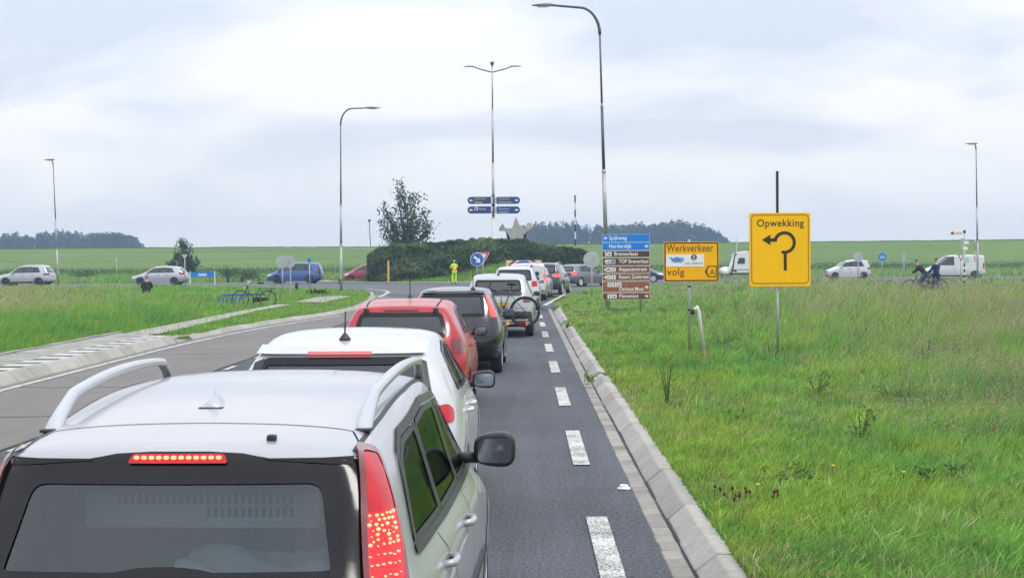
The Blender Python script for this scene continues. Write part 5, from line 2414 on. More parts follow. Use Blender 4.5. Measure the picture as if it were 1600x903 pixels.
basic_car('hatchback', 'small cherry red car driving left half hidden by the hedge end', dict(
    L=3.85, W=1.68, zbr=1.0, zbf=.92, yrb=.08, ytt=.4, wtr=.6, zrr=1.46, zr1=1.51, zr2=1.525, zr3=1.46, ywt=2.1, ycw=3.0, zcw=.96, zhn=.86, zn=.70, ya=.7, yb=3.15, wr=.29, sub=3, paint=P_CHERRY),
    (D(537, 430, 129.5).x + 3.85, 129.5, 0), R(90), (1.1, 1.85), None, M_DREDL)
basic_car('hatchback', 'small white boxy hatchback with roof rails driving left past the meadow', dict(
    L=3.54, W=1.6, zbr=.98, zbf=.94, yrb=.05, ytt=.28, wtr=.60, zrr=1.50, zr1=1.54, zr2=1.55, zr3=1.48, ywt=1.95, ycw=2.6, zcw=1.0, zhn=.88, zn=.74, ya=.58, yb=2.88, wr=.28, sub=3, paint=P_WHITE),
    (D(1358, 430, 129).x, 129.0, 0), R(90), (.98, 1.62), None, M_DREDL, rails=(.45, 1.75, .57, .57, .05, P_WHITE, .02))
van('van', 'white panel van driving left behind the two cyclists', P_WHITE, (D(1548, 425, 122).x + .2, 124.5, 0), R(84), 4.75, 1.85, 1.9, False)


def caravan():
    b = D(1128, 430, 134)
    root = thing('caravan', 'white touring caravan half hidden behind the big yellow arrow sign', 'caravan', (b.x, 135, -.02))
    Wm = mat('caravan_white', (.74, .74, .73), .4, var=.06)
    bm = BM()
    prof = [(.85, .50), (.78, .95), (.98, 1.5), (1.12, 2.05), (1.25, 2.2), (2.2, 2.38), (3.8, 2.42), (5.0, 2.36), (5.35, 2.1), (5.5, 1.3), (5.4, .5)]
    prism(bm, prof, -1.0, 1.0)
    bmesh.ops.bevel(bm, geom=[e for e in bm.edges if abs(e.verts[0].co.y) == 1 and e.verts[0].co.y == e.verts[1].co.y], offset=.07, segments=2, affect='EDGES')
    obj('body', bm, Wm, root)
    bm = BM()
    prism(bm, round_poly([(1.28, 1.30), (1.92, 1.30), (1.92, 1.78), (1.42, 1.78)], .06), -1.03, -1.005)
    f = obj('window', bm, M_DGLASS, root)
    bm = BM()
    prism(bm, round_poly([(2.4, 1.30), (3.4, 1.30), (3.4, 1.78), (2.4, 1.78)], .06), -1.03, -1.005)
    obj('window', bm, M_DGLASS, root)
    bm = BM()
    prism(bm, [(.9, .78), (5.4, .78), (5.4, .83), (.9, .83)], -1.02, -1.003)
    obj('side_stripe', bm, mat('stripe_grey', (.18, .19, .22), .5), root)
    bm = BM()
    box(bm, (3, 0, .46), (4.4, 1.7, .12))
    tube(bm, [(.9, 0, .42), (-.55, 0, .42)], .06, 8)
    tube(bm, [(.1, 0, .42), (.1, 0, .08)], .03, 8)
    obj('chassis', bm, M_UNDER, root)
    bm = BM()
    bmesh.ops.create_uvsphere(bm, u_segments=18, v_segments=10, radius=1)
    for v in bm.verts:
        v.co = Vector((.42 + v.co.x * .62, v.co.y * .75, .55 + max(v.co.z, -.3) * .5))
    obj('front_locker', bm, Wm, root, smooth=True)
    for s in (1, -1):
        bm = BM()
        lathe(bm, [(.18, -.09), (.30, -.1), (.31, 0), (.30, .1), (.18, .09)], 20, 'Y', (3.2, s * .88, .31))
        wv = obj('wheel', bm, M_RUBBER, root, smooth=True)
        bm = BM()
        lathe(bm, [(.18, -.06), (0, -.04), (0, .04), (.18, .06)], 14, 'Y', (3.2, s * .88, .31))
        obj('rim', bm, M_RIM, wv)


caravan()
basic_car('car', 'dark car towing the caravan, mostly hidden behind the yellow works traffic sign', dict(
    L=4.4, W=1.78, ytt=.4, zrr=1.42, ywt=2.4, ycw=3.1, ya=.85, yb=3.45, sub=2, paint=P_DARK), (D(1120, 430, 135).x, 135, 0), R(90), (1.2, 1.9))
# ------------------------------------------------------------------ street lamps
M_GALV = mat('galvanised_steel', (.40, .41, .41), .5, .55, var=.2, scale=6)
M_DSTEEL = mat('dark_lamp_steel', (.10, .11, .12), .5, .4, var=.2, scale=6)
M_WPOLE = mat('white_pole_paint', (.66, .66, .64), .5, var=.15, scale=5)
M_BPOLE = mat('black_pole_paint', (.02, .02, .022), .5, var=.15)
M_GALVL = mat('pale_sign_back', (.42, .44, .45), .5, .25, var=.15, scale=4)
M_SBLUE = mat('sign_blue', (.012, .14, .50), .35, var=.05)
M_LBLUE = mat('sign_bright_blue', (.005, .19, .66), .35, var=.05)
M_SWHITE = mat('sign_white', (.80, .80, .80), .4, var=.04)
M_SRED = mat('sign_red', (.50, .025, .03), .4, var=.05)
M_SBLACK = mat('sign_black', (.022, .02, .016), .5, var=.1)
M_SYEL = mat('sign_yellow', (.97, .52, .001), .5, var=.035, scale=2, spec=.2)
M_SYEL2 = mat('sign_weathered_yellow', (.92, .45, .003), .5, var=.07, scale=3, spec=.2)
M_GROD = mat('sign_brown_lettering', (.16, .075, .015), .5, var=.1)
M_DARKCLOTH = mat('dark_cloth', (.012, .014, .02), .85, var=.25, scale=20)
M_NAVYC = mat('navy_cloth', (.014, .03, .085), .85, var=.25, scale=20)
M_JEANS = mat('denim', (.04, .08, .19), .85, var=.25, scale=25)
M_SKIN = mat('skin', (.48, .28, .20), .55, var=.08)
M_HAIR = mat('dark_hair', (.025, .018, .014), .7, var=.3, scale=40)
M_HIVIS = mat('hi_vis_yellow', (.62, .88, .03), .6, var=.1, scale=10)
M_HIORG = mat('hi_vis_orange', (.95, .20, .03), .6, var=.08)
M_REFL = mat('reflective_band', (.75, .78, .75), .4, var=.05)
M_SHOE = mat('shoe_leather', (.02, .018, .016), .6, var=.2)


def lamp(name, label, base, top, tip, sections, heads=1, group='street lamps along the roads', r=.085):
    """base: world point; top: highest point of the shaft bend (px), tip: end of the luminaire (px)"""
    b = base
    Y = b.y
    t = D(*top, Y)
    e = D(*tip, Y)
    root = thing(name, label, 'street lamp', (b.x, b.y, 0), 0, group)
    T = Vector((t.x - b.x, 0, t.z))
    bend = abs(e.x - t.x) * .30
    s = 1 if e.x > t.x else -1
    S = Vector((T.x, 0, T.z - bend - .25))
    cuts = [0] + sections + [1]
    for i in range(len(cuts) - 1):
        p0, p1 = S * cuts[i], S * cuts[i + 1]
        rr = r * (1 - .2 * i)
        bm = BM()
        tube(bm, [p0, p1], rr, 12, rs=[rr, rr * .9])
        obj('pole', bm, M_GALV if i < 2 else M_DSTEEL, root, smooth=True)
        if i:
            bm = BM()
            lathe(bm, [(rr * 1.28, -.05), (rr * 1.3, .05), (rr * 1.02, .09)], 12, 'Z', p0)
            obj('pole_collar', bm, M_GALV, root)
    E = Vector((e.x - b.x, 0, e.z))
    pts = [S]
    for k in range(1, 9):
        a = math.pi / 2 * k / 8
        pts.append(Vector((S.x + s * bend * (1 - math.cos(a)), 0, S.z + (T.z - S.z) * math.sin(a))))
    hl = .75
    H0 = E - Vector((s * hl, 0, -.0))
    pts.append(pts[-1].lerp(H0, .6) + Vector((0, 0, .0)))
    pts.append(H0)
    bm = BM()
    n_ = len(pts)
    tube(bm, pts, r * .55, 10, rs=[r * .6 - (r * .2) * k / n_ for k in range(n_)])
    obj('arm', bm, M_DSTEEL, root, smooth=True)
    bm = BM()
    tl = (E - H0)
    prev = None
    for q, wd, hh in ((-.1, .05, .05), (.0, .10, .075), (.3, .15, .085), (.7, .14, .06), (1.0, .06, .03)):
        c = H0 + tl * q
        ring = [bm.verts.new(c + Vector((0, a * wd, b_ * hh))) for a, b_ in ((-1, -.4), (-.8, .5), (0, .9), (.8, .5), (1, -.4), (0, -.5))]
        if prev:
            for k in range(6):
                bm.faces.new((prev[k], prev[(k + 1) % 6], ring[(k + 1) % 6], ring[k]))
        else:
            bm.faces.new(ring)
        prev = ring
    bm.faces.new(prev[::-1])
    lum = obj('luminaire', bm, M_DSTEEL, root)
    bm = BM()
    c = H0 + tl * .45
    box(bm, c + Vector((0, 0, -.055)), (.42, .18, .03), bev=.01)
    obj('lamp_lens', bm, M_CLEARL, lum)
    bm = BM()
    box(bm, (0, -r * .98, 1.0), (r * .9, .02, .45), bev=.006)
    obj('service_door', bm, M_GALVL, root)
    return root


lamp('street_lamp', 'tallest nearest street lamp with its arm to the left, behind the brown direction sign', Vector((3.18, 60.5, 0)), (937, 12), (831, 9), [.26, .50, .74], r=.10)
lamp('street_lamp', 'street lamp with its arm to the right, left of the wind-blown willow', Vector((D(533, 456, 92).x, 92, 0)), (532, 170), (594, 169), [.28, .52, .74])
lamp('street_lamp', 'small street lamp far left above the meadow by the silver suv', Vector((D(91, 440, 128).x, 128, 0)), (83, 250), (69, 250), [.30, .55, .75])
lamp('street_lamp', 'small street lamp far right with road signs strapped to its pole', Vector((D(1528, 440, 116).x, 116, 0)), (1525, 224), (1509, 225), [.3, .56, .78])

# double lamp mast on the island carrying the blue arm signs
Yc = 133.0
b = D(771.5, 400, Yc)
t = D(769, 103, Yc)
mast = thing('double_street_lamp', 'tall central mast with two opposite lamp arms on the roundabout island', 'street lamp', (b.x, Yc, 0), 0, None)
T = Vector((t.x - b.x, 0, t.z))
for i, (a, c_) in enumerate(((0, .30), (.30, .55), (.55, .8), (.8, 1.0))):
    bm = BM()
    tube(bm, [T * a, T * c_], .1, 12, rs=[.135 - .024 * i, .125 - .024 * i])
    obj('pole', bm, [M_WPOLE, M_GALV, M_GALV, M_GALV][i], mast, smooth=True)
for a, c_ in ((.335, .40),):
    bm = BM()
    tube(bm, [T * a, T * c_], .14, 12)
    obj('black_band', bm, M_BPOLE, mast, smooth=True)
for zq in (.305, .32):
    bm = BM()
    box(bm, T * zq + Vector((0, -.15, 0)), (.22, .12, .22), bev=.02)
    obj('junction_box', bm, M_DSTEEL, mast)
for s, tip in ((-1, (724, 104.5)), (1, (815, 104))):
    e = D(*tip, Yc)
    E = Vector((e.x - b.x, 0, e.z))
    bm = BM()
    p0 = T + Vector((0, 0, -.55))
    tube(bm, [p0, p0.lerp(E, .4) + Vector((0, 0, .05)), E - Vector((s * .85, 0, .02))], .05, 8)
    obj('arm', bm, M_DSTEEL, mast, smooth=True)
    bm = BM()
    prev = None
    for q, wd, hh in ((-.95, .06, .05), (-.7, .14, .09), (-.3, .15, .08), (0, .05, .03)):
        c = E + Vector((s * q, 0, 0))
        ring = [bm.verts.new(c + Vector((0, a * wd, b_ * hh))) for a, b_ in ((-1, -.4), (-.7, .6), (.7, .6), (1, -.4))]
        if prev:
            for k in range(4):
                bm.faces.new((prev[k], prev[(k + 1) % 4], ring[(k + 1) % 4], ring[k]))
        else:
            bm.faces.new(ring)
        prev = ring
    bm.faces.new(prev[::-1])
    obj('luminaire', bm, M_DSTEEL, mast)
bm = BM()
lathe(bm, [(.05, 0), (.09, .05), (.17, .30), (.15, .36), (0, .38)], 12, 'Z', T + Vector((0, 0, -.05)))
obj('cap', bm, M_DSTEEL, mast)

M_DB = mat('arm_sign_blue', (.008, .045, .20), .4, var=.08)


def arm_sign(label, px0, px1, py0, py1, lines, s, yellow=False, ring=False):
    a, c_ = D(px0, py1, Yc - .25), D(px1, py0, Yc - .25)
    W2, H2 = c_.x - a.x, c_.z - a.z
    root = thing('arm_sign', label, 'road sign', (a.x, Yc - .25, a.z), 0, 'blue arm signs on the central mast')
    r = H2 * .48
    if s < 0:
        poly = [(W2, 0), (W2, H2), (r, H2)] + [(r - r * math.sin(R(k)), H2 / 2 + (H2 / 2) * math.cos(R(k))) for k in range(15, 180, 15)] + [(r, 0)]
    else:
        poly = [(0, H2), (0, 0), (W2 - r, 0)] + [(W2 - r + r * math.sin(R(k)), H2 / 2 - (H2 / 2) * math.cos(R(k))) for k in range(15, 180, 15)] + [(W2 - r, H2)]
    bm = BM()
    prism(bm, poly, 0, .07)
    obj('board', bm, M_DB, root)
    bm = BM()
    cx = .30 if s < 0 else W2 - .30
    for u, v in ((0, 0),):
        prism(bm, [(cx + s * .16, H2 / 2), (cx, H2 / 2 + .13), (cx, H2 / 2 + .04), (cx - s * .14, H2 / 2 + .04), (cx - s * .14, H2 / 2 - .04), (cx, H2 / 2 - .04), (cx, H2 / 2 - .13)], -.012, -.002)
    obj('arrow', bm, M_SWHITE, root)
    x0 = .58 if s < 0 else .16
    if yellow:
        bm = BM()
        prism(bm, rrect(x0, H2 * .56, x0 + .95, H2 * .90, .04), -.012, -.002)
        obj('covered_plate', bm, mat('faded_yellow_plate', (.20, .19, .05), .5), root)
    k = 0
    for tx, zf in lines:
        text_obj('lettering', tx, H2 * .36, M_SWHITE, root, x0 + (.36 if ring and k == 0 else 0), -.004, H2 * zf, .002)
        k += 1
    if ring:
        bm = BM()
        ring_prism(bm, circ(x0 + .15, H2 * .68, .15, 16), circ(x0 + .15, H2 * .68, .09, 16), -.012, -.002)
        obj('ring_symbol', bm, M_SWHITE, root)
    bm = BM()
    box(bm, (W2 + .16 if s < 0 else -.16, .1, H2 * .5), (.30, .06, H2 * .9), bev=.01)
    obj('bracket', bm, M_WPOLE, root)


arm_sign('upper left blue arm sign reading Elburg, with a covered yellow plate', 730.5, 767, 307.5, 319, [('Elburg n', .14)], -1, True)
arm_sign('lower left blue arm sign with a ring symbol and one line of text', 730.5, 767, 322.5, 334, [('Nunde', .52)], -1, ring=True)
arm_sign('upper right blue arm sign reading Harderwijk, with a covered yellow plate', 776, 812.5, 307.5, 319, [('Harderwijk n', .14)], 1, True)
arm_sign('lower right blue arm sign with two lines of text', 776, 812.5, 322.5, 334, [('Dronten n', .54), ('Lelystad n', .12)], 1)

# small lamp post behind the willow, striped pole on the right
b = D(579, 388, 255)
t = D(577, 346, 255)
root = thing('lamp_post', 'thin distant post with a small round lamp on the dike left of the willow', 'lamp post', (b.x, 255, b.z - .3))
bm = BM()
tube(bm, [(0, 0, 0), (t.x - b.x, 0, t.z - b.z + .3)], .07, 8)
obj('pole', bm, M_DSTEEL, root)
bm = BM()
lathe(bm, [(.05, 0), (.22, .1), (.24, .3), (.1, .42), (0, .45)], 10, 'Z', (t.x - b.x, 0, t.z - b.z + .2))
obj('lantern', bm, M_BPOLE, root)
b = D(899, 390, 165)
t = D(900, 305, 165)
root = thing('striped_pole', 'slim black and white banded pole standing behind the right end of the hedge', 'pole', (b.x, 165, 0))
H_ = t.z
for k in range(11):
    bm = BM()
    tube(bm, [(0, 0, H_ * k / 11), (0, 0, H_ * (k + 1) / 11)], .085 if k % 2 else .08, 8)
    obj('band', bm, M_BPOLE if k % 2 == 0 else M_WPOLE, root)

# stone star monument behind the hedge
b = D(806, 380, 140)
root = thing('star_monument', 'pale concrete star shaped monument showing above the hedge', 'monument', (b.x, 140, 0))
sc_ = 140 / FPX
def sp_(px, py):
    q = D(px, py, 140)
    return (q.x - b.x, q.z)
bm = BM()
prism(bm, [sp_(794, 392), sp_(798, 372), sp_(788, 360.5), sp_(789, 356.5), sp_(800.5, 356.5), sp_(806, 338), sp_(812.5, 353), sp_(817, 351), sp_(821, 355), sp_(833, 352), sp_(832, 358), sp_(824, 362), sp_(817, 369), sp_(820, 392)], -.55, .55)
bmesh.ops.bevel(bm, geom=bm.edges[:], offset=.05, segments=1, affect='EDGES')
M_MON = mat('monument_concrete', (.40, .39, .37), .9, var=.15, scale=4)
obj('star', bm, M_MON, root)
bm = BM()
prism(bm, [sp_(780, 361.5), sp_(780, 355.5), sp_(784, 355), sp_(784.3, 350), sp_(786, 350), sp_(786.3, 355), sp_(789.5, 356), sp_(790, 360.5)], -.45, .45)
obj('knob', bm, M_MON, root)
bm = BM()
prism(bm, [sp_(822, 354), sp_(824, 349), sp_(828, 348), sp_(831, 350), sp_(832, 357), sp_(826, 361)], -.4, .4)
obj('knob', bm, M_MON, root)


# ------------------------------------------------------------------ roadside signs
def post(root, x, z0, z1, r=.024, m=None, y=.045, name='post'):
    bm = BM()
    tube(bm, [(x, y, z0), (x, y, z1)], r, 10)
    return obj(name, bm, m or M_GALV, root, smooth=True)


# big yellow arrow sign
b = G(1216, 566)
Y = b.y
tl, br = D(1170.5, 333, Y), D(1266.5, 447, Y)
root = thing('arrow_sign', 'tall bright yellow sign with a black roundabout arrow under the word Opwekking', 'road sign', (b.x, Y, 0), R(1.0))
x0, x1, z0, z1 = tl.x - b.x, br.x - b.x, br.z, tl.z
bm = BM()
prism(bm, rrect(x0, z0, x1, z1, .035), -.02, .012)
bd = obj('board', bm, M_SYEL, root)
W2, H2 = x1 - x0, z1 - z0
bm = BM()
ring_prism(bm, rrect(x0 + .035, z0 + .05, x1 - .035, z1 - .035, .07), rrect(x0 + .047, z0 + .062, x1 - .047, z1 - .047, .062), -.0235, -.018)
obj('border', bm, M_GROD, bd)
text_obj('lettering', 'Opwekking', H2 * .140, M_SBLACK, bd, x0 + W2 * .505, -.021, z1 - H2 * .185, .0012, 'CENTER', 1.08, .93, 0, .0022)
U = lambda u, v: (x0 + W2 * u, z1 - H2 * v)
bm = BM()
cx, cz = U(.575, .405)
ro, ri = W2 * .185, W2 * .133
a0, a1 = 172, -108
arc = [R(a0 + (a1 - a0) * k / 26) for k in range(27)]
A = [(cx + ro * math.cos(a), cz + ro * math.sin(a)) for a in arc]
B = [(cx + ri * math.cos(a), cz + ri * math.sin(a)) for a in arc]
hw = (ro - ri) * .48
zl = U(0, .365)[1]
# one stroke: shaft up, round the circle, then out to the left
for i in range(26):
    if arc[i + 1] > R(150):
        continue
    prism(bm, [A[i], A[i + 1], B[i + 1], B[i]], -.0235, -.018)
xs_ = U(.585, 0)[0]
prism(bm, [(xs_ - hw, U(0, .785)[1]), (xs_ + hw, U(0, .785)[1]), (xs_ + hw, cz - (ro + ri) / 2 * .93), (xs_ - hw, cz - (ro + ri) / 2 * .98)], -.0238, -.0183)
prism(bm, [U(.40, .345), (cx + ro * math.cos(R(150)), cz + ro * math.sin(R(150))), (cx + ri * math.cos(R(151)), cz + ri * math.sin(R(151))), U(.445, .392), U(.335, .392), U(.335, .345)], -.0240, -.0185)
prism(bm, [U(.205, .367), U(.345, .295), U(.335, .367), U(.345, .44)], -.0243, -.0188)
obj('arrow', bm, M_SBLACK, bd)
post(root, 0, 0, z0 + .3, .022)
bm = BM()
box(bm, (0, .04, (z1 + D(1218, 280, Y).z) / 2 - .1), (.045, .045, D(1218, 280, Y).z - z1 + .5))
obj('top_post', bm, M_BPOLE, root)
bm = BM()
lathe(bm, [(.03, -.02), (.034, 0), (.03, .02)], 10, 'Z', (0, .045, .22))
obj('post_clamp', bm, M_BPOLE, root)

# works traffic sign
b = G(1078, 566)
Y = b.y
tl, br = D(1037, 378, Y), D(1123.5, 440, Y)
root = thing('works_sign', 'yellow works traffic sign with a white logo panel reading Werkverkeer volg A', 'road sign', (b.x, Y, 0), R(-.6))
x0, x1, z0, z1 = tl.x - b.x, br.x - b.x, br.z, tl.z
W2, H2 = x1 - x0, z1 - z0
U = lambda u, v: (x0 + W2 * u, z1 - H2 * v)
bm = BM()
prism(bm, rrect(x0, z0, x1, z1, .03), -.02, .012)
bd = obj('board', bm, M_SYEL2, root)
bm = BM()
ring_prism(bm, rrect(x0 + .012, z0 + .012, x1 - .012, z1 - .012, .028), rrect(x0 + .034, z0 + .034, x1 - .034, z1 - .034, .022), -.0235, -.018)
obj('border', bm, M_SBLACK, bd)
text_obj('lettering', 'Werkverkeer', H2 * .262, M_GROD, bd, *(lambda p: (p[0], -.021, p[1]))(U(.055, .245)), .0012, 'LEFT', 1.08, .74, 0, .0028)
text_obj('lettering', 'volg', H2 * .25, M_GROD, bd, *(lambda p: (p[0], -.021, p[1]))(U(.06, .835)), .0012, 'LEFT', 1.1, .95, 0, .0028)
bm = BM()
p, q = U(.04, .62), U(.725, .315)
prism(bm, rrect(p[0], p[1], q[0], q[1], .004, 2), -.0238, -.018)
pn = obj('logo_panel', bm, M_SWHITE, bd)
M_LOGO = mat('logo_blue', (.03, .13, .45), .5, var=.15)
bm = BM()
prism(bm, [U(.085, .36), U(.17, .42), U(.20, .40), U(.245, .355), (U(.25, .385)), U(.36, .40), U(.37, .45), U(.345, .50), U(.30, .535), U(.29, .505), U(.21, .525), U(.155, .50)], -.0262, -.0232)
obj('logo', bm, mat('logo_light_blue', (.16, .33, .66), .5, var=.2), pn)
text_obj('lettering', 'Vlieg', H2 * .115, M_LOGO, pn, *(lambda p: (p[0], -.0268, p[1]))(U(.135, .475)), .0008, 'LEFT', 1.0, 1.0, 0, .001)
text_obj('lettering', 'SALVERDA', H2 * .075, M_LOGO, pn, *(lambda p: (p[0], -.0245, p[1]))(U(.385, .565)), .0008, 'LEFT', 1.05, 1.2, 0, .0006)
c = U(.545, .39)
bm = BM()
prism(bm, circ(c[0], c[1], H2 * .075, 22), -.0262, -.0232)
obj('round_logo', bm, mat('logo_maroon', (.16, .03, .07), .5), pn)
text_obj('lettering', 'S', H2 * .125, M_SWHITE, pn, c[0], -.0268, c[1] - H2 * .045, .0008, 'CENTER', 1, 1.1, 0, .001)
bm = BM()
o_ = [U(.735, .745), U(.80, .60), U(.955, .60), U(.955, .89), U(.80, .89)]
i_ = [U(.775, .745), U(.825, .625), U(.938, .625), U(.938, .865), U(.825, .865)]
ring_prism(bm, o_, i_, -.0235, -.018)
prism(bm, [U(.735, .745), U(.79, .665), U(.79, .825)], -.0238, -.0183)
obj('arrow_plate', bm, M_GROD, bd)
c = U(.875, .835)
text_obj('lettering', 'A', H2 * .215, M_GROD, bd, c[0], -.021, c[1], .0012, 'CENTER', 1, .9, 0, .001)
post(root, .0, 0, z1 + .04, .022)
for zq in (1.42, .98):
    bm = BM()
    box(bm, (0, .045, zq), (.07, .06, .03), bev=.006)
    obj('post_clamp', bm, M_BPOLE, root)
# bent leaning pole beside it
b2 = G(1103, 576)
p1, p2 = D(1082, 487, b2.y), D(1091, 482, b2.y)
root = thing('bent_pole', 'bent galvanised pole with a rusty foot leaning beside the works traffic sign', 'pole', (b2.x, b2.y, 0))
T = lambda q: Vector((q.x - b2.x, 0, q.z))
m_ = Vector((0, 0, 0)).lerp(T(p2), .32)
bm = BM()
tube(bm, [(0, 0, 0), m_], .030, 10)
obj('rusty_foot', bm, mat('rusty_steel', (.30, .15, .10), .85, var=.3, scale=15), root, smooth=True)
bm = BM()
tube(bm, [m_, T(p2).lerp(m_, .06), T(p2) + Vector((-.012, 0, .025)), T(p2).lerp(T(p1), .3) + Vector((0, 0, .02)), T(p1)], .034, 10)
obj('pole', bm, M_WPOLE, root, smooth=True)
bm = BM()
lathe(bm, [(.05, -.035), (.055, 0), (.05, .035)], 10, 'X', T(p1))
obj('pole_socket', bm, M_BPOLE, root)

# stacked direction sign
Y = 54.0
tl, br = D(940.5, 366, Y), D(1016, 467.5, Y)
b = D(978, 470, Y)
root = thing('direction_sign', 'tall stack of two blue and six brown tourist direction boards', 'road sign', (b.x, Y, 0), R(1.5))
x0, x1 = tl.x - b.x, br.x - b.x
zt, zb_ = tl.z, br.z - .02
W2 = x1 - x0
rows = [('b', .125, 'Spijkweg', 'L', 0), ('b', .125, 'Harderdijk', 'R', 0), ('d', .108, 'Bremerbaai', 'C', 1), ('d', .122, 'TOP Bremerbaai', 'U', 2),
        ('r', .116, 'Aquacentrum', 'L', 2), ('r', .116, 'Resort Zuiderzee', 'L', 2), ('o', .175, 'Oerhout Moes', 'R', 3), ('r2', .113, 'Flevonice', 'R', 2)]
M_BR = {'b': M_LBLUE, 'd': mat('sign_dark_brown', (.085, .035, .022), .45, var=.08), 'r': mat('sign_brown', (.20, .065, .04), .45, var=.08),
        'o': mat('sign_faded_brown', (.28, .09, .045), .45, var=.08), 'r2': mat('sign_red_brown', (.15, .045, .032), .45, var=.08)}
M_EDGE = mat('sign_edge_pale', (.55, .50, .44), .5, var=.08)


def arrow_poly(cx, cz, s, kind):
    base = [(-1, 0), (-.1, .8), (.22, .8), (-.38, .2), (1, .2), (1, -.2), (-.38, -.2), (.22, -.8), (-.1, -.8)]
    if kind == 'R':
        base = [(-x, y) for x, y in base]
    if kind == 'U':
        base = [(y, -x) for x, y in base]
    return [(cx + x * s, cz + y * s) for x, y in base]


z = zt
tilt = D(1016, 370, Y).z - D(940, 366, Y).z
tot = sum(r_[1] for r_ in rows)
for kind, hf, tx, ar, ic in rows:
    hgt = (zt - zb_) * hf / tot
    m_ = M_BR[kind]
    bm = BM()
    prism(bm, rrect(x0, z - hgt + .006, x1, z - .004, .02, 3), -.02, .02)
    bd = obj('board', bm, M_EDGE if kind != 'b' else mat('sign_edge_blue', (.28, .48, .78), .4), root)
    bm = BM()
    prism(bm, rrect(x0 + .02, z - hgt + .024, x1 - .02, z - .022, .015, 3), -.024, -.018)
    obj('face', bm, m_, bd)
    cz = z - hgt / 2
    sA = .068
    if ar == 'C':
        bm = BM()
        prism(bm, [(x0 + .09, cz - .085), (x0 + .13, cz - .085), (x0 + .17, cz - .0), (x0 + .12, cz + .085), (x0 + .08, cz + .07), (x0 + .12, cz)], -.028, -.0225)
    elif ar == 'R':
        bm = BM()
        prism(bm, arrow_poly(x1 - .12, cz - (.02 if ic == 3 else 0), sA, 'R'), -.028, -.0225)
    else:
        bm = BM()
        prism(bm, arrow_poly(x0 + .115, cz, sA, ar), -.028, -.0225)
    obj('arrow', bm, M_SWHITE, bd)
    for q in range(ic):
        ix = x0 + (.215 if ar != 'R' else .245) + q * .165 + (.03 if ar == 'C' else 0)
        iz = cz + (.07 if ic == 3 else 0)
        bm = BM()
        prism(bm, rrect(ix - .072, iz - .072, ix + .072, iz + .072, .012, 2), -.028, -.0225)
        p_ = obj('pictogram', bm, M_SWHITE if not (kind == 'd' and q == 1) else mat('pictogram_blue_grey', (.40, .47, .66), .5), bd)
        bm = BM()
        v_ = (len(tx) + q) % 4
        if v_ == 0:
            prism(bm, [(ix - .045, iz + .05), (ix - .03, iz + .055), (ix + .05, iz - .045), (ix + .035, iz - .055)], -.031, -.0275)
            prism(bm, [(ix + .045, iz + .05), (ix + .03, iz + .055), (ix - .05, iz - .045), (ix - .035, iz - .055)], -.032, -.0285)
        elif v_ == 1:
            prism(bm, rrect(ix - .018, iz - .055, ix + .018, iz + .02, .006, 2), -.031, -.0275)
            prism(bm, circ(ix, iz + .042, .018, 10), -.031, -.0275)
        elif v_ == 2:
            prism(bm, [(ix - .045, iz - .005), (ix, iz + .045), (ix + .045, iz - .005)], -.031, -.0275)
            prism(bm, rrect(ix - .045, iz - .05, ix + .045, iz - .022, .005, 2), -.031, -.0275)
        else:
            prism(bm, rrect(ix - .05, iz - .03, ix + .05, iz + .015, .01, 2), -.031, -.0275)
            prism(bm, rrect(ix - .03, iz + .018, ix + .01, iz + .04, .006, 2), -.031, -.0275)
        obj('symbol', bm, M_DSTEEL, p_)
    lx = x0 + (.23 if kind == 'b' else .40 if ic == 1 else .56)
    text_obj('lettering', tx, .185, M_SWHITE, bd, lx, -.0235, cz - .05 - (.085 if ic == 3 else 0), .001, 'LEFT', 1.04, .90 if len(tx) < 14 else .80, 0, .0022, (x1 - (.22 if ar == 'R' else .06)) - lx)
    z -= hgt
for x_ in (x0 + .2, x1 - .32):
    post(root, x_, 0, zt - .05, .038)


def round_sign(label, px, py, pyb, r_px, Y, face, kind='sign', two=False, sym=None, cat='road sign', edge=None, back=True, tri=0):
    c = D(px, py, Y)
    root = thing('road_sign', label, cat, (c.x, Y, 0))
    rr = r_px * Y / FPX
    bm = BM()
    if tri:
        k = rr
        poly = [(-k, k * .75), (0, -k), (k, k * .75)][::-1]
        prism(bm, round_poly([(x, c.z + z_) for x, z_ in poly], k * .15), -.03, .0)
    else:
        prism(bm, circ(0, c.z, rr, 28), -.03, .0)
    bd = obj('board', bm, edge or face, root)
    post(root, 0, 0, c.z + rr * (.9 if not tri else .7), .035, M_GALVL)
    return root, bd, rr, c.z


# keep-right sign and the give-way sign behind it
YK = 112.0
root, bd, rr, cz = round_sign('round blue keep right sign with a white diagonal arrow in front of the hedge', 745.5, 405.5, 440, 10.8, YK, M_SBLUE, edge=M_SWHITE)
bm = BM()
prism(bm, circ(0, cz, rr * .93, 28), -.036, -.031)
obj('face', bm, M_SBLUE, bd)
bm = BM()
ang = R(-45)
pol = [(-.62, .17), (.08, .17), (.08, .46), (.66, 0), (.08, -.46), (.08, -.17), (-.62, -.17)]
prism(bm, [((x * math.cos(ang) - y * math.sin(ang)) * rr, cz + (x * math.sin(ang) + y * math.cos(ang)) * rr) for x, y in pol], -.041, -.037)
obj('arrow', bm, M_SWHITE, bd)
root, bd, rr, cz = round_sign('red and white give way triangle half hidden by the blue keep right sign', 754.5, 402.5, 440, 11, YK + 1.5, M_SRED, tri=1, edge=M_SWHITE)
bm = BM()
k = rr
ring_prism(bm, [(x * .90, cz + .02 + z_ * .90) for x, z_ in ((-k, k * .75), (0, -k), (k, k * .75))], [(x * .55, cz + .06 + z_ * .55) for x, z_ in ((-k, k * .75), (0, -k), (k, k * .75))], -.036, -.031)
obj('red_border', bm, M_SRED, bd)
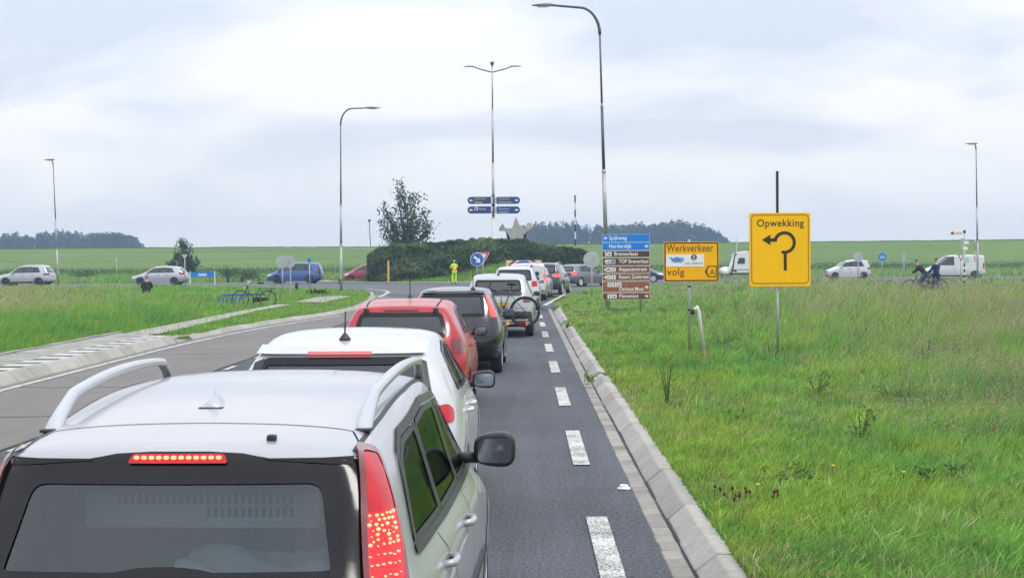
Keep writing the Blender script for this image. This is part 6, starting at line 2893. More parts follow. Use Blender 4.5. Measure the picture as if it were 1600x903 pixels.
# backs of signs and small ones
round_sign('grey back of a round sign on a thin post left of the brown direction sign', 924.5, 405.5, 470, 13, 74, M_GALVL)
root, bd, rr, cz = round_sign('large double round sign back in front of the blue minivan', 441, 409, 450, 10, 84, M_GALVL)
bm = BM()
prism(bm, circ(.36, cz, rr * .98, 26), .03, .06)
obj('second_board', bm, M_GALVL, root)
bm = BM()
tube(bm, [(.42, .05, 0), (.42, .05, cz)], .035, 8)
obj('post', bm, M_GALVL, root)
root, bd, rr, cz = round_sign('small blue sign turned almost edge-on before the blue minivan', 483.5, 407, 443, 4, 96, M_LBLUE)
bd.scale.x = .75
root, bd, rr, cz = round_sign('grey triangular sign back in front of the small bushy tree', 288.5, 401, 432, 5, 112, M_GALVL, tri=1)
root, bd, rr, cz = round_sign('grey narrow edge-on round sign on the dike slope between the two silver cars', 182, 407, 416, 4.5, 150, M_GALVL)
bd.scale.x = .45
root, bd, rr, cz = round_sign('grey round sign back above the small white hatchback', 1341, 402, 440, 7.5, 118, M_GALVL)
root, bd, rr, cz = round_sign('round blue cycle path sign between the white hatchback and the cyclists', 1378.5, 401.5, 425, 6.2, 134, M_SBLUE, edge=M_LBLUE)
bm = BM()
for s in (-1, 1):
    ring_prism(bm, circ(s * rr * .32, cz - rr * .12, rr * .25, 12), circ(s * rr * .32, cz - rr * .12, rr * .14, 12), -.036, -.031)
prism(bm, [(-rr * .35, cz - .03), (rr * .2, cz + .10), (rr * .2, cz + .14), (-rr * .35, cz + .03)], -.036, -.031)
obj('bicycle_symbol', bm, M_SWHITE, bd)
root, bd, rr, cz = round_sign('tall pale sign seen edge-on on a white post beside the cycle path', 1412.5, 403, 440, 6.5, 125, M_GALVL)
bd.scale.x = .4
# marker post in front of the hedge
b = D(607, 437, 123)
root = thing('marker_post', 'slim yellow marker post in front of the hedge', 'marker post', (b.x, 123, 0))
bm = BM()
zt_ = D(607, 407, 123).z
box(bm, (0, 0, zt_ / 2), (.14, .08, zt_), bev=.02)
obj('post', bm, mat('marker_yellow', (.72, .42, .12), .6), root)
bm = BM()
box(bm, (0, 0, zt_ + .03), (.15, .09, .06), bev=.015)
obj('cap', bm, M_BPOLE, root)
# blue name board on two white posts
tl, br = D(297, 425.5, 112), D(335.5, 432.5, 112)
root = thing('name_board', 'low blue name board with a white panel on two white posts by the road', 'sign', (tl.x, 112, 0))
bm = BM()
prism(bm, rrect(.04, br.z - .02, br.x - tl.x - .04, tl.z, .02), -.03, .0)
bd = obj('board', bm, M_LBLUE, root)
bm = BM()
wq = br.x - tl.x
prism(bm, rrect(wq * .33, br.z + .06, wq * .68, tl.z - .09, .02), -.036, -.031)
obj('white_panel', bm, mat('panel_pale_blue', (.45, .60, .85), .5), bd)
for x_ in (0, wq):
    bm = BM()
    box(bm, (x_, .0, tl.z / 2 + .03), (.07, .07, tl.z + .08), bev=.01)
    obj('post', bm, M_WPOLE, root)
# small black posts in the left grass
for px, py, lab in ((356.5, 437.5, 'small black post in the grass right of the blue name board'), (378, 437, 'thin small black post beside the low shrub left of the minivan'),
                    (463.5, 450.5, 'stout black post with a ring handle in front of the blue minivan'), (531, 440, 'short black post touching the foot of the left street lamp')):
    q = G(px, py + 4)
    root = thing('bollard', lab, 'bollard', (q.x, q.y, .0), 0, 'small black posts in the left verge')
    hgt = (10.5 if px > 450 and px < 480 else 8) * q.y / FPX + .1
    bm = BM()
    lathe(bm, [(.09, 0), (.09, hgt * .9), (.07, hgt), (0, hgt)], 12, 'Z')
    obj('post', bm, M_BPOLE, root, smooth=True)
    bm = BM()
    lathe(bm, [(.095, hgt * .72), (.097, hgt * .80), (.095, hgt * .80)], 12, 'Z')
    obj('reflector_band', bm, M_DSTEEL, root)
# black and white signpost with bicycle signs
Yp = 98.0
b = D(1507, 452, Yp)
root = thing('cycle_signpost', 'black and white banded cycle signpost with a white arm sign beside the cyclists', 'signpost', (b.x, Yp, 0))
zt_ = D(1507, 360, Yp).z
zs_ = D(1507, 412, Yp).z
bm = BM()
tube(bm, [(0, 0, zs_), (0, 0, zt_ - .25)], .05, 10)
obj('white_pole', bm, M_WPOLE, root)
for k in range(8):
    bm = BM()
    tube(bm, [(0, 0, zs_ * k / 8), (0, 0, zs_ * (k + 1) / 8)], .055, 10)
    obj('band', bm, M_BPOLE if k in (0, 1, 3, 5, 7) else M_WPOLE, root)
bm = BM()
lathe(bm, [(.05, -.2), (.09, -.1), (.07, .0), (0, .04)], 10, 'Z', (0, 0, zt_))
obj('cap', bm, M_BPOLE, root)
p = D(1484.5, 364.5, Yp)
bm = BM()
xx = p.x - b.x
prism(bm, round_poly([(xx, p.z - .11), (-.06, p.z - .11), (-.06, p.z + .11), (xx, p.z + .11)], .1), -.03, .02)
a_ = obj('arm_board', bm, M_SWHITE, root)
bm = BM()
prism(bm, circ(xx + .14, p.z, .10, 14), -.038, -.031)
obj('red_dot', bm, M_SRED, a_)
bm = BM()
prism(bm, [(xx + .3, p.z - .05), (-.15, p.z - .05), (-.15, p.z + .05), (xx + .3, p.z + .05)], -.036, -.031)
obj('text_band', bm, mat('faded_red_text', (.62, .45, .44), .5), a_)
for k, (dx, pz) in enumerate(((-.12, 375), (.10, 379), (-.10, 384), (.02, 388))):
    bm = BM()
    zq = D(1507, pz, Yp).z
    prism(bm, rrect(dx - .14, zq - .09, dx + .14, zq + .09, .03), -.07 - k * .012, -.055 - k * .012)
    obj('small_plate', bm, M_SWHITE if k % 2 else M_GALVL, root)
bm = BM()
zq = D(1510, 407, Yp).z
prism(bm, rrect(-.05, zq - .17, .25, zq + .17, .03), -.12, -.10)
obj('grey_green_plate', bm, mat('pale_green_plate', (.42, .52, .48), .5), root)
c = D(1501.5, 402, Yp - 1)
root, bd, rr, cz = round_sign('small red edged give way triangle in front of the white panel van', 1501.5, 402, 450, 6.0, Yp + 4, M_SRED, tri=1, edge=M_SRED)
bm = BM()
k = rr
prism(bm, [(x * .6, cz + .03 + z_ * .6) for x, z_ in ((-k, k * .75), (0, -k), (k, k * .75))][::-1], -.036, -.031)
obj('white_centre', bm, M_SWHITE, bd)
# edge-on signs strapped to the far right lamp pole
for pz, lab in ((383, 'upper edge-on round sign strapped to the far right lamp pole'), (401, 'lower edge-on round sign strapped to the far right lamp pole')):
    c = D(1526, pz, 115.7)
    root = thing('road_sign', lab, 'road sign', (c.x - .12, 115.7, c.z), R(75), 'signs on the far right lamp')
    bm = BM()
    prism(bm, circ(0, 0, .40, 22), -.02, .02)
    bd = obj('board', bm, M_GALVL, root)
    bm = BM()
    ring_prism(bm, circ(0, 0, .41, 22), circ(0, 0, .33, 22), .021, .03)
    obj('red_border', bm, M_SRED, bd)
    bm = BM()
    box(bm, (.14, .06, 0), (.26, .06, .06))
    obj('bracket', bm, M_DSTEEL, root)


# ------------------------------------------------------------------ bicycles
def bike(name, label, loc, rz, frame_m, style='city', tilt=0.0, s=1.0, group=None):
    """+X is forward; wheels stand on z = 0"""
    root = thing(name, label, 'bicycle', loc, rz, group)
    root.rotation_euler = (tilt, 0, rz)
    r = .345 * s
    wb = 1.10 * s
    fat = .030 if style == 'electric' else .020
    for x, nm in ((wb / 2, 'front'), (-wb / 2, 'rear')):
        bm = BM()
        n, m_ = 36, 8
        rings = []
        for k in range(n):
            a = 2 * math.pi * k / n
            rings.append([bm.verts.new((x + (r - fat + fat * math.cos(b_)) * math.cos(a), fat * .9 * math.sin(b_), r + (r - fat + fat * math.cos(b_)) * math.sin(a))) for b_ in [2 * math.pi * q / m_ for q in range(m_)]])
        for k in range(n):
            for q in range(m_):
                bm.faces.new((rings[k][q], rings[k][(q + 1) % m_], rings[(k + 1) % n][(q + 1) % m_], rings[(k + 1) % n][q]))
        wv = obj('wheel', bm, M_RUBBER, root, smooth=True)
        bm = BM()
        rim = r - fat * 2
        P = [(x + rim * math.cos(2 * math.pi * k / n), 0, r + rim * math.sin(2 * math.pi * k / n)) for k in range(n + 1)]
        tube(bm, P, .010, 6, cap=False)
        obj('rim', bm, M_GALV if style == 'city' else M_BPOLE, wv, smooth=True)
        bm = BM()
        for k in range(14):
            a = 2 * math.pi * k / 14
            tube(bm, [(x + .02 * math.cos(a + .8), .02 if k % 2 else -.02, r + .02 * math.sin(a + .8)), (x + rim * math.cos(a), 0, r + rim * math.sin(a))], .0022, 4, cap=False)
        obj('spokes', bm, M_GALV, wv)
        bm = BM()
        lathe(bm, [(0, -.05), (.03, -.05), (.035, -.02), (.035, .02), (.03, .05), (0, .05)], 12, 'Y', (x, 0, r))
        obj('hub', bm, M_DSTEEL, wv)
    fx, rx = wb / 2, -wb / 2
    bb = Vector((-.04 * s, 0, .29 * s))
    head_t = Vector((fx - .30 * s, 0, .88 * s))
    head_b = Vector((fx - .24 * s, 0, .70 * s))
    seat_t = Vector((-.24 * s, 0, .84 * s))
    bm = BM()
    if style == 'city':
        tube(bm, [head_b, Vector((.10, 0, .42)) * s, bb], .017, 8)
        tube(bm, [head_t, Vector((.20, 0, .58)) * s, Vector((.02, 0, .44)) * s, bb.lerp(seat_t, .25)], .014, 8)
    else:
        tube(bm, [head_b, bb], .036, 8)
        tube(bm, [head_t, seat_t.lerp(bb, .18)], .020, 8)
    tube(bm, [bb, seat_t], .016, 8)
    tube(bm, [head_b, head_t], .021, 8)
    for y in (.06, -.06):
        tube(bm, [bb + Vector((0, y * .5, 0)), Vector((rx, y, r))], .010, 6)
        tube(bm, [seat_t.lerp(bb, .15) + Vector((0, y * .3, 0)), Vector((rx, y, r))], .009, 6)
    obj('frame', bm, frame_m, root, smooth=True)
    bm = BM()
    for y in (.055, -.055):
        tube(bm, [head_b + Vector((0, y * .6, 0)), Vector((fx - .05 * s, y, .42 * s)), Vector((fx, y, r))], .012, 6)
    obj('fork', bm, frame_m, root, smooth=True)
    bm = BM()
    st_ = head_t + Vector((-.04, 0, .15 if style == 'city' else .12)) * s
    tube(bm, [head_t, st_], .014, 8)
    for y in (1, -1):
        if style == 'city':
            tube(bm, [st_, st_ + Vector((.06, y * .12, .03)), st_ + Vector((.0, y * .26, .03)), st_ + Vector((-.20, y * .28, .0))], .012, 8)
        else:
            tube(bm, [st_, st_ + Vector((.02, y * .15, .02)), st_ + Vector((-.04, y * .33, .02))], .013, 8)
    hb = obj('handlebar', bm, M_CHROME if style == 'city' else M_BPOLE, root, smooth=True)
    bm = BM()
    for y in (1, -1):
        e = st_ + (Vector((-.20, y * .28, .0)) if style == 'city' else Vector((-.04, y * .33, .02)))
        tube(bm, [e + Vector((.1 if style == 'city' else 0, -y * (.005 if style == 'city' else .11), .0)), e], .018, 8)
    obj('grip', bm, M_RUBBER, hb)
    bm = BM()
    tube(bm, [seat_t, seat_t + Vector((-.035, 0, .12)) * s], .013, 8)
    obj('seat_post', bm, M_CHROME if style == 'city' else M_BPOLE, root)
    bm = BM()
    bmesh.ops.create_uvsphere(bm, u_segments=14, v_segments=8, radius=.5)
    for v in bm.verts:
        f = .5 - v.co.x
        v.co = Vector((v.co.x * .28, v.co.y * .2 * (.35 + .65 * f), v.co.z * .07 - (.0 if v.co.z > 0 else .02))) + seat_t + Vector((-.03, 0, .15))
    obj('saddle', bm, M_BPOLE, root, smooth=True)
    bm = BM()
    lathe(bm, [(0, -.02), (.09, -.018), (.095, 0), (.09, .018), (0, .02)], 18, 'Y', (bb.x, -.05, bb.z))
    tube(bm, [bb + Vector((0, -.07, 0)), bb + Vector((.10, -.08, -.13))], .010, 6)
    tube(bm, [bb + Vector((0, .07, 0)), bb + Vector((-.10, .08, .13))], .010, 6)
    box(bm, bb + Vector((.10, -.13, -.14)), (.09, .08, .025), bev=.006)
    box(bm, bb + Vector((-.10, .13, .14)), (.09, .08, .025), bev=.006)
    obj('crank', bm, M_DSTEEL, root)
    bm = BM()
    if style == 'city':
        prism(bm, round_poly([(rx - .05, r - .06), (bb.x + .11, bb.z - .10), (bb.x + .12, bb.z + .10), (rx - .05, r + .05)], .05), -.062, -.045)
        obj('chain_guard', bm, M_BPOLE, root)
        bm = BM()
        for y in (.06, -.06):
            tube(bm, [(rx - .32, y, .74), (rx + .12, y, .76), (seat_t.x - .02, y * .4, .72)], .008, 6)
            tube(bm, [(rx - .15, y, .75), (rx, y, r)], .007, 6)
        for q in range(4):
            tube(bm, [(rx - .30 + q * .12, -.06, .742 + q * .004), (rx - .30 + q * .12, .06, .742 + q * .004)], .006, 6)
        obj('rear_rack', bm, M_BPOLE, root)
        for x, a0, a1 in ((rx, 20, 200), (fx, 20, 160)):
            bm = BM()
            prev = None
            for k in range(15):
                a = R(a0 + (a1 - a0) * k / 14)
                ring = [bm.verts.new((x + (r + .025) * math.cos(a), y, r + (r + .025) * math.sin(a))) for y in (-.03, .03)]
                if prev:
                    bm.faces.new((prev[0], prev[1], ring[1], ring[0]))
                prev = ring
            bmesh.ops.solidify(bm, geom=bm.faces[:], thickness=.004)
            obj('mudguard', bm, M_BPOLE, root)
        bm = BM()
        box(bm, (fx - .16, 0, .76), (.08, .07, .08), bev=.02)
        obj('lamp', bm, M_CHROME, root)
    else:
        box(bm, bb + Vector((.02, 0, .02)), (.20, .11, .17), bev=.05)
        obj('motor', bm, M_DSTEEL, root, smooth=True)
        bm = BM()
        tube(bm, [Vector((rx, -.03, r + .005)), bb + Vector((0, -.055, .09))], .006, 6)
        tube(bm, [Vector((rx, -.03, r - .035)), bb + Vector((0, -.055, -.09))], .006, 6)
        obj('chain', bm, M_DSTEEL, root)
    return root


# electric bicycle on the crossover's carrier: front wheel up to the left behind the dark hatchback
cw = BIKE_CAR
bk = bike('electric_bicycle', 'dark electric bicycle strapped tilted across the carrier of the silver crossover', (-.575, 39.2, .27), R(180), M_DSTEEL, 'electric', 0, 1.1)
# carrier with plate and lamps
root = thing('bike_carrier', 'low tow bar bicycle carrier with yellow plate and red lamps behind the silver crossover', 'bike carrier', (-.5, 39.3, -.18), R(-1))
bm = BM()
box(bm, (0, .0, .54), (1.25, .09, .05), bev=.01)
box(bm, (0, .2, .50), (.09, .55, .07), bev=.01)
tube(bm, [(-.05, .06, .55), (-.05, .06, 1.25)], .016, 8)
tube(bm, [(-.62, -.02, .62), (.62, -.02, .62)], .02, 8)
fr = obj('frame', bm, M_GALV, root)
bm = BM()
box(bm, (-.10, -.13, .56), (.50, .015, .115), bev=.004)
obj('number_plate', bm, M_PLATE, root)
for s in (1, -1):
    bm = BM()
    box(bm, (s * .47, -.13, .54), (.20, .05, .11), bev=.012)
    lp = obj('lamp_unit', bm, M_DREDL, root)
    bm = BM()
    box(bm, (s * .57, -.13, .54), (.05, .054, .112), bev=.012)
    obj('amber_section', bm, M_AMBER, lp)
bm = BM()
tube(bm, [(-.05, .03, 1.1), (-.05, -.0, .95), (.02, -.03, .93)], .014, 6)
box(bm, (.02, -.03, .95), (.05, .06, .07), bev=.01)
obj('clamp_arm', bm, M_BPOLE, root)

# parked bicycle and blue rack
b = G(411, 479)
bike('bicycle', 'black upright town bicycle with rear rack parked at the blue hoops', (b.x, 64.2, .03), R(180), M_BPOLE, 'city', R(-4), 1.0)
base = G(338, 474)
root = thing('bicycle_rack', 'blue bicycle rack of bent hoops half sunk in tall grass', 'bicycle rack', (D(338, 470, 66).x, 66, 0))
M_RACK = mat('rack_blue', (.02, .12, .42), .4, var=.12)
for k in range(7):
    x = .1 + k * .17
    bm = BM()
    pts = [(x, 0, 0)] + [(x + .32 - .32 * math.cos(R(q)), 0, .30 + .22 * math.sin(R(q))) for q in range(0, 91, 15)] + [(x + .75, 0, .535), (x + .9, .02, .52)]
    tube(bm, pts, .024, 8)
    obj('hoop', bm, M_RACK, root, smooth=True)
bm = BM()
tube(bm, [(.1, .1, .06), (2.0, .1, .06)], .025, 8)
tube(bm, [(.45, .02, .50), (2.0, .02, .50)], .018, 8)
obj('rail', bm, M_RACK, root)


# ------------------------------------------------------------------ people
def hand(nodes, edges, wrist, d, side=1, curl=.4):
    """palm + four unequal fingers + thumb, hung on node index wrist; d: hand direction"""
    w0 = Vector(nodes[wrist][:3])
    d = Vector(d).normalized()
    up = Vector((0, 0, 1)) if abs(d.z) < .8 else Vector((0, 1, 0))
    lat = d.cross(up).normalized() * side
    nrm = lat.cross(d).normalized()
    pl = len(nodes)
    p = w0 + d * .075
    nodes.append((*p, .030, .016))
    edges.append((wrist, pl))
    for k, (off, ln) in enumerate(((.03, .068), (.010, .078), (-.010, .073), (-.029, .055))):
        a = p + lat * off + d * .02
        m_ = a + d * ln * .5 - nrm * .006
        e = m_ + (d * (1 - curl) - nrm * curl).normalized() * ln * .5
        i = len(nodes)
        nodes += [(*a, .009), (*m_, .0085), (*e, .007)]
        edges += [(pl, i), (i, i + 1), (i + 1, i + 2)]
    a = w0 + d * .035 + lat * .035
    e = a + (d + lat * .7 - nrm * .3).normalized() * .055
    i = len(nodes)
    nodes += [(*a, .011), (*e, .008)]
    edges += [(wrist, i), (i, i + 1)]


def person(label, loc, rz, J, mats, group=None, hair=None, hood=False):
    """J: dict of joints in local coordinates (facing +Y); builds one continuous body, clothes as children"""
    root = thing('person', label, 'person', loc, rz, group)
    P = {k: Vector(v) for k, v in J.items() if isinstance(v, tuple)}
    nodes, edges, idx = [], [], {}

    def nd(k, r, r2=None):
        idx[k] = len(nodes)
        nodes.append((*P[k], r, r2 or r))
        return idx[k]
    nd('pelvis', .135, .105)
    nd('belly', .13, .095)
    nd('chest', .155, .105)
    nd('neck0', .075, .07)
    nd('neck', .052)
    for a, b_ in (('pelvis', 'belly'), ('belly', 'chest'), ('chest', 'neck0'), ('neck0', 'neck')):
        edges.append((idx[a], idx[b_]))
    up = (P['head'] - P['neck']).normalized()
    f = Vector(J.get('face', (0, 1, 0))).normalized()
    for k, (o1, o2, r, r2) in enumerate(((.055, .018, .060, .072), (.115, .005, .075, .088), (.175, -.008, .062, .074))):
        P['h%d' % k] = P['neck'] + up * (o1 + .02) + f * o2
        nd('h%d' % k, r, r2)
    edges += [(idx['neck'], idx['h0']), (idx['h0'], idx['h1']), (idx['h1'], idx['h2'])]
    for s, sg in (('l', -1), ('r', 1)):
        nd('sh' + s, .062)
        nd('el' + s, .044)
        nd('wr' + s, .030)
        edges += [(idx['neck0'], idx['sh' + s]), (idx['sh' + s], idx['el' + s]), (idx['el' + s], idx['wr' + s])]
        hand(nodes, edges, idx['wr' + s], P['wr' + s] - P['el' + s], sg)
        nd('hip' + s, .092)
        nd('kn' + s, .060)
        nd('an' + s, .043)
        P['to' + s] = P['an' + s] + Vector(J.get('toe' + s, (0, .17, -.05)))
        nd('to' + s, .036)
        edges += [(idx['pelvis'], idx['hip' + s]), (idx['hip' + s], idx['kn' + s]), (idx['kn' + s], idx['an' + s]), (idx['an' + s], idx['to' + s])]
    skin_mesh('body', nodes, edges, M_SKIN, root, 1)
    # clothes
    def limb(name, chain, m, first=None):
        nn = [(*P[k], r) if len(r_ := (r if isinstance(r, tuple) else (r,))) == 1 else (*P[k], *r) for k, r in chain]
        return skin_mesh(name, nn, [(i, i + 1) for i in range(len(nn) - 1)], m, root, 1)
    # jacket: torso with both sleeves
    nn, ee = [], []
    def a_(k, r, r2=None):
        nn.append((*P[k], r, r2 or r))
        return len(nn) - 1
    P['hem'] = P['pelvis'] + (P['pelvis'] - P['belly']).normalized() * J.get('hem', .04)
    c_ = a_('chest', .185, .135)
    b_ = a_('belly', .170, .125)
    h_ = a_('hem', J.get('hemr', .185), .14)
    n_ = a_('neck0', .10, .09)
    ee += [(c_, b_), (b_, h_), (c_, n_)]
    for s in 'lr':
        i0, i1 = a_('sh' + s, .085), a_('el' + s, .064)
        P['cu' + s] = P['el' + s].lerp(P['wr' + s], .92)
        i2 = a_('cu' + s, .052)
        ee += [(n_, i0), (i0, i1), (i1, i2)]
    skin_mesh('jacket', nn, ee, mats['jacket'], root, 1)
    nn, ee = [], []
    p_ = a_('pelvis', .150, .118)
    for s in 'lr':
        i0, i1 = a_('hip' + s, .105), a_('kn' + s, .076)
        P['an_' + s] = P['kn' + s].lerp(P['an' + s], .93)
        i2 = a_('an_' + s, .062)
        ee += [(p_, i0), (i0, i1), (i1, i2)]
    skin_mesh('trousers', nn, ee, mats['trousers'], root, 1)
    for s in 'lr':
        d = (P['to' + s] - P['an' + s])
        q = P['an' + s]
        skin_mesh('shoe', [(*(q + Vector((0, 0, -.03)) - d * .25), .05), (*(q + d * .55 + Vector((0, 0, -.012))), .05, .045), (*(q + d * 1.12), .04, .032)], [(0, 1), (1, 2)], mats.get('shoe', M_SHOE), root, 1)
    hp = P['h2'] + up * .012 - f * .02
    skin_mesh('hair' if not mats.get('cap') else 'cap', [(*(P['h1'] - f * .035 + up * .0), .072, .075), (*(P['h2'] - f * .012 + up * .02), .078, .08), (*(P['h2'] + up * .055), .05)], [(0, 1), (1, 2)], mats.get('cap') or M_HAIR, root, 1)
    # face: nose, eyes, ears, mouth
    rt = f.cross(up).normalized()
    bm = BM()
    hc = P['h1']
    tube(bm, [hc + f * .085 + up * .02, hc + f * .108 - up * .012], .010, 6)
    for s in (1, -1):
        lathe(bm, [(0, -.01), (.022, -.006), (.025, .004), (0, .01)], 8, 'X', hc + rt * .083 * s)
    obj('nose_and_ears', bm, M_SKIN, root)
    bm = BM()
    for s in (1, -1):
        lathe(bm, [(0, -.006), (.012, -.003), (.012, .003), (0, .006)], 8, 'Y', hc + f * .083 + rt * .03 * s + up * .018)
    obj('eyes', bm, M_SBLACK, root)
    bm = BM()
    tube(bm, [hc + f * .082 - up * .045 - rt * .02, hc + f * .086 - up * .045 + rt * .02], .006, 6)
    obj('mouth', bm, mat('lips', (.35, .12, .10), .5), root)
    return root, P


STAND = dict(pelvis=(0, 0, .93), belly=(0, 0, 1.10), chest=(0, .01, 1.29), neck0=(0, 0, 1.44), neck=(0, .01, 1.51), head=(0, .02, 1.65),
             shl=(-.19, 0, 1.41), shr=(.19, 0, 1.41), ell=(-.24, -.03, 1.13), elr=(.24, -.03, 1.13), wrl=(-.25, .06, .89), wrr=(.25, .06, .89),
             hipl=(-.10, 0, .90), hipr=(.10, 0, .90), knl=(-.11, .03, .50), knr=(.11, .03, .50), anl=(-.11, 0, .09), anr=(.11, 0, .09))

# traffic marshal, seen three-quarter from behind, hands up at the chest
J = dict(STAND)
J.update(elr=(.30, .10, 1.22), wrr=(.14, .25, 1.34), ell=(-.27, .05, 1.18), wrl=(-.10, .27, 1.30), knl=(-.13, .05, .50), anl=(-.14, -.06, .09), face=(-.6, .8, 0))
b = D(710, 444, 116)
root, P = person('marshal in yellow hi-vis suit with orange waist panel standing before the hedge', (b.x, 116, .02), R(25), J,
                 dict(jacket=M_HIVIS, trousers=M_HIVIS, cap=mat('pale_cap', (.62, .60, .50), .8)))
skin_mesh('orange_panel', [(0, .0, .90, .215, .175), (0, .0, 1.03, .215, .175), (0, .005, 1.15, .212, .172)], [(0, 1), (1, 2)], M_HIORG, root, 1)

# person sitting low in the grass in a dark coat
SIT = dict(pelvis=(0, 0, .30), belly=(0, .03, .45), chest=(0, .07, .62), neck0=(0, .09, .76), neck=(0, .11, .83), head=(0, .14, .97),
           shl=(-.20, .07, .73), shr=(.20, .07, .73), ell=(-.28, .18, .50), elr=(.28, .18, .50), wrl=(-.14, .38, .48), wrr=(.14, .38, .48),
           hipl=(-.11, .05, .28), hipr=(.11, .05, .28), knl=(-.16, .42, .52), knr=(.16, .42, .52), anl=(-.15, .55, .09), anr=(.15, .55, .09), hem=.16, hemr=.27)
b = D(230, 445, 84)
person('person in a dark hooded coat seated low in the grass before the silver hatchback', (b.x, 84, .02), R(20), SIT, dict(jacket=M_DARKCLOTH, trousers=M_DARKCLOTH))

# cyclists, stopped on the path with their bicycles
yc = 77.0
b1 = D(1441, 455, yc)
RIDE = dict(pelvis=(0, -.17, .98), belly=(0, -.07, 1.13), chest=(0, .07, 1.28), neck0=(0, .17, 1.40), neck=(0, .22, 1.46), head=(0, .28, 1.60),
            shl=(-.19, .15, 1.36), shr=(.19, .15, 1.36), ell=(-.24, .27, 1.14), elr=(.24, .27, 1.14), wrl=(-.22, .46, 1.07), wrr=(.22, .46, 1.07),
            hipl=(-.10, -.15, .94), hipr=(.10, -.15, .94), knl=(-.13, .16, .66), knr=(.13, .10, .60), anl=(-.13, .0, .30), anr=(.17, .0, .11))
person('cyclist in a black jacket and blue jeans leaning over the handlebar', (b1.x, yc, .02), R(62), RIDE, dict(jacket=M_DARKCLOTH, trousers=M_JEANS), 'cyclists')
bike('bicycle', 'dark bicycle under the leaning cyclist in the black jacket', (b1.x, yc, .02), R(152), M_BPOLE, 'city', 0, 1.08)
b2 = D(1463, 455, yc + .6)
J = dict(STAND)
J.update(ell=(-.26, .12, 1.16), elr=(.27, .12, 1.16), wrl=(-.22, .36, 1.07), wrr=(.22, .36, 1.07), hipl=(-.11, -.02, .90), hipr=(.11, -.02, .90), anl=(-.2, .02, .09), anr=(.2, 0, .09), knl=(-.16, .05, .50), knr=(.16, .05, .5))
person('cyclist in a navy coat standing upright astride a bicycle', (b2.x, yc + .6, .02), R(35), J, dict(jacket=M_NAVYC, trousers=M_NAVYC), 'cyclists')
bike('bicycle', 'dark bicycle held between the legs of the upright cyclist in navy', (b2.x - .12, yc + .72, .02), R(125), M_BPOLE, 'city', 0, .98)


# ------------------------------------------------------------------ weeds, flowers, litter
def weed(px, py, hgt, label, spread=.25, n=16, dark=True, leaf=.09, cat='plant'):
    q = G(px, py, .10)
    root = thing('weed', label, cat, (q.x, q.y, .10))
    bm = BM()
    tops = []
    for k in range(5):
        a = random.uniform(0, 6.28)
        l_ = random.uniform(.5, 1.0)
        t = Vector((math.cos(a) * spread * l_, math.sin(a) * spread * l_, hgt * random.uniform(.6, 1)))
        tube(bm, [(0, 0, 0), t * .5 + Vector((0, 0, hgt * .12)), t], .006, 5, rs=[.008, .006, .003])
        tops.append(t)
    obj('stem', bm, mat('weed_stem', (.07, .10, .03), .8), root)['kind'] = 'stuff'
    P, C = [], []
    for t in tops:
        for k in range(n):
            s = random.random()
            P.append(list(t * s + Vector((random.gauss(0, .04), random.gauss(0, .04), random.gauss(0, .03)))))
            c = random.uniform(.7, 1.3)
            C.append([.09 * c, .18 * c, .04 * c] if dark else [.19 * c, .34 * c, .05 * c])
    leaf_cloud('leaves', np.array(P), leaf, np.array(C), root, 1.0, None, .26)


weed(1043, 640, .60, 'tall dark seeding dock near the bent pole', .10, 26, True, .028)
weed(1150, 668, .14, 'broad leaved dark weed low in the mown strip', .15, 16, True, .05)
weed(1276, 628, .46, 'dark branching weed below the big yellow arrow sign', .34, 30, True, .030)
weed(1396, 640, .44, 'dark ragged weed right of the branching one', .32, 30, True, .030)
weed(1446, 592, .60, 'tall rusty dock in the long meadow grass', .10, 26, True, .026)
weed(1345, 705, .42, 'dark upright nettle in the lower meadow', .14, 30, True, .030)
weed(1040, 578, .28, 'small leafy weed left of the rusty pole foot', .18, 24, False, .03)
weed(1465, 775, .30, 'large dark thistle patch at lower right of the verge', .30, 40, True, .035)
weed(1228, 770, .24, 'dark leafy clump by the lower kerb edge', .26, 34, True, .032)
weed(921, 596, .12, 'weed growing out of the broken kerb joint', .10, 22, False, .03)
weed(886, 511, .18, 'weed growing in the gap between far kerb stones', .12, 22, False, .05)
weed(1130, 545, .34, 'leafy weed right of the works sign post', .26, 24, True, .034)

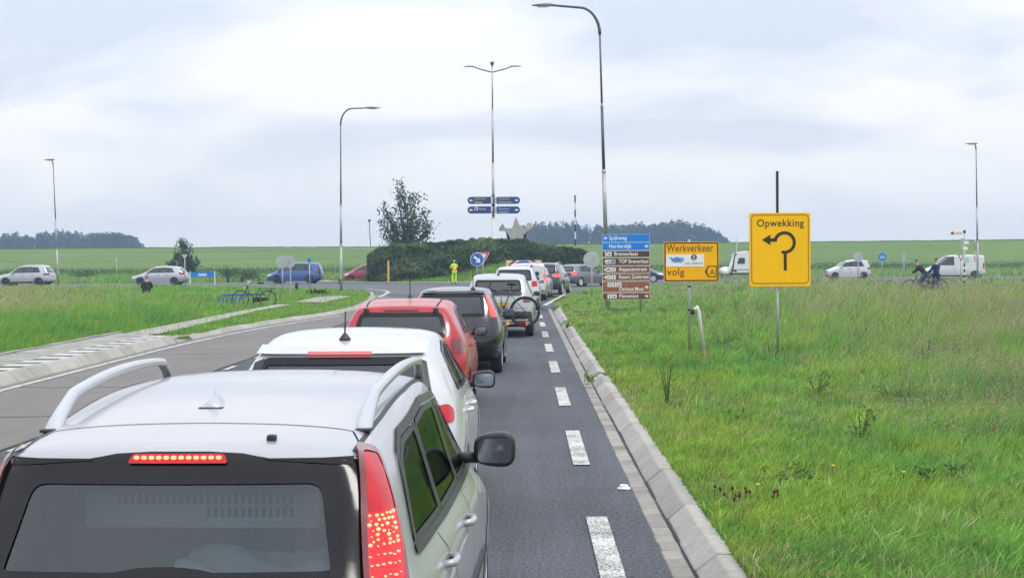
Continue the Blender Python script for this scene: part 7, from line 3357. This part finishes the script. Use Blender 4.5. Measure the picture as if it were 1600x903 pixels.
q = G(1165, 800, .1)
root = thing('clover_patch', 'patch of dark purple clover heads beside the kerb', 'flowers', (q.x, q.y, .1))
mcl = mat('clover_purple', (.10, .025, .04), .9, var=.3, scale=30)
bm0 = BM()
for k in range(16):
    x, y = random.uniform(-.30, .26), random.uniform(-.16, .16)
    hgt = random.uniform(.10, .2)
    tube(bm0, [(x, y, 0), (x + .01, y, hgt)], .003, 4)
    bm = BM()
    bmesh.ops.create_icosphere(bm, subdivisions=1, radius=.014)
    for v in bm.verts:
        v.co = Vector((v.co.x, v.co.y, v.co.z * 1.3)) + Vector((x + .01, y, hgt))
    obj('flower_head', bm, mcl, root)
obj('stem', bm0, mat('weed_stem', (.07, .10, .03), .8), root)
for px, py, lab in ((1182, 765, 'single yellow dandelion near the kerb'), (1410, 745, 'single yellow dandelion in the meadow right of centre'), (1300, 735, 'tiny yellow flower in the middle of the verge')):
    q = G(px, py, .25)
    root = thing('dandelion', lab, 'flower', (q.x, q.y, .1), 0, 'yellow flowers in the verge')
    bm = BM()
    tube(bm, [(0, 0, 0), (.01, 0, .19)], .003, 5)
    obj('stem', bm, mat('weed_stem', (.07, .10, .03), .8), root)
    bm = BM()
    lathe(bm, [(0, .18), (.015, .19), (.014, .197), (0, .2)], 10, 'Z', (.01, 0, 0))
    obj('flower_head', bm, mat('flower_yellow', (.85, .60, .02), .6), root)
q = G(975, 764)
root = thing('litter', 'crumpled white cup lid lying on the asphalt by the gutter', 'litter', (q.x, q.y, .004), R(20))
bm = BM()
lathe(bm, [(.06, 0), (.055, .008), (.042, .01), (.036, .03), (.015, .034), (0, .036)], 14, 'Z')
for v in bm.verts:
    v.co.z += random.uniform(0, .006)
obj('lid', bm, mat('white_paper', (.75, .75, .74), .7), root)
# ------------------------------------------------------------------ the air
bm = BM()
box(bm, (0, 460, 11.5), (1790, 1050, 26))
hm = bpy.data.materials.new('haze_air')
hm.use_nodes = True
ht = hm.node_tree
ht.nodes.clear()
ho = ht.nodes.new('ShaderNodeOutputMaterial')
hv = ht.nodes.new('ShaderNodeVolumePrincipled')
hv.inputs['Color'].default_value = (.52, .72, 1.0, 1)
hv.inputs['Density'].default_value = .00065
hv.inputs['Anisotropy'].default_value = 0.0
ht.links.new(hv.outputs[0], ho.inputs['Volume'])
hz_o = obj('haze', bm, hm)
struct(hz_o, 'stuff')
